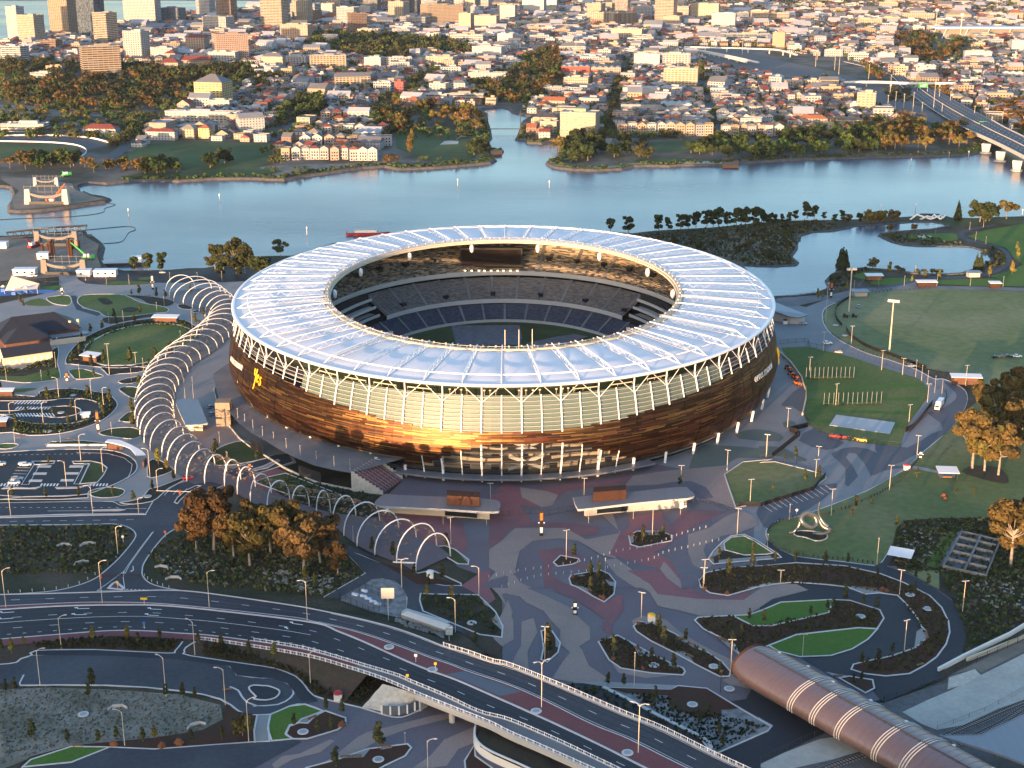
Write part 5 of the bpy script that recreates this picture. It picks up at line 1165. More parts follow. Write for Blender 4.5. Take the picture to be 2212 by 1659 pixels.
shelter('h',830,905,10,6,3.2,0,'grey flat roofed kiosk at the promenade bend','wall_concrete','roof_zinc');shelter('i',0,420,7,4,3,rad(5),'small rusty bus shelter at left photo edge','rust');shelter('i',40,165,9,3,3,rad(3),'white roofed bus stop above the left parking loop','brick_wall')
shelter('h',1785,745,9,5,3.2,0,'grey hut where the lake path meets the lawn','wall_concrete','roof_zinc');shelter('i',720,355,4,1.5,2.4,rad(10),'tiny white bus stop inside the left parking loop','wall_white')
b=MB();A=catmull(gp('i:905,535 1000,540 1100,580 1190,630 1225,665',4.0),False,4);B_=catmull(gp('i:885,555 985,575 1080,605 1120,640 1140,670',3.8),False,4)
o=thing('bus_canopy','curved white canopy over the bus bay waiting area','canopy',A[8]-Vector((0,0,4)),exact=True);b.strip(rel(A,o),rel(B_,o));b.strip(rel([p+Vector((0,0,.3))for p in A],o),rel([p+Vector((0,0,.3))for p in B_],o));b.strip(rel(B_,o),rel([p+Vector((0,0,.3))for p in B_],o));b.build('roof',M['roof_white'],o)
for k in(0,5,10,16):P=A[min(k,len(A)-1)].lerp(B_[min(k,len(B_)-1)],.4)-Vector(o.location);b=MB();b.tube([(P.x,P.y,0),(P.x,P.y,P.z)],.15,5);b.build('column',M['steel_dark'],o)
b=MB();P=A[3].lerp(B_[3],.5)-Vector(o.location);b.box((P.x,P.y,0),(7,.5,3));b.build('back_panel',M['brick_wall'],o)
b=MB();P=A[-1]-Vector(o.location);b.box((P.x,P.y-3,0),(.8,5,3));b.build('end_panel',M['brick_wall'],o)
PB=MB();PB.box((0,0,0),(3.0,1.1,.9),0,0,1,.92);pbm=PB.mesh('planter_box',[M['wall_white'],M['lawn_dark']])
for k,x in enumerate((430,485,535,585,635,685,735,785,835,870)):reg(place('planter_box',pbm,None,g1('i',x,582,.3)),'white planter box in the row above bus bay','planter','planter boxes above the bus bay',True)
# ---- long shed and rocks, fenced pen, water basin
c=g1('n',1440,450,0);P=gp('n:1240,405 1290,380 1645,490 1600,530',0);o=thing('storage_shed','long low shed with pale flat roof above boulder bank','shed',P[0],exact=True)
b=MB();b.prism(rel(P,o),0,2.8);b.build('wall',M['wall_concrete'],o);b=MB();Pr=gp('n:1238,372 1292,348 1648,465 1602,502',2.9);b.prism(rel(Pr,o),2.85,3.2);b.build('roof',M['canvas'],o)
RK=[]
for q in range(4):
 b=MB();n=7;vs=[]
 for i in range(4):
  for k in range(n):r=(1,.95,.7,.2)[i]*R.uniform(.75,1.1);a=k*TAU/n;vs.append((r*math.cos(a),r*math.sin(a)*.8,(0,.35,.7,.9)[i]*R.uniform(.85,1.1)))
 b.add(vs,[(i*n+k,i*n+(k+1)%n,(i+1)*n+(k+1)%n,(i+1)*n+k)for i in range(3)for k in range(n)]+[tuple(range(3*n,4*n))]);RK.append((b.mesh('boulder',M['rock_pale']),b.mesh('boulder',M['limestone'])))
rk=MB()
for q in range(60):
 t=R.random();P=g1('n',1215+t*380+R.uniform(-20,20),432+t*110+R.uniform(-16,26),0);o=place('boulder',RK[q%4][0],None,P,R.uniform(0,6),[R.uniform(.5,1.1)]*3);reg(o,'pale boulder in the bank below the long shed','boulder','boulders below the long shed',True)
mat('cor_ten_rock',(.16,.06,.025),.9,.3,.5)
RB=[bpy.data.meshes.new('x')];RKO=[]
for q in range(4):me=RK[q][1].copy();me.materials[0]=M['cor_ten_rock'];RKO.append(me)
for k,(t,x,y,s_)in enumerate((('m',955,1465,1.5),('m',1360,1480,1.6),('m',1505,1455,1.8),('o',1655,160,1.2),('o',1845,195,1.1),('o',1830,200,.9),('o',805,235,1.3),('o',780,225,1.0),('n',740,1300,1.5),('o',885,745,1.0),('o',1985,725,1.2),('o',1135,825,.9),('k',1118,1250,1.2),('o',550,55,1.1),('o',1100,450,1.0),('p',1020,165,1.3),('p',1060,178,1.2),('l',1540,1010,1.6),('l',1550,1035,1.3))):
 reg(place('boulder',RKO[k%4],None,g1(t,x,y,.35),k*1.3,[s_]*3),'round rust coloured boulder','boulder','rust boulders among the garden beds')
def fence(s,desc,h=1.8,step=3,exact=True,m='steel_dark',z=.1,sm=True,infill='mesh',name='fence',cat='fence'):
 P=gp(s,z)if isinstance(s,str)else s
 if sm:P=catmull(P,False,3)
 c=P[len(P)//2].copy();o=thing(name,desc,cat,c,exact=exact);L=[p-c for p in P];tot=sum((q-p).length for p,q in zip(L,L[1:]))
 b=MB();b.bar(L,.08,h-.1,h);b.bar(L,.06,.1,.18);b.build('rail',M[m],o)
 if infill=='solid':b=MB();b.bar(L,.05,.05,h-.05);b.build('screen',M['black'],o)
 else:
  b=MB();n=int(tot/.9)
  for k in range(n):p=at_len(L,(k+.5)/n);b.box((p.x,p.y,p.z+.1),(.05,.05,h-.15))
  b.build('infill',M[m],o)
 n=max(2,min(95,int(tot/step)));pb=MB();pb.box((0,0,0),(.16,.16,h+.15));pm=pb.mesh('post',M[m])
 for k in range(n+1):p=at_len(L,k/n);place('post',pm,o,p)
 return o
fence('n:722,255 990,385 1172,265 912,170 722,255','dark mesh fence round the small equipment pen',3.2,3,sm=False)
for q,(x,y)in enumerate(((850,190),(920,205),(960,225),(1000,250),(1040,268),(930,160))):
 o=thing('water_pump','pale pump unit with pipes inside the fenced pen','pump',g1('n',x,y+20,.4),rad(-30),group='pumps in the fenced pen');b=MB();b.box((0,0,0),(2.4,.9,.8));b.build('housing',M['roof_white'],o);b=MB();b.tube([(-1.4,0,.4),(-2.6,0,.4),(-2.6,0,0)],.14,5);b.tube([(0,0,.8),(0,0,1.3),(.8,0,1.3)],.12,5);b.build('pipe',M['blue_paint'],o)
c=g1('l',1560,1640,0);P=gp('l:1535,1610 1690,1320 2010,1395 1890,1690',.3);o=thing('treatment_basin','grid framed water treatment basin in the dark scrub','basin',P[0],exact=True)
L=rel(P,o);b=MB();b.prism(L,-.2,.1);b.build('floor',M['pave_bluegrey'],o)
def bil(a,c):return L[0].lerp(L[3],a).lerp(L[1].lerp(L[2],a),c)
b=MB();b.bar(L,.5,0,1.2,0,True);b.build('rim',M['gravel'],o)
for a in(.5,):b=MB();b.bar([bil(a,0),bil(a,1)],.7,.2,1.5);b.build('divider',M['gravel'],o)
for c_ in(.2,.42,.63,.83):b=MB();b.bar([bil(0,c_),bil(.95,c_)],.6,.2,1.4);b.build('divider',M['gravel'],o)
b=MB();b.strip([bil(-.12,q/8)for q in range(9)],[bil(-.01,q/8)+Vector((0,0,1.2))for q in range(9)]);b.build('apron',M['pave_bluegrey'],o)
# ---- sculpture: twisted silver ribbon
c=g1('l',430,1320,.3);sheet('sculpture_base','l:280,1320 310,1300 420,1300 540,1320 560,1350 530,1375 460,1382 380,1355 300,1340','bed_dark',4,sm=3,kerb=1)
o=thing('ribbon_sculpture','twisted silver ribbon sculpture coiled on the curved lawn','sculpture',c,exact=True)
def px(x,y,z,dy=0):P=g1('l',x,y,0);k=g1('l',430,1320,0);return Vector((P.x-k.x,dy,z))
mat('sculpt',(.15,.16,.155),.32,.1,.5,metallic=.7)
b=MB();pth=[(-9,0,.3),(-7,0,.8),(-5.2,0,3.5),(-4.5,1,6.5),(-2,1.5,7.6),(1,1,6.5),(1.6,0,4),(-.5,-1,3),(-4,-1,5),(-4.5,0,7),(-2,1,8.4),(2,1,6.2),(4,0,3.2),(6,-1,2.4),(7,-1,1.6),(4,-2,.8),(0,-2,1.0)]
P=catmull([Vector(q)for q in pth],False,6);b.tube(P,[.55+.45*math.sin(math.pi*i/len(P))for i in range(len(P))],8);b.build('coil',M['sculpt'],o,True)
b=MB();P=catmull([Vector(q)for q in((6,-1,3.4),(4.5,0,4.4),(3,1,6.5),(2.2,1,9.5),(2.4,1,13))],False,6);b.tube(P,[.9-.75*i/len(P)for i in range(len(P))],8);b.build('upright_tail',M['sculpt'],o,True)
# ---- cricket nets, pitch cover
mat('roof_zinc_pale',(.36,.38,.40),.7,.06,.3)
P=gp('l:635,325 1130,390 1085,485 578,412',.35);b=MB();b.prism(P,.3,.5);reg(b.build('pitch_cover',M['roof_zinc_pale']),'pale grey cover sheet on the practice field','ground sheet',exact=True,pos=P[0])
for nm,ds,(xa,ya,xb,yb,n,tile,hp)in(('net','upper row of thin practice net posts',(380,1600,780,1595,12,'h',5)),('net','lower row of thin practice net posts',(530,240,1010,228,13,'l',5))):
 A,C_=g1(tile,xa,ya,.3),g1(tile,xb,yb,.3);o=thing('practice_net',ds+' on the green field','net',A,exact=True)
 for k in range(n):p=A.lerp(C_,k/(n-1))-A;b=MB();b.tube([p,p+Vector((0,0,hp*1.25))],.07,5);b.build('post',M['galv'],o)
 b=MB();b.bar([Vector((0,0,0)),C_-A],.1,0,1.0);b.build('base_screen',M['deep_green'],o)
fence('h:160,1310 390,1295 420,1335 770,1400 1000,1475 1320,1580 1480,1680 l:1540,120 1560,170 1540,240 1470,255 1250,470','dark mesh fence around the practice field',2.4,5)
fence('l:1175,590 900,560 700,535 530,475 410,410 380,330','low dark fence at the foot of the practice field',2.0,5)
fence('l:1215,470 1300,420 1440,240','solid dark screen beside the truck bay',2.6,5,infill='solid');fence('l:90,690 330,500 240,465 400,425','black screen fence zigzag across the grey apron',2.6,5,infill='solid',sm=False)
fence('l:0,700 300,740 545,825','tall dark mesh fence above the wedge lawn',2.4,5);fence('l:545,840 440,960 0,1095 k:1950,1020','dark fence between wedge lawn and parking bays',2.0,5,infill='solid',sm=False)
fence('h:720,1190 760,1250 900,1340 1100,1410 1390,1520','curved black fence along the oval boundary',2.0,5,infill='solid');fence('h:680,1160 630,1090 640,1000 740,930','curved dark fence at the near left of the oval',2.0,5,infill='solid')
fence('k:75,1100 370,1075 430,1095 690,1050','plaza fence between the two long gate pavilions',2.2,4,sm=False);fence('k:1560,985 1950,1045','plaza fence from pavilion B to the wedge lawn',2.2,4,sm=False)
fence('h:1490,1555 1640,1640 l:1700,60 1840,160 1860,60','fence of the service yard near the oval',2.2,5,sm=False)
# ---- containers, boom gates etc. on the construction ground handled below
# ---- station: bronze barrel roof
mat('station_bronze',(.215,.15,.142),.38,.1,.4,metallic=.65,stretch=(1,8,1))
ax=[(1648,1428,0)]
AX=[Vector((241.7+s_*.585,174.3-s_*.811,0))for s_ in(-283,-265,-240,-210,-180,-140)]
o=thing('station_hall','bronze barrel vaulted railway station roof with pale bands','station',AX[1],exact=True);Os=Vector(o.location)
AXc=catmull(AX,False,6);W_,Hh,Z0=10.2,5.7,4.0
def vault(i,f,grow=1.0,up=0):
 p=AXc[i];t=(AXc[min(i+1,len(AXc)-1)]-AXc[max(i-1,0)]).normalized();n_=Vector((-t.y,t.x,0));a=math.pi*(f*1.16-.08);sc_=1.0
 if i<5:sc_=(.78,.90,.96,.99,1.0)[i]
 return p+n_*(math.cos(a)*W_*grow*sc_)+Vector((0,0,Z0+(math.sin(a)*Hh+Hh*.25)*grow*(.8+.2*sc_)+up))-Os
nA=20
b=MB();n0=len(AXc)
vs=[vault(i,k/nA)for i in range(n0)for k in range(nA+1)];b.add(vs,[(i*(nA+1)+k,i*(nA+1)+k+1,(i+1)*(nA+1)+k+1,(i+1)*(nA+1)+k)for i in range(n0-1)for k in range(nA)])
b.build('vault',M['station_bronze'],o,True)
b=MB();vs=[vault(i,k/nA,.97,-.2)for i in range(n0)for k in range(nA+1)];b.add(vs,[(i*(nA+1)+k,i*(nA+1)+k+1,(i+1)*(nA+1)+k+1,(i+1)*(nA+1)+k)for i in range(n0-1)for k in range(nA)]);b.build('lining',M['steel_grey'],o)
b=MB();b.tube([vault(0,k/nA,1.0)for k in range(nA+1)],.45,6);b.build('rim',M['rust'],o)
b=MB();b.tube([vault(i,.52,1.0,.1)for i in range(1,n0)],.22,5);b.build('ridge_cap',M['steel_dark'],o)
for q_ in range(2,2*(n0-1)):
 b=MB();b.tube([vault(q_//2,k/nA,1.004).lerp(vault(min(n0-1,q_//2+1),k/nA,1.004),.5*(q_%2))for k in range(nA+1)],.05,4);b.build('roof_seam',M['station_bronze'],o)
def bandrib(tpos):
 for dq in(0,.9,1.8):
  s_=tpos*(n0-1);
  i=int(s_);f_=s_-i;b=MB();A=[]
  for k in range(nA+1):A.append(vault(i,k/nA,1.015).lerp(vault(i+1,k/nA,1.015),f_)+(AXc[i+1]-AXc[i]).normalized()*dq)
  b.tube(A,.16,5);b.build('roof_band',M['galv'],o)
for x_,y_ in((300,1000),(480,1110),(680,1230),(990,1410),(1220,1540)):
 q_=g1('p',x_,y_,11);s_=.585*(q_.x-2)-.811*q_.y;bandrib(min(range(n0*20),key=lambda i:abs(.585*AXc[min(n0-2,i//20)].lerp(AXc[min(n0-1,i//20+1)],(i%20)/20).x-.811*AXc[min(n0-2,i//20)].lerp(AXc[min(n0-1,i//20+1)],(i%20)/20).y-s_))/20/(n0-1))
b=MB();b.prism([AXc[i]+Vector((-7,4,0))-Os for i in range(2,n0)]+[AXc[i]+Vector((7,-6,0))-Os for i in range(n0-1,1,-1)],4.2,5.2);b.build('concourse_deck',M['wall_concrete'],o)
for i in range(4,n0,4):
 for sg in(-1,1):P=AXc[i]+Vector((sg*6.5,-sg*4.5,0))-Os;b=MB();b.tube([(P.x,P.y,-3),(P.x,P.y,6.5)],.5,7);b.build('column',M['steel_grey'],o)
for k,(x,y)in enumerate(((145,735),(415,880),(700,1035),(995,1198),(1250,1335),(1515,1480),(1485,1510),(1335,1625))):
 b=MB();P=vault(3+k*3 if 3+k*3<n0 else n0-1,.3 if k%2 else .36,1.0);b.box((P.x,P.y,P.z-.2),(.9,.9,.5));b.build('roof_vent',M['wall_white'],o)
P0=gp('p:1500,1385 1850,1385 2212,1210 2450,1100 2500,1600 2212,1620 2000,1540',9.5)
o=thing('platform_canopy','wavy zinc canopy over platforms behind the station vault','canopy',P0[0]-Vector((0,0,9.5)),exact=True);L=rel(P0,o)
b=MB();b.poly([(p.x,p.y,9.5+.0*i)for i,p in enumerate(L)]);b.poly([(p.x,p.y,9.0)for p in L]);b.bar([Vector((p.x,p.y,9.0))for p in L],.3,-.1,.6,0,True);b.build('roof',M['roof_zinc'],o)
for k in range(4):P=at_len([L[0],L[2],L[3]],k/3)*.9;b=MB();b.tube([(P.x+4,P.y-8,-3),(P.x+4,P.y-8,9)],.4,6);b.build('column',M['steel_grey'],o)
sheet('rail_cutting','p:960,1120 1040,1110 1540,930 1600,870 2212,560 2500,420 2600,1700 -100,1800 -50,1640 560,1350 900,1150','pave_rail',1)
sheet('sand_bank','p:1190,1190 1400,1090 1600,1005 1850,880 2212,700 2400,600 2400,1000 2212,1090 2000,1160 1850,1230 1700,1300 1480,1340 1350,1290','sand',2,sm=1)
sheet('sand_bank','p:1570,1000 1580,900 1800,830 1850,880 1700,960','limestone',2.6,sm=1);sheet('sand_bank','p:1600,870 1780,790 2212,560 2400,460 2400,580 2212,680 1850,860 1820,830','dirt',2.3)
sheet('sand_bank','p:-50,1650 200,1530 500,1415 700,1390 800,1430 900,1500 600,1590 200,1680','sand',2,sm=1)
def wallseg(s,desc,h,w_,m,z=0,name='wall'):
 P=gp(s,z);c=P[0].copy();b=MB();b.bar([p-c for p in P],w_,0,h);o=b.build(name,M[m],None,loc=c);reg(o,desc,'wall',exact=True);return o
wallseg('p:1490,855 1715,735 1890,650 2090,555 2212,480 2450,370','white parapet wall climbing beside the cutting at right',1.6,.7,'wall_white');wallseg('p:1730,765 1900,700 2150,600 2320,520','second pale parapet inside the cutting ramp',1.4,.6,'wall_cream')
fence('p:1545,905 1755,805 2212,590 2400,500','dark fence along the top of the rail cutting',2.4,5,sm=False);fence('p:1030,1115 1300,1020 1560,940','dark fence between ring path and cutting',2.4,5,sm=False);fence('p:560,1360 300,1480 0,1625','dark fence on the near side of the cutting',2.4,5,sm=False);fence('p:1480,1345 1900,1180 2212,1010','thin wire fence along the sand beside the tracks',1.6,6,sm=False,m='steel_grey')
mat('rail_sleeper',(.30,.29,.27),.9,.15,.5)
def track(s,desc):
 P=catmull(gp(s,.32),False,6);c=P[0].copy();o=thing('railway_track',desc,'railway track',c,exact=True);L=[p-c for p in P];tot=sum((q-p).length for p,q in zip(L,L[1:]));sb=MB();n=int(tot/1.1)
 for k in range(n):
  p,q=at_len(L,k/n),at_len(L,min(1,(k+.5)/n));d=q-p;sb.box((p.x,p.y,0),(.35,2.5,.12),math.atan2(d.y,d.x))
 sb.build('sleepers',M['rail_sleeper'],o)
 for d in(-.72,.72):b=MB();b.bar(offs(L,d),.12,.1,.3);b.build('rail',M['rust'],o)
track('p:1480,1420 1700,1330 1950,1220 2212,1110 2450,1020','left railway track curving behind the station vault');track('p:1640,1460 1850,1370 2050,1270 2212,1160 2450,1060','right railway track curving behind the station vault');track('p:380,1730 560,1659 880,1545','railway track emerging below the station at photo bottom')
# ================================================================ THE CITY ACROSS THE RIVER
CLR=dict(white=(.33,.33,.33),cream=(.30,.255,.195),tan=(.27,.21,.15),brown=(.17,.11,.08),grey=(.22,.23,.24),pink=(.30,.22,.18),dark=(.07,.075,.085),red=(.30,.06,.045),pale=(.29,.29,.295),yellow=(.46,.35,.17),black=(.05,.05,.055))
RCL=dict(cream=(.36,.30,.23),grey=(.115,.12,.135),white=(.30,.31,.33),dark=(.045,.05,.062),red=(.15,.04,.032),orange=(.25,.09,.045),tan=(.22,.18,.14),zinc=(.16,.175,.20))
FOOT=[]
def wallbox(w_,d_,h,z0=0,P=None):
 b=MB();P=P or[(-w_/2,-d_/2),(w_/2,-d_/2),(w_/2,d_/2),(-w_/2,d_/2)];u=0
 for i in range(len(P)):
  a,c=P[i],P[(i+1)%len(P)];L=math.hypot(c[0]-a[0],c[1]-a[1])
  b.quad((a[0],a[1],z0),(c[0],c[1],z0),(c[0],c[1],z0+h),(a[0],a[1],z0+h),0,[(u,0),(u+L,0),(u+L,h),(u,h)]);u+=L
 return b
def part(name,b,m,o,col=None):
 q=b.build(name,m,o)
 if col:q.color=c4(col)
 return q
def building(P,w_,d_,h,rz,style,wc,rc,roof,desc,plant=True,balc=0,exact=False,group=None,cat='building',name='building'):
 o=thing(name,desc,cat,P,rz,group,exact=exact);wm=M['fac_'+style]if style!='plain' else M['objwall']
 if style=='curved':
  pass
 part('wall',wallbox(w_,d_,h),wm,o,CLR[wc])
 b=MB();rcol=RCL[rc]
 if roof=='flat':
  b.box((0,0,h),(w_+.3,d_+.3,.25))
  ro=part('roof',b,M['objroof'],o,rcol)
  b=MB();Pp=[Vector((-w_/2,-d_/2,h)),Vector((w_/2,-d_/2,h)),Vector((w_/2,d_/2,h)),Vector((-w_/2,d_/2,h))];b.bar(Pp,.35,.25,1.1,0,True);part('parapet',b,M['objwall'],o,CLR[wc])
  if plant and w_>9:
   b=MB();b.box((w_*R.uniform(-.2,.2),d_*R.uniform(-.1,.2),h+.25),(w_*R.uniform(.25,.45),d_*R.uniform(.3,.5),R.uniform(2.2,3.6)));part('plant_room',b,M['objwall'],ro,[c*R.uniform(.7,1.05)for c in CLR[wc]])
   for q in range(R.randint(1,4)):
    b=MB();b.box((R.uniform(-.4,.4)*w_,R.uniform(-.4,.4)*d_,h+.25),(R.uniform(1.2,2.6),R.uniform(1.2,2.2),R.uniform(.9,1.5)));part('roof_unit',b,M['galv'],ro)
 elif roof=='hip':hip(b,-w_/2,w_/2,-d_/2,d_/2,h,min(w_,d_)*.3,.5,.5);part('roof',b,M['objroof'],o,rcol)
 elif roof=='gable':gable(b,-w_/2,w_/2,-d_/2,d_/2,h,d_*.3,.5,0,0);part('roof',b,M['objroof'],o,rcol)
 elif roof=='gablef':
  ym=0;v=[(-w_/2-.3,-d_/2,h),(w_/2+.3,-d_/2,h),(w_/2+.3,d_/2,h),(-w_/2-.3,d_/2,h),(0,-d_/2,h+w_*.32),(0,d_/2,h+w_*.32)]
  b.add(v,[(1,2,5,4),(3,0,4,5)]);part('roof',b,M['objroof'],o,rcol);b=MB();b.add([(-w_/2,-d_/2+.05,h),(w_/2,-d_/2+.05,h),(0,-d_/2+.05,h+w_*.3)],[(0,1,2)]);b.add([(-w_/2,d_/2-.05,h),(w_/2,d_/2-.05,h),(0,d_/2-.05,h+w_*.3)],[(0,1,2)]);part('gable_wall',b,M['objwall'],o,CLR[wc])
 elif roof=='saw':
  n=max(2,int(w_/8));
  for k in range(n):x0,x1=-w_/2+k*w_/n,-w_/2+(k+1)*w_/n;b.add([(x0,-d_/2,h),(x1,-d_/2,h),(x1,d_/2,h),(x0,d_/2,h),((x0+x1)/2,-d_/2,h+2),((x0+x1)/2,d_/2,h+2)],[(0,4,5,3),(1,2,5,4),(0,1,4),(2,3,5)])
  part('roof',b,M['objroof'],o,rcol)
 if balc:
  n=max(1,int(h/3.1))
  for k in range(1,n):
   z=k*3.1;b=MB();b.box((0,-d_/2-.7,z),(w_*.86,1.4,.2));b.box((0,-d_/2-1.4,z+.2),(w_*.86,.12,.8));part('balcony',b,M['objwall'],o,[min(.75,c*1.12)for c in CLR[wc]])
 FOOT.append((P[0],P[1],math.hypot(w_,d_)*.5));return o
def hb(line):
 a=line.split();t=a[0];x0,x1,yb,yt=map(float,a[1:5]);style,wc,rc,roof=a[5:9];dr=float(a[9]);rz=float(a[10])if len(a)>10 else-12;balc=int(a[11])if len(a)>11 else 0
 u0,v0=U(t,x0,yb);u1,_=U(t,x1,yb);uc=(u0+u1)/2;P=G(uc,v0,0);s_=ppm(P);W=(u1-u0)/s_
 _,vt=U(t,x0,yt);h=max(3,(v0-vt)/s_/math.cos(math.atan2(H,P.y)))
 r=abs(rad(rz));w_=W/(math.cos(r)+dr*math.sin(r));d_=w_*dr
 C_=P+Vector((0,(w_*math.sin(r)+d_*math.cos(r))/2,0));return C_,w_,d_,h,rad(rz),style,wc,rc,roof,balc
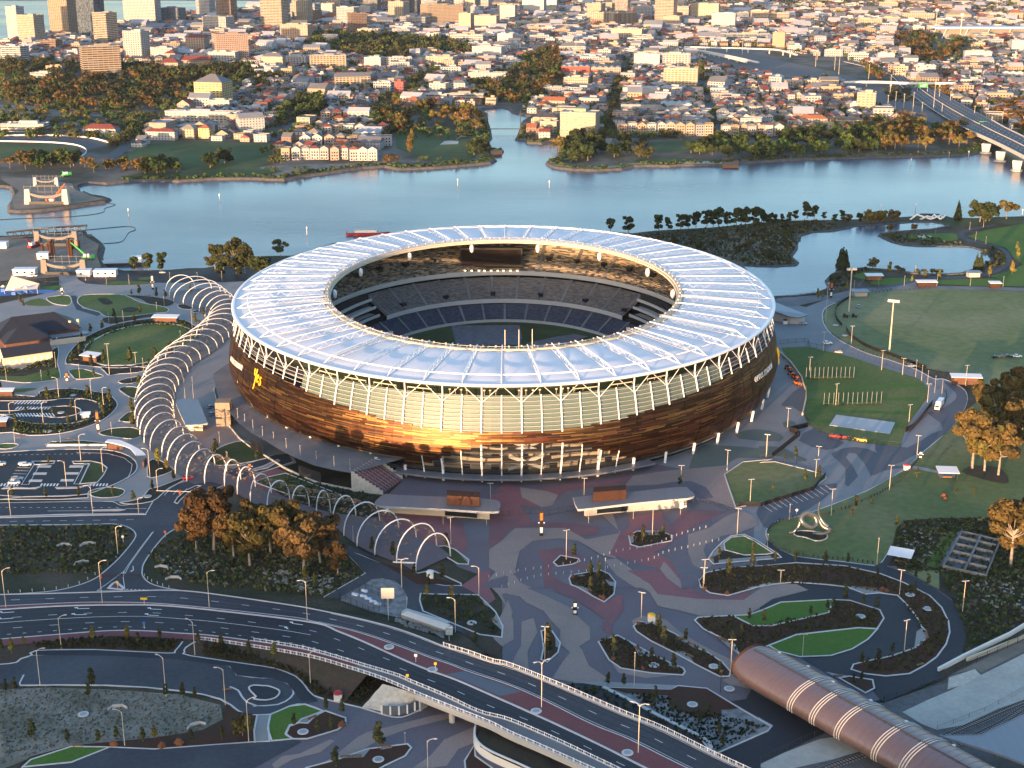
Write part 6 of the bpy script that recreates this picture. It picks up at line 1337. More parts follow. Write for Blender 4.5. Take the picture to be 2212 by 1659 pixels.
BL='''a 55 200 345 70 punch white grey flat .8 -25|white hotel tower behind its twin at the far left
a 140 355 385 140 punch cream white flat .7 -25|cream hotel tower standing before its white twin
a 400 645 300 -90 balc tan grey flat .7 -25|tall banded tan tower with long balconies
a 640 865 320 -90 glass dark dark flat .7 -25|tall dark glass tower beside the banded tan one
a 772 972 375 120 band cream white flat .8 -30|cream and brown tower block before dark glass tower
a 1030 1335 210 -40 grid white white flat .4 -12|wide white grid facade hotel beside the water
a 1025 1245 505 275 balc white white flat .6 -25|white balconied apartment tower above red roofed school
a 645 990 635 405 band tan white flat .45 25|broad tan hotel block with banded windows above the park
a 1345 1545 195 75 glass grey grey flat .6 -20|grey glass office block near the city water
a 1640 1800 150 -60 grid white grey flat .6 -25|slim white office tower at top
a 1810 1985 210 -80 band brown grey flat .6 -25|brown grey banded office tower at top
a 1690 1950 280 150 grid white white flat .6 -20|white office block with crane beside
a 1760 2075 525 300 punch pink grey flat .6 25|pinkish stepped apartment block above cream terraces
a 0 220 530 400 band white white flat .6 -20|long low white block at the left edge of town
a 330 505 430 345 band brown grey flat .6 -20|low brown banded office near the left hotels
a 1255 1480 505 410 punch white grey flat .5 -15|white block beside red roofed school
a 1555 1745 440 320 balc pink red hip .5 -15|pinkish apartment house with red hip roof
a 1730 1995 530 445 balc white white flat .4 -10|low white apartments above tree belt
a 1330 1520 600 530 punch cream red hip .7 -10|cream school wing with dark red hip roof
a 1500 1780 560 510 punch tan red gable .4 -10|long tan school hall with red gable roof
a 1380 1490 510 450 punch cream red hip 1 -10|little red roofed school tower
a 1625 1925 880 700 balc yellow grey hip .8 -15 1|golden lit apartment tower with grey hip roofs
a 1745 1945 930 850 balc white grey flat .5 -10|white apartment annex at foot of golden tower
a 1370 2030 1040 950 balc white white flat .12 -8 1|very long white terrace below the golden tower
a 1480 1630 940 880 house pink red gablef .9 -20|house with bright red roof above long white terrace
a 1215 1480 1180 1110 house white red hip .3 -8|low white house row with red roof by riverside lawn
a 1510 1650 1165 1085 house cream tan hip .8 -10|cream house beside the orange roofed one
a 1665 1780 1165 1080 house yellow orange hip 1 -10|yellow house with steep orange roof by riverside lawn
a 690 985 1140 1085 house white red hip .4 -6|white clubhouse with red roofs behind the track
a 0 380 1110 1050 band white zinc flat .35 -4|long trotting grandstand with zinc roof
a 245 440 670 620 band white white flat .4 -10|low white block among the park trees
a 380 535 615 560 plain tan tan flat .5 -10|small tan block among the park trees
a 1965 2212 1125 1000 house white zinc gable .6 25|white terrace row with zinc roofs above the lawn
b 50 280 250 -60 band cream grey flat .6 -20|gold and cream banded office tower at the top
b 215 480 345 215 balc pink tan flat .4 -15|pinkish stepped flats in front of gold tower
b 780 945 285 120 grid brown grey flat .6 25|brown gridded office block beside city park
b 300 555 190 40 band white white flat .5 -20|white banded block behind brown dark block
b 405 565 195 95 plain brown dark flat .6 -20|dark brown windowless block
b 915 1065 110 -60 glass cream grey flat .6 -20|cream tower with black glass side
b 1155 1240 140 -60 grid brown grey flat .8 -20|slim brown tower at the top
b 1240 1400 130 -30 glass dark grey flat .6 -20|dark glass office behind hospital
b 1390 1755 215 55 punch tan tan flat .5 25|large tan hospital block
b 1720 1850 260 120 plain cream cream flat .8 -20|cream windowless hospital tower
b 1850 2065 270 140 band cream tan flat .6 -15|stepped cream hospital wing
b 2065 2212 180 50 band grey grey flat .6 -15|grey office slab right of hospital
b 1220 1480 225 150 band grey white flat .5 -20|grey block left of hospital
b 560 780 190 140 house red orange hip .5 -15|orange roofed old building beside city park
b 865 1060 300 250 plain cream white flat .5 -10|cream hall at the edge of city park
b 565 710 345 310 house cream zinc gable .5 -10|little cream hall with green grey roof in city park
b 1325 1570 335 285 balc white white flat .4 -10|white terrace flats above the city park trees
b 1645 1935 375 300 band white red flat .3 -8|white slab with bright red end walls
b 925 1085 590 490 balc white white flat .8 -10|grey white wing of long apartments below park
b 1080 1325 580 490 balc white white flat .3 10|long white apartments below city park
b 1440 1715 570 485 balc cream white flat .5 -20|gold lit white apartments right of long white flats
b 250 460 560 480 balc white grey flat .6 -10|white apartment wing with tall arch
b 455 770 585 475 balc cream white flat .35 12 1|white apartment wing stepping down right of the arch
b 60 260 590 480 balc cream grey hip .5 -10|cream apartment wing left of the arch
b 665 975 740 650 balc cream grey gable .35 12|cream terrace flats with dormers above small trees
b 1000 1180 780 700 grid white grey flat .5 -20|white gridded office with red corner
b 1180 1280 790 695 grid red grey flat .8 -20|bright red corner tower of white office
b 1370 1630 860 800 band white white flat .3 -8|long low modern glass building beside the cove
b 1630 1935 860 795 band grey zinc flat .2 -8|dark long modern building left of the cove
b 1260 1420 910 850 house pink orange hip .8 -20|orange roofed house near the round trees
b 1470 1600 910 850 house pink orange hip .8 -20|orange roofed house right of its orange twin
b 320 480 750 690 house white zinc gable .6 -20|white house with steep dormers
b 1470 1640 790 710 balc white grey flat .6 -20|white flats left of cove trees
b 1655 1800 780 700 balc white grey hip .6 -20|white flats with hip roof near the cove
b 1800 2130 700 620 balc pale white flat .3 -10|long pale flats behind cove trees
b 2045 2195 375 290 plain white white flat .7 -15|white stepped block at the centre of town
b 1830 2110 490 400 plain pale white flat .5 -15|large white factory hall at centre of town
c 810 1095 230 115 fin black white flat .9 35|black glass office with white fins
c 870 1150 345 250 balc cream cream flat .4 -15|gold lit cream apartments in front of finned office
c 1340 1540 160 60 band brown white flat .5 -15|brown and white banded block right of finned office
c 1540 1790 180 40 balc cream cream flat .4 -15|large gold lit cream flats right of banded block
c 1715 1930 260 120 punch white white flat .5 -15|white office in front of the large gold lit flats
c 1930 2040 190 110 glass grey grey flat .7 -15|blue grey glass block
c 2040 2212 190 95 band cream white flat .6 -15|cream banded block beside blue glass
c 120 330 125 -20 plain white white flat .6 -15|bright white windowless block at top centre
c 325 425 130 -30 band pale grey flat .8 -15|pale banded tower right of bright white block
c 650 930 105 35 band cream white flat .4 -10|cream long banded flats at the top centre
c 0 190 105 60 plain pink tan flat .4 -10|low brick hall at top centre
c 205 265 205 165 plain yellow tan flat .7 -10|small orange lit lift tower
c 160 600 265 215 band grey grey flat .2 -8|low grey car park with open decks
c 1310 1615 750 585 balc cream white flat .5 -10 1|large gold lit apartment block in the middle of town
c 1060 1290 575 460 plain white white flat .6 -8|white stepped hall left of grey flats
c 1300 1545 575 460 balc pale white flat .4 -8|pale flats behind the large gold lit block
c 965 1280 830 745 plain white white flat .45 -4|white wall warehouse by the long street
c 950 1290 940 880 shed grey dark saw .35 -4|dark saw roofed shed below the white warehouse
c 1290 1560 930 880 shed pale white saw .75 -4|long white warehouse with ribbed roof
c 440 780 1165 960 balc cream white flat .6 -15 1|curved gold lit waterfront flats at the cove mouth
c 560 690 960 915 balc white white gablef .8 -15|white penthouse gable behind the waterfront flats
c 270 430 1130 1030 balc cream white flat .6 -15|cream waterfront flats left of the curved ones
c 215 440 1060 990 balc cream dark hip .5 -15|cream flats with dark roof at cove edge
c 470 690 745 660 punch cream white flat .5 -10|cream warehouse with arched windows
c 300 605 800 745 punch grey grey flat .3 -10|grey flats beside the cove trees
c 490 960 505 470 plain pale white flat .25 -6|very long low white hall
c 450 700 630 560 house red zinc saw .5 -6|brick factory with zinc saw roofs
c 700 960 640 570 house pink zinc saw .5 -6|second brick factory with zinc saw roofs
c 430 660 455 390 punch pale grey hip .4 -6|pale old power house with finials
c 1790 2212 355 290 glass grey white flat .2 -8|long glass office by the railway yards
c 195 330 870 820 house grey grey flat .6 -10|grey flat roofed house beside cove trees
c 290 500 920 850 house cream orange gable .5 -15|cream house with orange roof near the cove
d 810 990 955 790 balc cream white flat .8 -15 1|white seven storey flats near the highway
d 750 830 950 880 balc white white flat .8 -15|white low annex of the seven storey flats
d 985 1135 540 455 plain white white flat .6 -10|tall white box hall with outside stair
d 1205 1330 560 490 plain white grey gable .6 -10|white shed right of the tall white box
d 740 920 510 455 grid white white flat .5 -10|white round cornered block by the yards
d 540 700 475 425 punch pale white flat .5 -10|pale low block left of round cornered block
d 0 250 190 115 band cream white flat .4 -8|broad cream hall at the far upper right
d 820 1030 215 165 balc cream white flat .4 -8|cream terrace flats in the upper right
d 1030 1180 205 150 balc cream white flat .5 -8|cream stepped flats right of terrace flats
d 1195 1470 190 120 balc cream white flat .3 -8|long cream flats in the upper right
d 1000 1160 75 25 balc cream white flat .4 -8|cream flats near the top right horizon
d 1560 1780 175 125 house cream tan hip .5 -8|cream hall with tan hip roof left of small stadium
d 2080 2212 190 110 balc cream orange hip .6 -8|cream flats with orange roof above small stadium
d 1720 1950 510 440 plain white white flat .4 -8|pair of white halls below small stadium
d 2110 2260 450 350 plain white white flat .7 -8|large white hall at the right edge
d 330 570 1060 1000 house cream orange hip .4 -8|orange roofed villa row at the river trees
d 350 560 990 945 house cream orange hip .4 -8|orange roofed villa row behind its twin
d 600 870 1060 1010 balc cream dark hip .3 -8|long cream flats with dark hip roof by river trees
d 100 220 410 280 plain tan tan flat .8 -15|tan stair tower beside the glass office
d 690 770 1125 1070 house pink orange hip .9 -8|orange hip roofed house among river trees
d 1290 1480 620 555 shed white white flat .5 -8|white canopy sheds beside the parked trains
d 2040 2212 660 610 shed white white saw .3 -8|white tent roofs at the right edge'''
for ln in BL.split('\n'):
 a,ds=ln.split('|');C_,w_,d_,h,rz,st_,wc,rc,rf,bc=hb(a)
 building(C_,w_,d_,h,rz,st_,wc,rc,rf,ds,balc=bc,exact=True)
WIN=MB();WIN.box((0,-.06,0),(1.3,.12,1.5));winm=WIN.mesh('window',M['dark_glass'])
RH=[('b',230,1040,1345,1235,10),('b',390,1160,1225,1140,8),('b',560,1130,1130,1050,6),('b',320,560,1180,1100,2),('b',560,1020,1010,930,5),('c',922,1730,1140,1030,10),('c',940,1740,1035,985,9),('c',1795,2230,1145,1045,6),('c',1835,2230,1045,965,6),('d',-60,200,1145,1050,3),('c',1800,2100,900,850,4),('c',1790,2000,830,780,3),('c',2020,2200,960,880,3),('d',0,130,960,900,2),('d',230,400,880,780,3),('d',380,560,870,800,3),('d',600,780,860,780,4)]
hk=0;RNG2=random.Random(5)
for t,x0,x1,yb,yt,n in RH:
 for k in range(n):
  xa,xb=lerp(x0,x1,k/n),lerp(x0,x1,(k+1)/n);jy=RNG2.uniform(-6,6)
  wc=RNG2.choice(['white','cream','pink','pale','white','tan','grey','pale']);rc=RNG2.choice(['red','orange','grey','dark','zinc','grey','tan']);rf=RNG2.choice(['gablef','hip','gablef','hip','flat'])
  C_,w_,d_,h,rz,*_=hb('%s %f %f %f %f house white red hip 1.0 %f'%(t,xa,xb,yb+jy,yt+jy,RNG2.uniform(-6,6)))
  o=building(C_,w_*.97,d_*1.1,h*.85,rz,'plain',wc,rc,rf,'%s narrow town house with %s %s'%(wc,rc,{'gablef':'front gable','hip':'hip roof','flat':'flat roof'}[rf]),plant=False,cat='house',name='town_house',group='town houses by the water')
  nf=max(1,int(h*.85/3))
  for f_ in range(nf):
   for x in(-.27,.0,.27):
    if f_==0 and x==0:b=MB();b.box((0,-d_*.55-.06,0),(1.1,.14,2.1));part('door',b,M['timber'],o)
    else:place('window',winm,o,(x*w_,-d_*.55-.02,.9+f_*3.0))
   if f_ and hk%2==0:b=MB();b.box((0,-d_*.55-.6,f_*3.0-.1),(w_*.8,1.2,.16));b.box((0,-d_*.55-1.15,f_*3.0),(w_*.8,.1,.8));part('balcony',b,M['objwall'],o,CLR['white'])
  hk+=1
def far(name,s,m,z,sm=0):return sheet(name,s,m,0,sm=sm,zz=z)
far('lawn','a:1000,1335 1100,1270 1250,1205 1500,1195 1750,1190 2212,1205 b:20,1200 130,1210 240,1290 220,1360 0,1400 a:2212,1420 1800,1440 1500,1430 1300,1380 1100,1360','lawn_far',.3);far('lawn','b:60,1400 400,1380 700,1375 1000,1360 1200,1360 1100,1375 800,1400 500,1440 200,1480 0,1480','dry_grass',.25);far('lawn','a:1000,1480 1500,1440 2000,1440 2212,1420 b:100,1400 250,1440 0,1480 a:1800,1485 1200,1495','lawn_far',.35)
far('lawn','b:1190,1120 1400,1095 1700,1100 1900,1130 1860,1330 1700,1370 1500,1360 1340,1300 1200,1250','lawn_far',.3);far('sand_patch','b:1560,1215 1600,1185 1660,1180 1720,1185 1715,1210','sand',.5);far('path','b:1690,1180 1730,1140 1870,1145 1730,1155','concrete',.5)
far('lawn','c:1180,1195 1500,1175 1600,1180 1590,1230 1500,1270 1250,1275 1180,1240','lawn_far',.3);far('lawn','c:1040,1340 1250,1330 1500,1330 1800,1350 1480,1372 1200,1376','lawn_far',.32);far('path','c:345,1366 400,1392 550,1410 750,1415 950,1405 1050,1381 1200,1377 1200,1366 1040,1368 940,1388 750,1398 560,1393 420,1375 372,1352','concrete',.4)
far('sand_patch','c:1470,1374 1500,1360 1700,1352 1800,1358 1800,1374','sand',.4);far('sand_patch','d:600,1312 900,1298 1200,1290 1500,1270 1700,1280 1450,1298 900,1308','dirt',.4)
far('track','a:-100,1150 0,1143 400,1140 650,1150 800,1170 930,1205 900,1230 720,1262 690,1310 600,1330 640,1290 690,1255 620,1222 400,1203 0,1195 -100,1200','asphalt_far',.3);far('lawn','a:-100,1210 0,1205 400,1210 600,1228 680,1262 640,1290 560,1320 400,1345 0,1355 -100,1360','lawn_far',.35);far('lawn','a:-100,1120 300,1115 600,1125 640,1140 400,1132 0,1138 -100,1140','lawn_far',.34)
b=MB();b.bar(catmull(gp('a:-100,1150 0,1143 400,1140 650,1150 800,1170 930,1205',.3),False,4),.6,0,1.6);reg(b.build('track_rail',M['wall_white']),'white outer rail of the trotting track','rail',exact=True)
b=MB();b.bar(catmull(gp('a:-100,1192 0,1190 400,1198 620,1218 720,1255 710,1300 640,1330',.3),False,4),.5,0,1.3);reg(b.build('track_rail',M['wall_white']),'white inner rail of the trotting track','rail',exact=True)
far('road','a:865,1345 930,1280 1060,1190 1180,1110 1240,1050 1260,1060 1200,1130 1110,1220 1010,1310 920,1360','asphalt_far',.4)
far('lawn','a:0,880 200,880 640,935 1100,960 1400,965 1100,980 640,975 300,970 0,960','dry_grass',.3)
STREETS=['c:800,1250 850,1080 890,900 900,780 930,690 980,600 1030,480','c:1765,1110 1720,980 1680,860 1640,720 1600,600','b:150,1180 260,1080 340,960 420,820 640,660 900,540','c:220,700 330,620 470,500','b:0,700 600,620 1200,640 1500,600 2000,560','c:450,690 900,690 1300,740','c:1620,640 2200,700 d:600,760','b:0,420 500,460 900,420 1400,440','c:0,430 600,440 1050,400 1500,380','d:0,420 500,430 900,560 1300,600 2212,600','d:0,480 700,560 1060,640','a:1240,1050 1400,950 1640,860 1960,780 2212,700','c:1250,200 1700,240 2212,260','d:0,240 800,240 1500,240','b:0,290 800,300 1500,250 2212,250']
for s_ in STREETS:
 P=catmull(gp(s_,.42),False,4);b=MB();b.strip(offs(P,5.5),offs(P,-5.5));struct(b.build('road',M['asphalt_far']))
far('plaza','c:800,1250 780,1180 860,1100 880,1170 840,1260','pave_tan',.55)
def hz(u,z=10.0):return .8+z*smooth((u-2020)/90)
def hl(s):return catmull([G(u,v,hz(u))for u,v in pts(s)],False,4)
HL=hl('d:700,520 1050,610 1200,745 1420,905 1650,1045 1800,1115 2000,1205 2212,1312 2500,1460 3000,1740 3600,2080');HR=hl('d:800,480 1250,600 1500,765 1700,880 1900,985 2050,1070 2212,1150 2500,1300 3000,1570 3600,1890');n_=150
HLr=[at_len(HL,k/n_)for k in range(n_+1)];HRr=[at_len(HR,k/n_)for k in range(n_+1)]
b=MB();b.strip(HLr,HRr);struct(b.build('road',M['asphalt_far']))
b=MB()
for f_ in(.2,.35,.65,.8):
 L=[a.lerp(c,f_)+Vector((0,0,.05))for a,c in zip(HLr,HRr)];tot=sum((q-p).length for p,q in zip(L,L[1:]));
 for k in range(int(tot/14)):b.bar([at_len(L,k*14/tot),at_len(L,(k*14+6)/tot)],.35,0,.03)
for f_ in(.03,.97):b.bar([a.lerp(c,f_)+Vector((0,0,.05))for a,c in zip(HLr,HRr)],.3,0,.03)
struct(b.build('road_marking',M['white_line']))
kb=min(range(n_+1),key=lambda i:abs(proj(HLr[i])[0]-2095));o=thing('river_bridge','concrete highway bridge leaving the right edge over the river','bridge',HLr[kb],exact=True);Oh=Vector(o.location)
b=MB();b.bar([p-Oh for p in HLr[kb:]],1.0,-2.6,1.0);b.build('edge_beam',M['wall_concrete'],o);b=MB();b.bar([p-Oh for p in HRr[kb:]],1.0,-2.6,1.0);b.build('edge_beam',M['wall_concrete'],o)
b=MB();b.bar([a.lerp(c,.5)-Oh for a,c in zip(HLr[kb:],HRr[kb:])],.7,0,1.0);b.build('median_barrier',M['wall_concrete'],o)
b=MB();b.strip([p-Oh-Vector((0,0,2.5))for p in HLr[kb:]],[p-Oh-Vector((0,0,2.5))for p in HRr[kb:]]);b.build('soffit',M['wall_concrete'],o)
for x,y in((1890,1290),(2010,1358),(2150,1437)):
 P=g1('d',x,y,-2)-Oh;b=MB();b.box((P.x,P.y,P.z+1.2),(7,3.5,9.2),-.5,0,None,1.35);pp=b.build('pier',M['wall_concrete'],o);b=MB();b.lathe([(6,0),(6,1.4)],14,P);b.build('pile_cap',M['wall_concrete'],pp)
for f_,m_ in((0,'L'),):
 b=MB();b.bar([p+Vector((0,0,.02))for p in HLr[:kb]],.6,0,.9);reg(b.build('road_barrier',M['wall_concrete']),'pale concrete barrier on the left side of highway','barrier',exact=True)
b=MB();b.bar([a.lerp(c,.5)+Vector((0,0,.02))for a,c in zip(HLr[:kb],HRr[:kb])],.6,0,.9);reg(b.build('road_barrier',M['wall_cream']),'pale concrete barrier along the middle of highway','barrier',exact=True)
RP=catmull(gp('d:1780,705 1810,760 1800,800 1740,850 1730,900 1800,960 1960,1030',.9),False,4);b=MB();b.strip(offs(RP,4.5),offs(RP,-4.5));struct(b.build('road',M['asphalt_far']))
far('rail_yard','c:1430,395 1700,400 2212,420 d:0,470 600,600 1060,740 1300,880 1700,1060 1500,1050 1060,920 620,690 0,650 c:2212,640 1800,560 1600,520 1450,440','pave_rail',.35)
def overpass(s,desc,w_,z):
 P=catmull(gp(s,z),False,4);c=P[0].copy();o=thing('overpass',desc,'bridge',c,exact=True);b=MB();L=[p-c for p in P];b.bar(L,w_,-1.2,.1);b.build('deck',M['wall_concrete'],o)
 for sg in(-1,1):b=MB();b.bar(offs(L,sg*w_/2),.4,0,1.1);b.build('parapet',M['wall_white'],o)
 for k in range(1,7):p=at_len(L,k/7);b=MB();b.box((p.x,p.y,-z),(2,2,z-1.2));b.build('pier',M['wall_concrete'],o)
overpass('d:690,690 1000,690 1250,700 1600,700 1800,705 2140,715','long pale overpass crossing the highway',11,7);overpass('c:1430,395 1700,440 1900,480 2100,525','pale footbridge over the rail yard',5,7);overpass('c:1480,395 1900,405 2212,415 d:200,430 300,460','slim white footbridge along the glass office',4,8);overpass('c:1450,400 1800,470 2000,520','lower ramp of the footbridge over the rail yard',5,5)
c=g1('d',1930,330,0);o=thing('small_stadium','small distant stadium with white cantilever roof','stadium',c,exact=True);b=MB();b.box((40,40,20),(300,50,2.5));b.build('roof',M['roof_white'],o);b=MB();b.add([(-90,10,0),(170,10,0),(170,60,18),(-90,60,18)],[(0,1,2,3)]);b.build('stand',M['wall_concrete'],o)
for k in range(7):b=MB();b.tube([(-95+k*45,20,0),(-80+k*45,40,20)],.9,5);b.build('strut',M['steel_white'],o)
FMAST=[('d',1465,290,100),('d',1675,320,140)]
for t,x,y,yt in FMAST:
 P=g1(t,x,y);hh=(y-yt)*K7/ppm(P);o=thing('floodlight_mast','tall floodlight mast left of small distant stadium' if x<1500 else 'tall floodlight mast touching the small distant stadium','floodlight',P,exact=True);b=MB();b.tube([(0,0,0),(0,0,hh)],[.9,.5],6);b.build('mast',M['wall_cream'],o);b=MB();b.box((0,0,hh),(7,1.5,5));b.build('lamp_head',M['galv'],o)
for k,(t,x,y,yt)in enumerate((('c',1968,460,255),('c',1130,420,300),('c',570,460,310),('c',1425,600,430),('d',460,560,440),('d',475,500,420),('d',620,590,465),('d',655,630,440),('d',905,680,545),('d',1085,800,630),('d',1450,920,690),('d',1065,920,800),('d',1130,900,770),('d',1200,910,790),('d',1275,960,780),('d',1350,980,860),('d',1520,960,870),('d',1590,870,770),('d',1690,900,840),('d',1790,1010,890),('d',1910,960,870),('d',1935,1085,980),('d',2025,1060,940),('d',2100,1165,1050),('d',1215,650,560),('d',1340,620,540),('d',1750,700,600),('d',1865,690,600),('d',1500,820,750))):
 P=g1(t,x,y,.3 if x<1750 else 1);hh=(y-yt)*K7/ppm(P)/.98;o=thing('power_pole','thin pale pole','pole',P,group='poles of the rail yards and highway');b=MB();b.tube([(0,0,0),(0,0,hh)],[.3,.18],5);b.build('pole',M['wall_cream'],o)
 b=MB();b.bar([Vector((-1.5,0,hh-1)),Vector((1.5,0,hh-1))],.2,0,.2);b.build('crossarm',M['wall_cream'],o)
for k,(x0,x1,y0,y1,ds)in enumerate(((1315,1400,735,700,'green road sign hanging on the overpass'),(1830,1942,1058,1020,'large green road sign over highway before the bridge'))):
 A,C_=g1('d',x0,y0+40,0),g1('d',x1,y0+40,0);s_=ppm(A);z0=40*K7/s_;o=thing('road_sign',ds,'road sign',A.lerp(C_,.5),exact=True);w_=(C_-A).length;hh=(y0-y1)*K7/s_;b=MB();b.box((0,0,z0),(w_,.4,hh));b.build('panel',M['green_paint'],o);b=MB();b.box((0,-.25,z0+hh*.2),(w_*.5,.1,hh*.2));b.box((w_*.2,-.25,z0+hh*.6),(w_*.35,.1,hh*.15));b.build('legend',M['white_paint'],o);b=MB();b.tube([(-w_/2,0,0),(-w_/2,0,z0)],.3,5);b.build('post',M['galv'],o);b=MB();b.tube([(w_/2,0,0),(w_/2,0,z0)],.3,5);b.build('post',M['galv'],o)
P0,P1=g1('b',1965,1082,2.5),g1('c',105,1082,2.5);o=thing('cove_footbridge','slim dark footbridge across the cove with two masts','footbridge',P0,exact=True);b=MB();b.bar([Vector((0,0,0)),P1-P0],2.5,-.5,.3);b.build('deck',M['steel_dark'],o)
for q in(Vector((0,0,0)),P1-P0):b=MB();b.tube([q-Vector((0,0,3)),q+Vector((0,0,22))],.5,6);b.build('mast',M['steel_dark'],o)
for k,(s_,ds)in enumerate((('c:72,1158 110,1085 215,1085 190,1160','timber jetty below the footbridge mast'),('c:160,1190 165,1160 420,1158 425,1180','lower timber jetty before the waterfront flats'),('c:1805,1395 1800,1330 1935,1335 1940,1395','small dark jetty under the river trees'),('b:1995,1300 1985,1262 2085,1262 2085,1290','boathouse jetty at the tip of green point'))):
 P=gp(s_,0);b=MB();c=P[0].copy();b.prism([p-c for p in P],-2,.7);reg(b.build('jetty',M['timber'],None,loc=c),ds,'jetty',exact=True)
def boat(P,L,rz,desc,hullm='red_paint',barge=False):
 o=thing('boat' if not barge else 'barge',desc,'boat' if not barge else 'barge',P,rz,exact=True);w_=L*.26;b=MB();pl=[(-L/2,-w_/2),(L*.3,-w_/2),(L/2,0),(L*.3,w_/2),(-L/2,w_/2)]if not barge else[(-L/2,-w_/2),(L/2,-w_/2),(L/2,w_/2),(-L/2,w_/2)];b.prism(pl,-.6,1.8);b.build('hull',M[hullm],o)
 b=MB();b.prism([(x*.93,y*.85)for x,y in pl],1.85,2.0);b.build('deck',M['steel_grey'],o)
 if not barge:
  b=MB();b.box((-L*.05,0,2.0),(L*.5,w_*.7,2.2));b.build('cabin',M['white_paint'],o);b=MB();b.box((-L*.05,0,4.2),(L*.56,w_*.8,.2));b.build('cabin_roof',M['steel_grey'],o)
 else:
  b=MB();b.box((L*.32,0,2.0),(L*.16,w_*.6,3.2));b.build('wheelhouse',M['white_paint'],o);b=MB();b.tube([(-L*.4,0,2),(-L*.4,0,9)],.4,5);b.build('mast',M['red_paint'],o)
boat(G(795,506,-2.2),34,.06,'red hulled ferry on the river just beyond the stadium roof');boat(g1('e',965,640,-2.2),48,.12,'dark work barge moored at the construction bank','steel_dark',True)
for k,(t,x,y)in enumerate((('c',348,1575),('b',1712,1560),('d',1320,1310),('d',1583,1318),('d',1745,1320),('d',1262,1385),('h',1010,195),('h',1300,190),('h',2195,240),('e',1845,110),('e',1080,235),('f',637,160),('h',300,930))):
 if k==12:continue
 P=g1(t,x,y,-2.2);o=thing('river_marker','thin marker pile standing in the river','marker',P,group='marker piles in the river');b=MB();b.tube([(0,0,0),(0,0,5)],.28,5);b.build('pile',M['galv'],o);b=MB();b.lathe([(.5,5),(.5,6),(.1,6.6)],6);b.build('topmark',M['red_paint' if k in(2,3)else 'white_paint'],o)
def floatline(s,desc):
 P=catmull(gp(s,-2.1),False,4);c=P[0].copy();b=MB();b.tube([p-c for p in P],.3,5);reg(b.build('floating_boom',M['steel_dark'],None,loc=c),desc,'floating boom',exact=True)
floatline('e:0,265 200,255 500,245 750,225 870,200 880,170 970,140 880,125','dark floating boom curving round the promontory');floatline('e:700,355 900,335 1090,322 1140,350 1080,375 1020,450 870,465','dark floating boom beside construction bank')
# ---- construction site on both banks
mat('wall_pier',(.17,.155,.14),.85,.2,.2)
def pierhead(t,x,y,s_,desc,m):
 o=thing('bridge_pier',desc,'bridge pier',g1(t,x,y,.1),exact=True)
 b=MB();v=[]
 for sg in(-1,1):b=MB();b.box((sg*14*s_,0,0),(5*s_,6*s_,11*s_),0,0,None,.7);b.build('leg',M[m],o)
 b=MB();P=catmull([Vector((-13*s_,0,7*s_)),Vector((-5*s_,0,4.6*s_)),Vector((5*s_,0,4.6*s_)),Vector((13*s_,0,7*s_))],False,4);b.bar(P,4*s_,0,2.0*s_);b.build('crossbeam',M['wall_pier'],o)
 b=MB();b.box((0,-2,0),(26*s_,3,2.2*s_));b.build('formwork',M['steel_dark'],o)
 for k in range(8):
  x_=-18*s_+k*5.2*s_;b=MB();b.tube([(x_,4*s_,0),(x_,4*s_,13*s_)],.16,4);b.build('scaffold_pole',M['steel_grey'],o)
 for k in range(3):b=MB();b.tube([(-18*s_,4*s_,(k+1)*4*s_),(18*s_,4*s_,(k+1)*4*s_)],.14,4);b.build('scaffold_ledger',M['steel_grey'],o)
pierhead('e',480,480,1.0,'unfinished bridge pier with scaffold on the near bank','wall_pier');pierhead('e',545,720,.95,'unfinished bridge pier beside the promenade end','wall_pier');pierhead('e',400,130,1.15,'warm lit unfinished bridge pier on the promontory','wall_cream');pierhead('a',390,1560,.7,'small unfinished pier behind the promontory','wall_concrete')
A=g1('e',60,440,.2);o=thing('arch_truss','dark steel arch segment lying on the near bank','truss',A,rad(8),exact=True);Q0=[Vector((x,0,4+6*math.sin(.35+x/60)))for x in range(0,62,6)];b=MB();b.tube(Q0,.8,6);b.build('top_chord',M['steel_dark'],o);b=MB();b.tube([Vector((p.x+3,0,p.z*.25))for p in Q0],.6,6);b.build('bottom_chord',M['steel_dark'],o)
for k in range(10):b=MB();b.tube([Q0[k],Vector((Q0[k].x+3,0,Q0[k].z*.25)),Q0[min(k+1,10)]],.35,5);b.build('brace',M['steel_dark'],o)
for k,(x,y)in enumerate(((430,590),(455,585),(585,580),(605,580),(360,545),(405,540),(615,510),(665,520))):
 o=thing('steel_column','rust red steel column standing on construction ground','column',g1('e',x,y,.1),group='steel columns on construction ground');hh=13 if k<4 else 7;b=MB();b.tube([(0,0,0),(0,0,hh)],1.0,8);b.build('shaft',M['rust'],o);b=MB();b.box((0,0,hh),(2.6,2.6,.6));b.build('cap',M['steel_dark'],o)
for x,y,w_,ds in((215,725,15,'white site office with row of windows beside two cars'),(890,735,15,'white site office by the barge'),(710,735,9,'pale small site hut left of barge office'),(370,590,8,'white roofed store on construction ground'),(20,500,8,'grey store at the left edge of construction ground')):
 o=thing('site_office',ds,'site office',g1('e',x,y,.1),rad(2),exact=True);b=MB();b.box((0,0,0),(w_,7,4));b.build('wall',M['wall_white'],o);b=MB();b.box((0,0,4),(w_+.6,7.6,.4));b.build('roof',M['roof_white'],o)
 for k in range(int(w_/5)):b=MB();b.box((-w_/2+3+k*5,-3.55,1.6),(1.6,.12,1.2));b.build('window',M['dark_glass'],o)
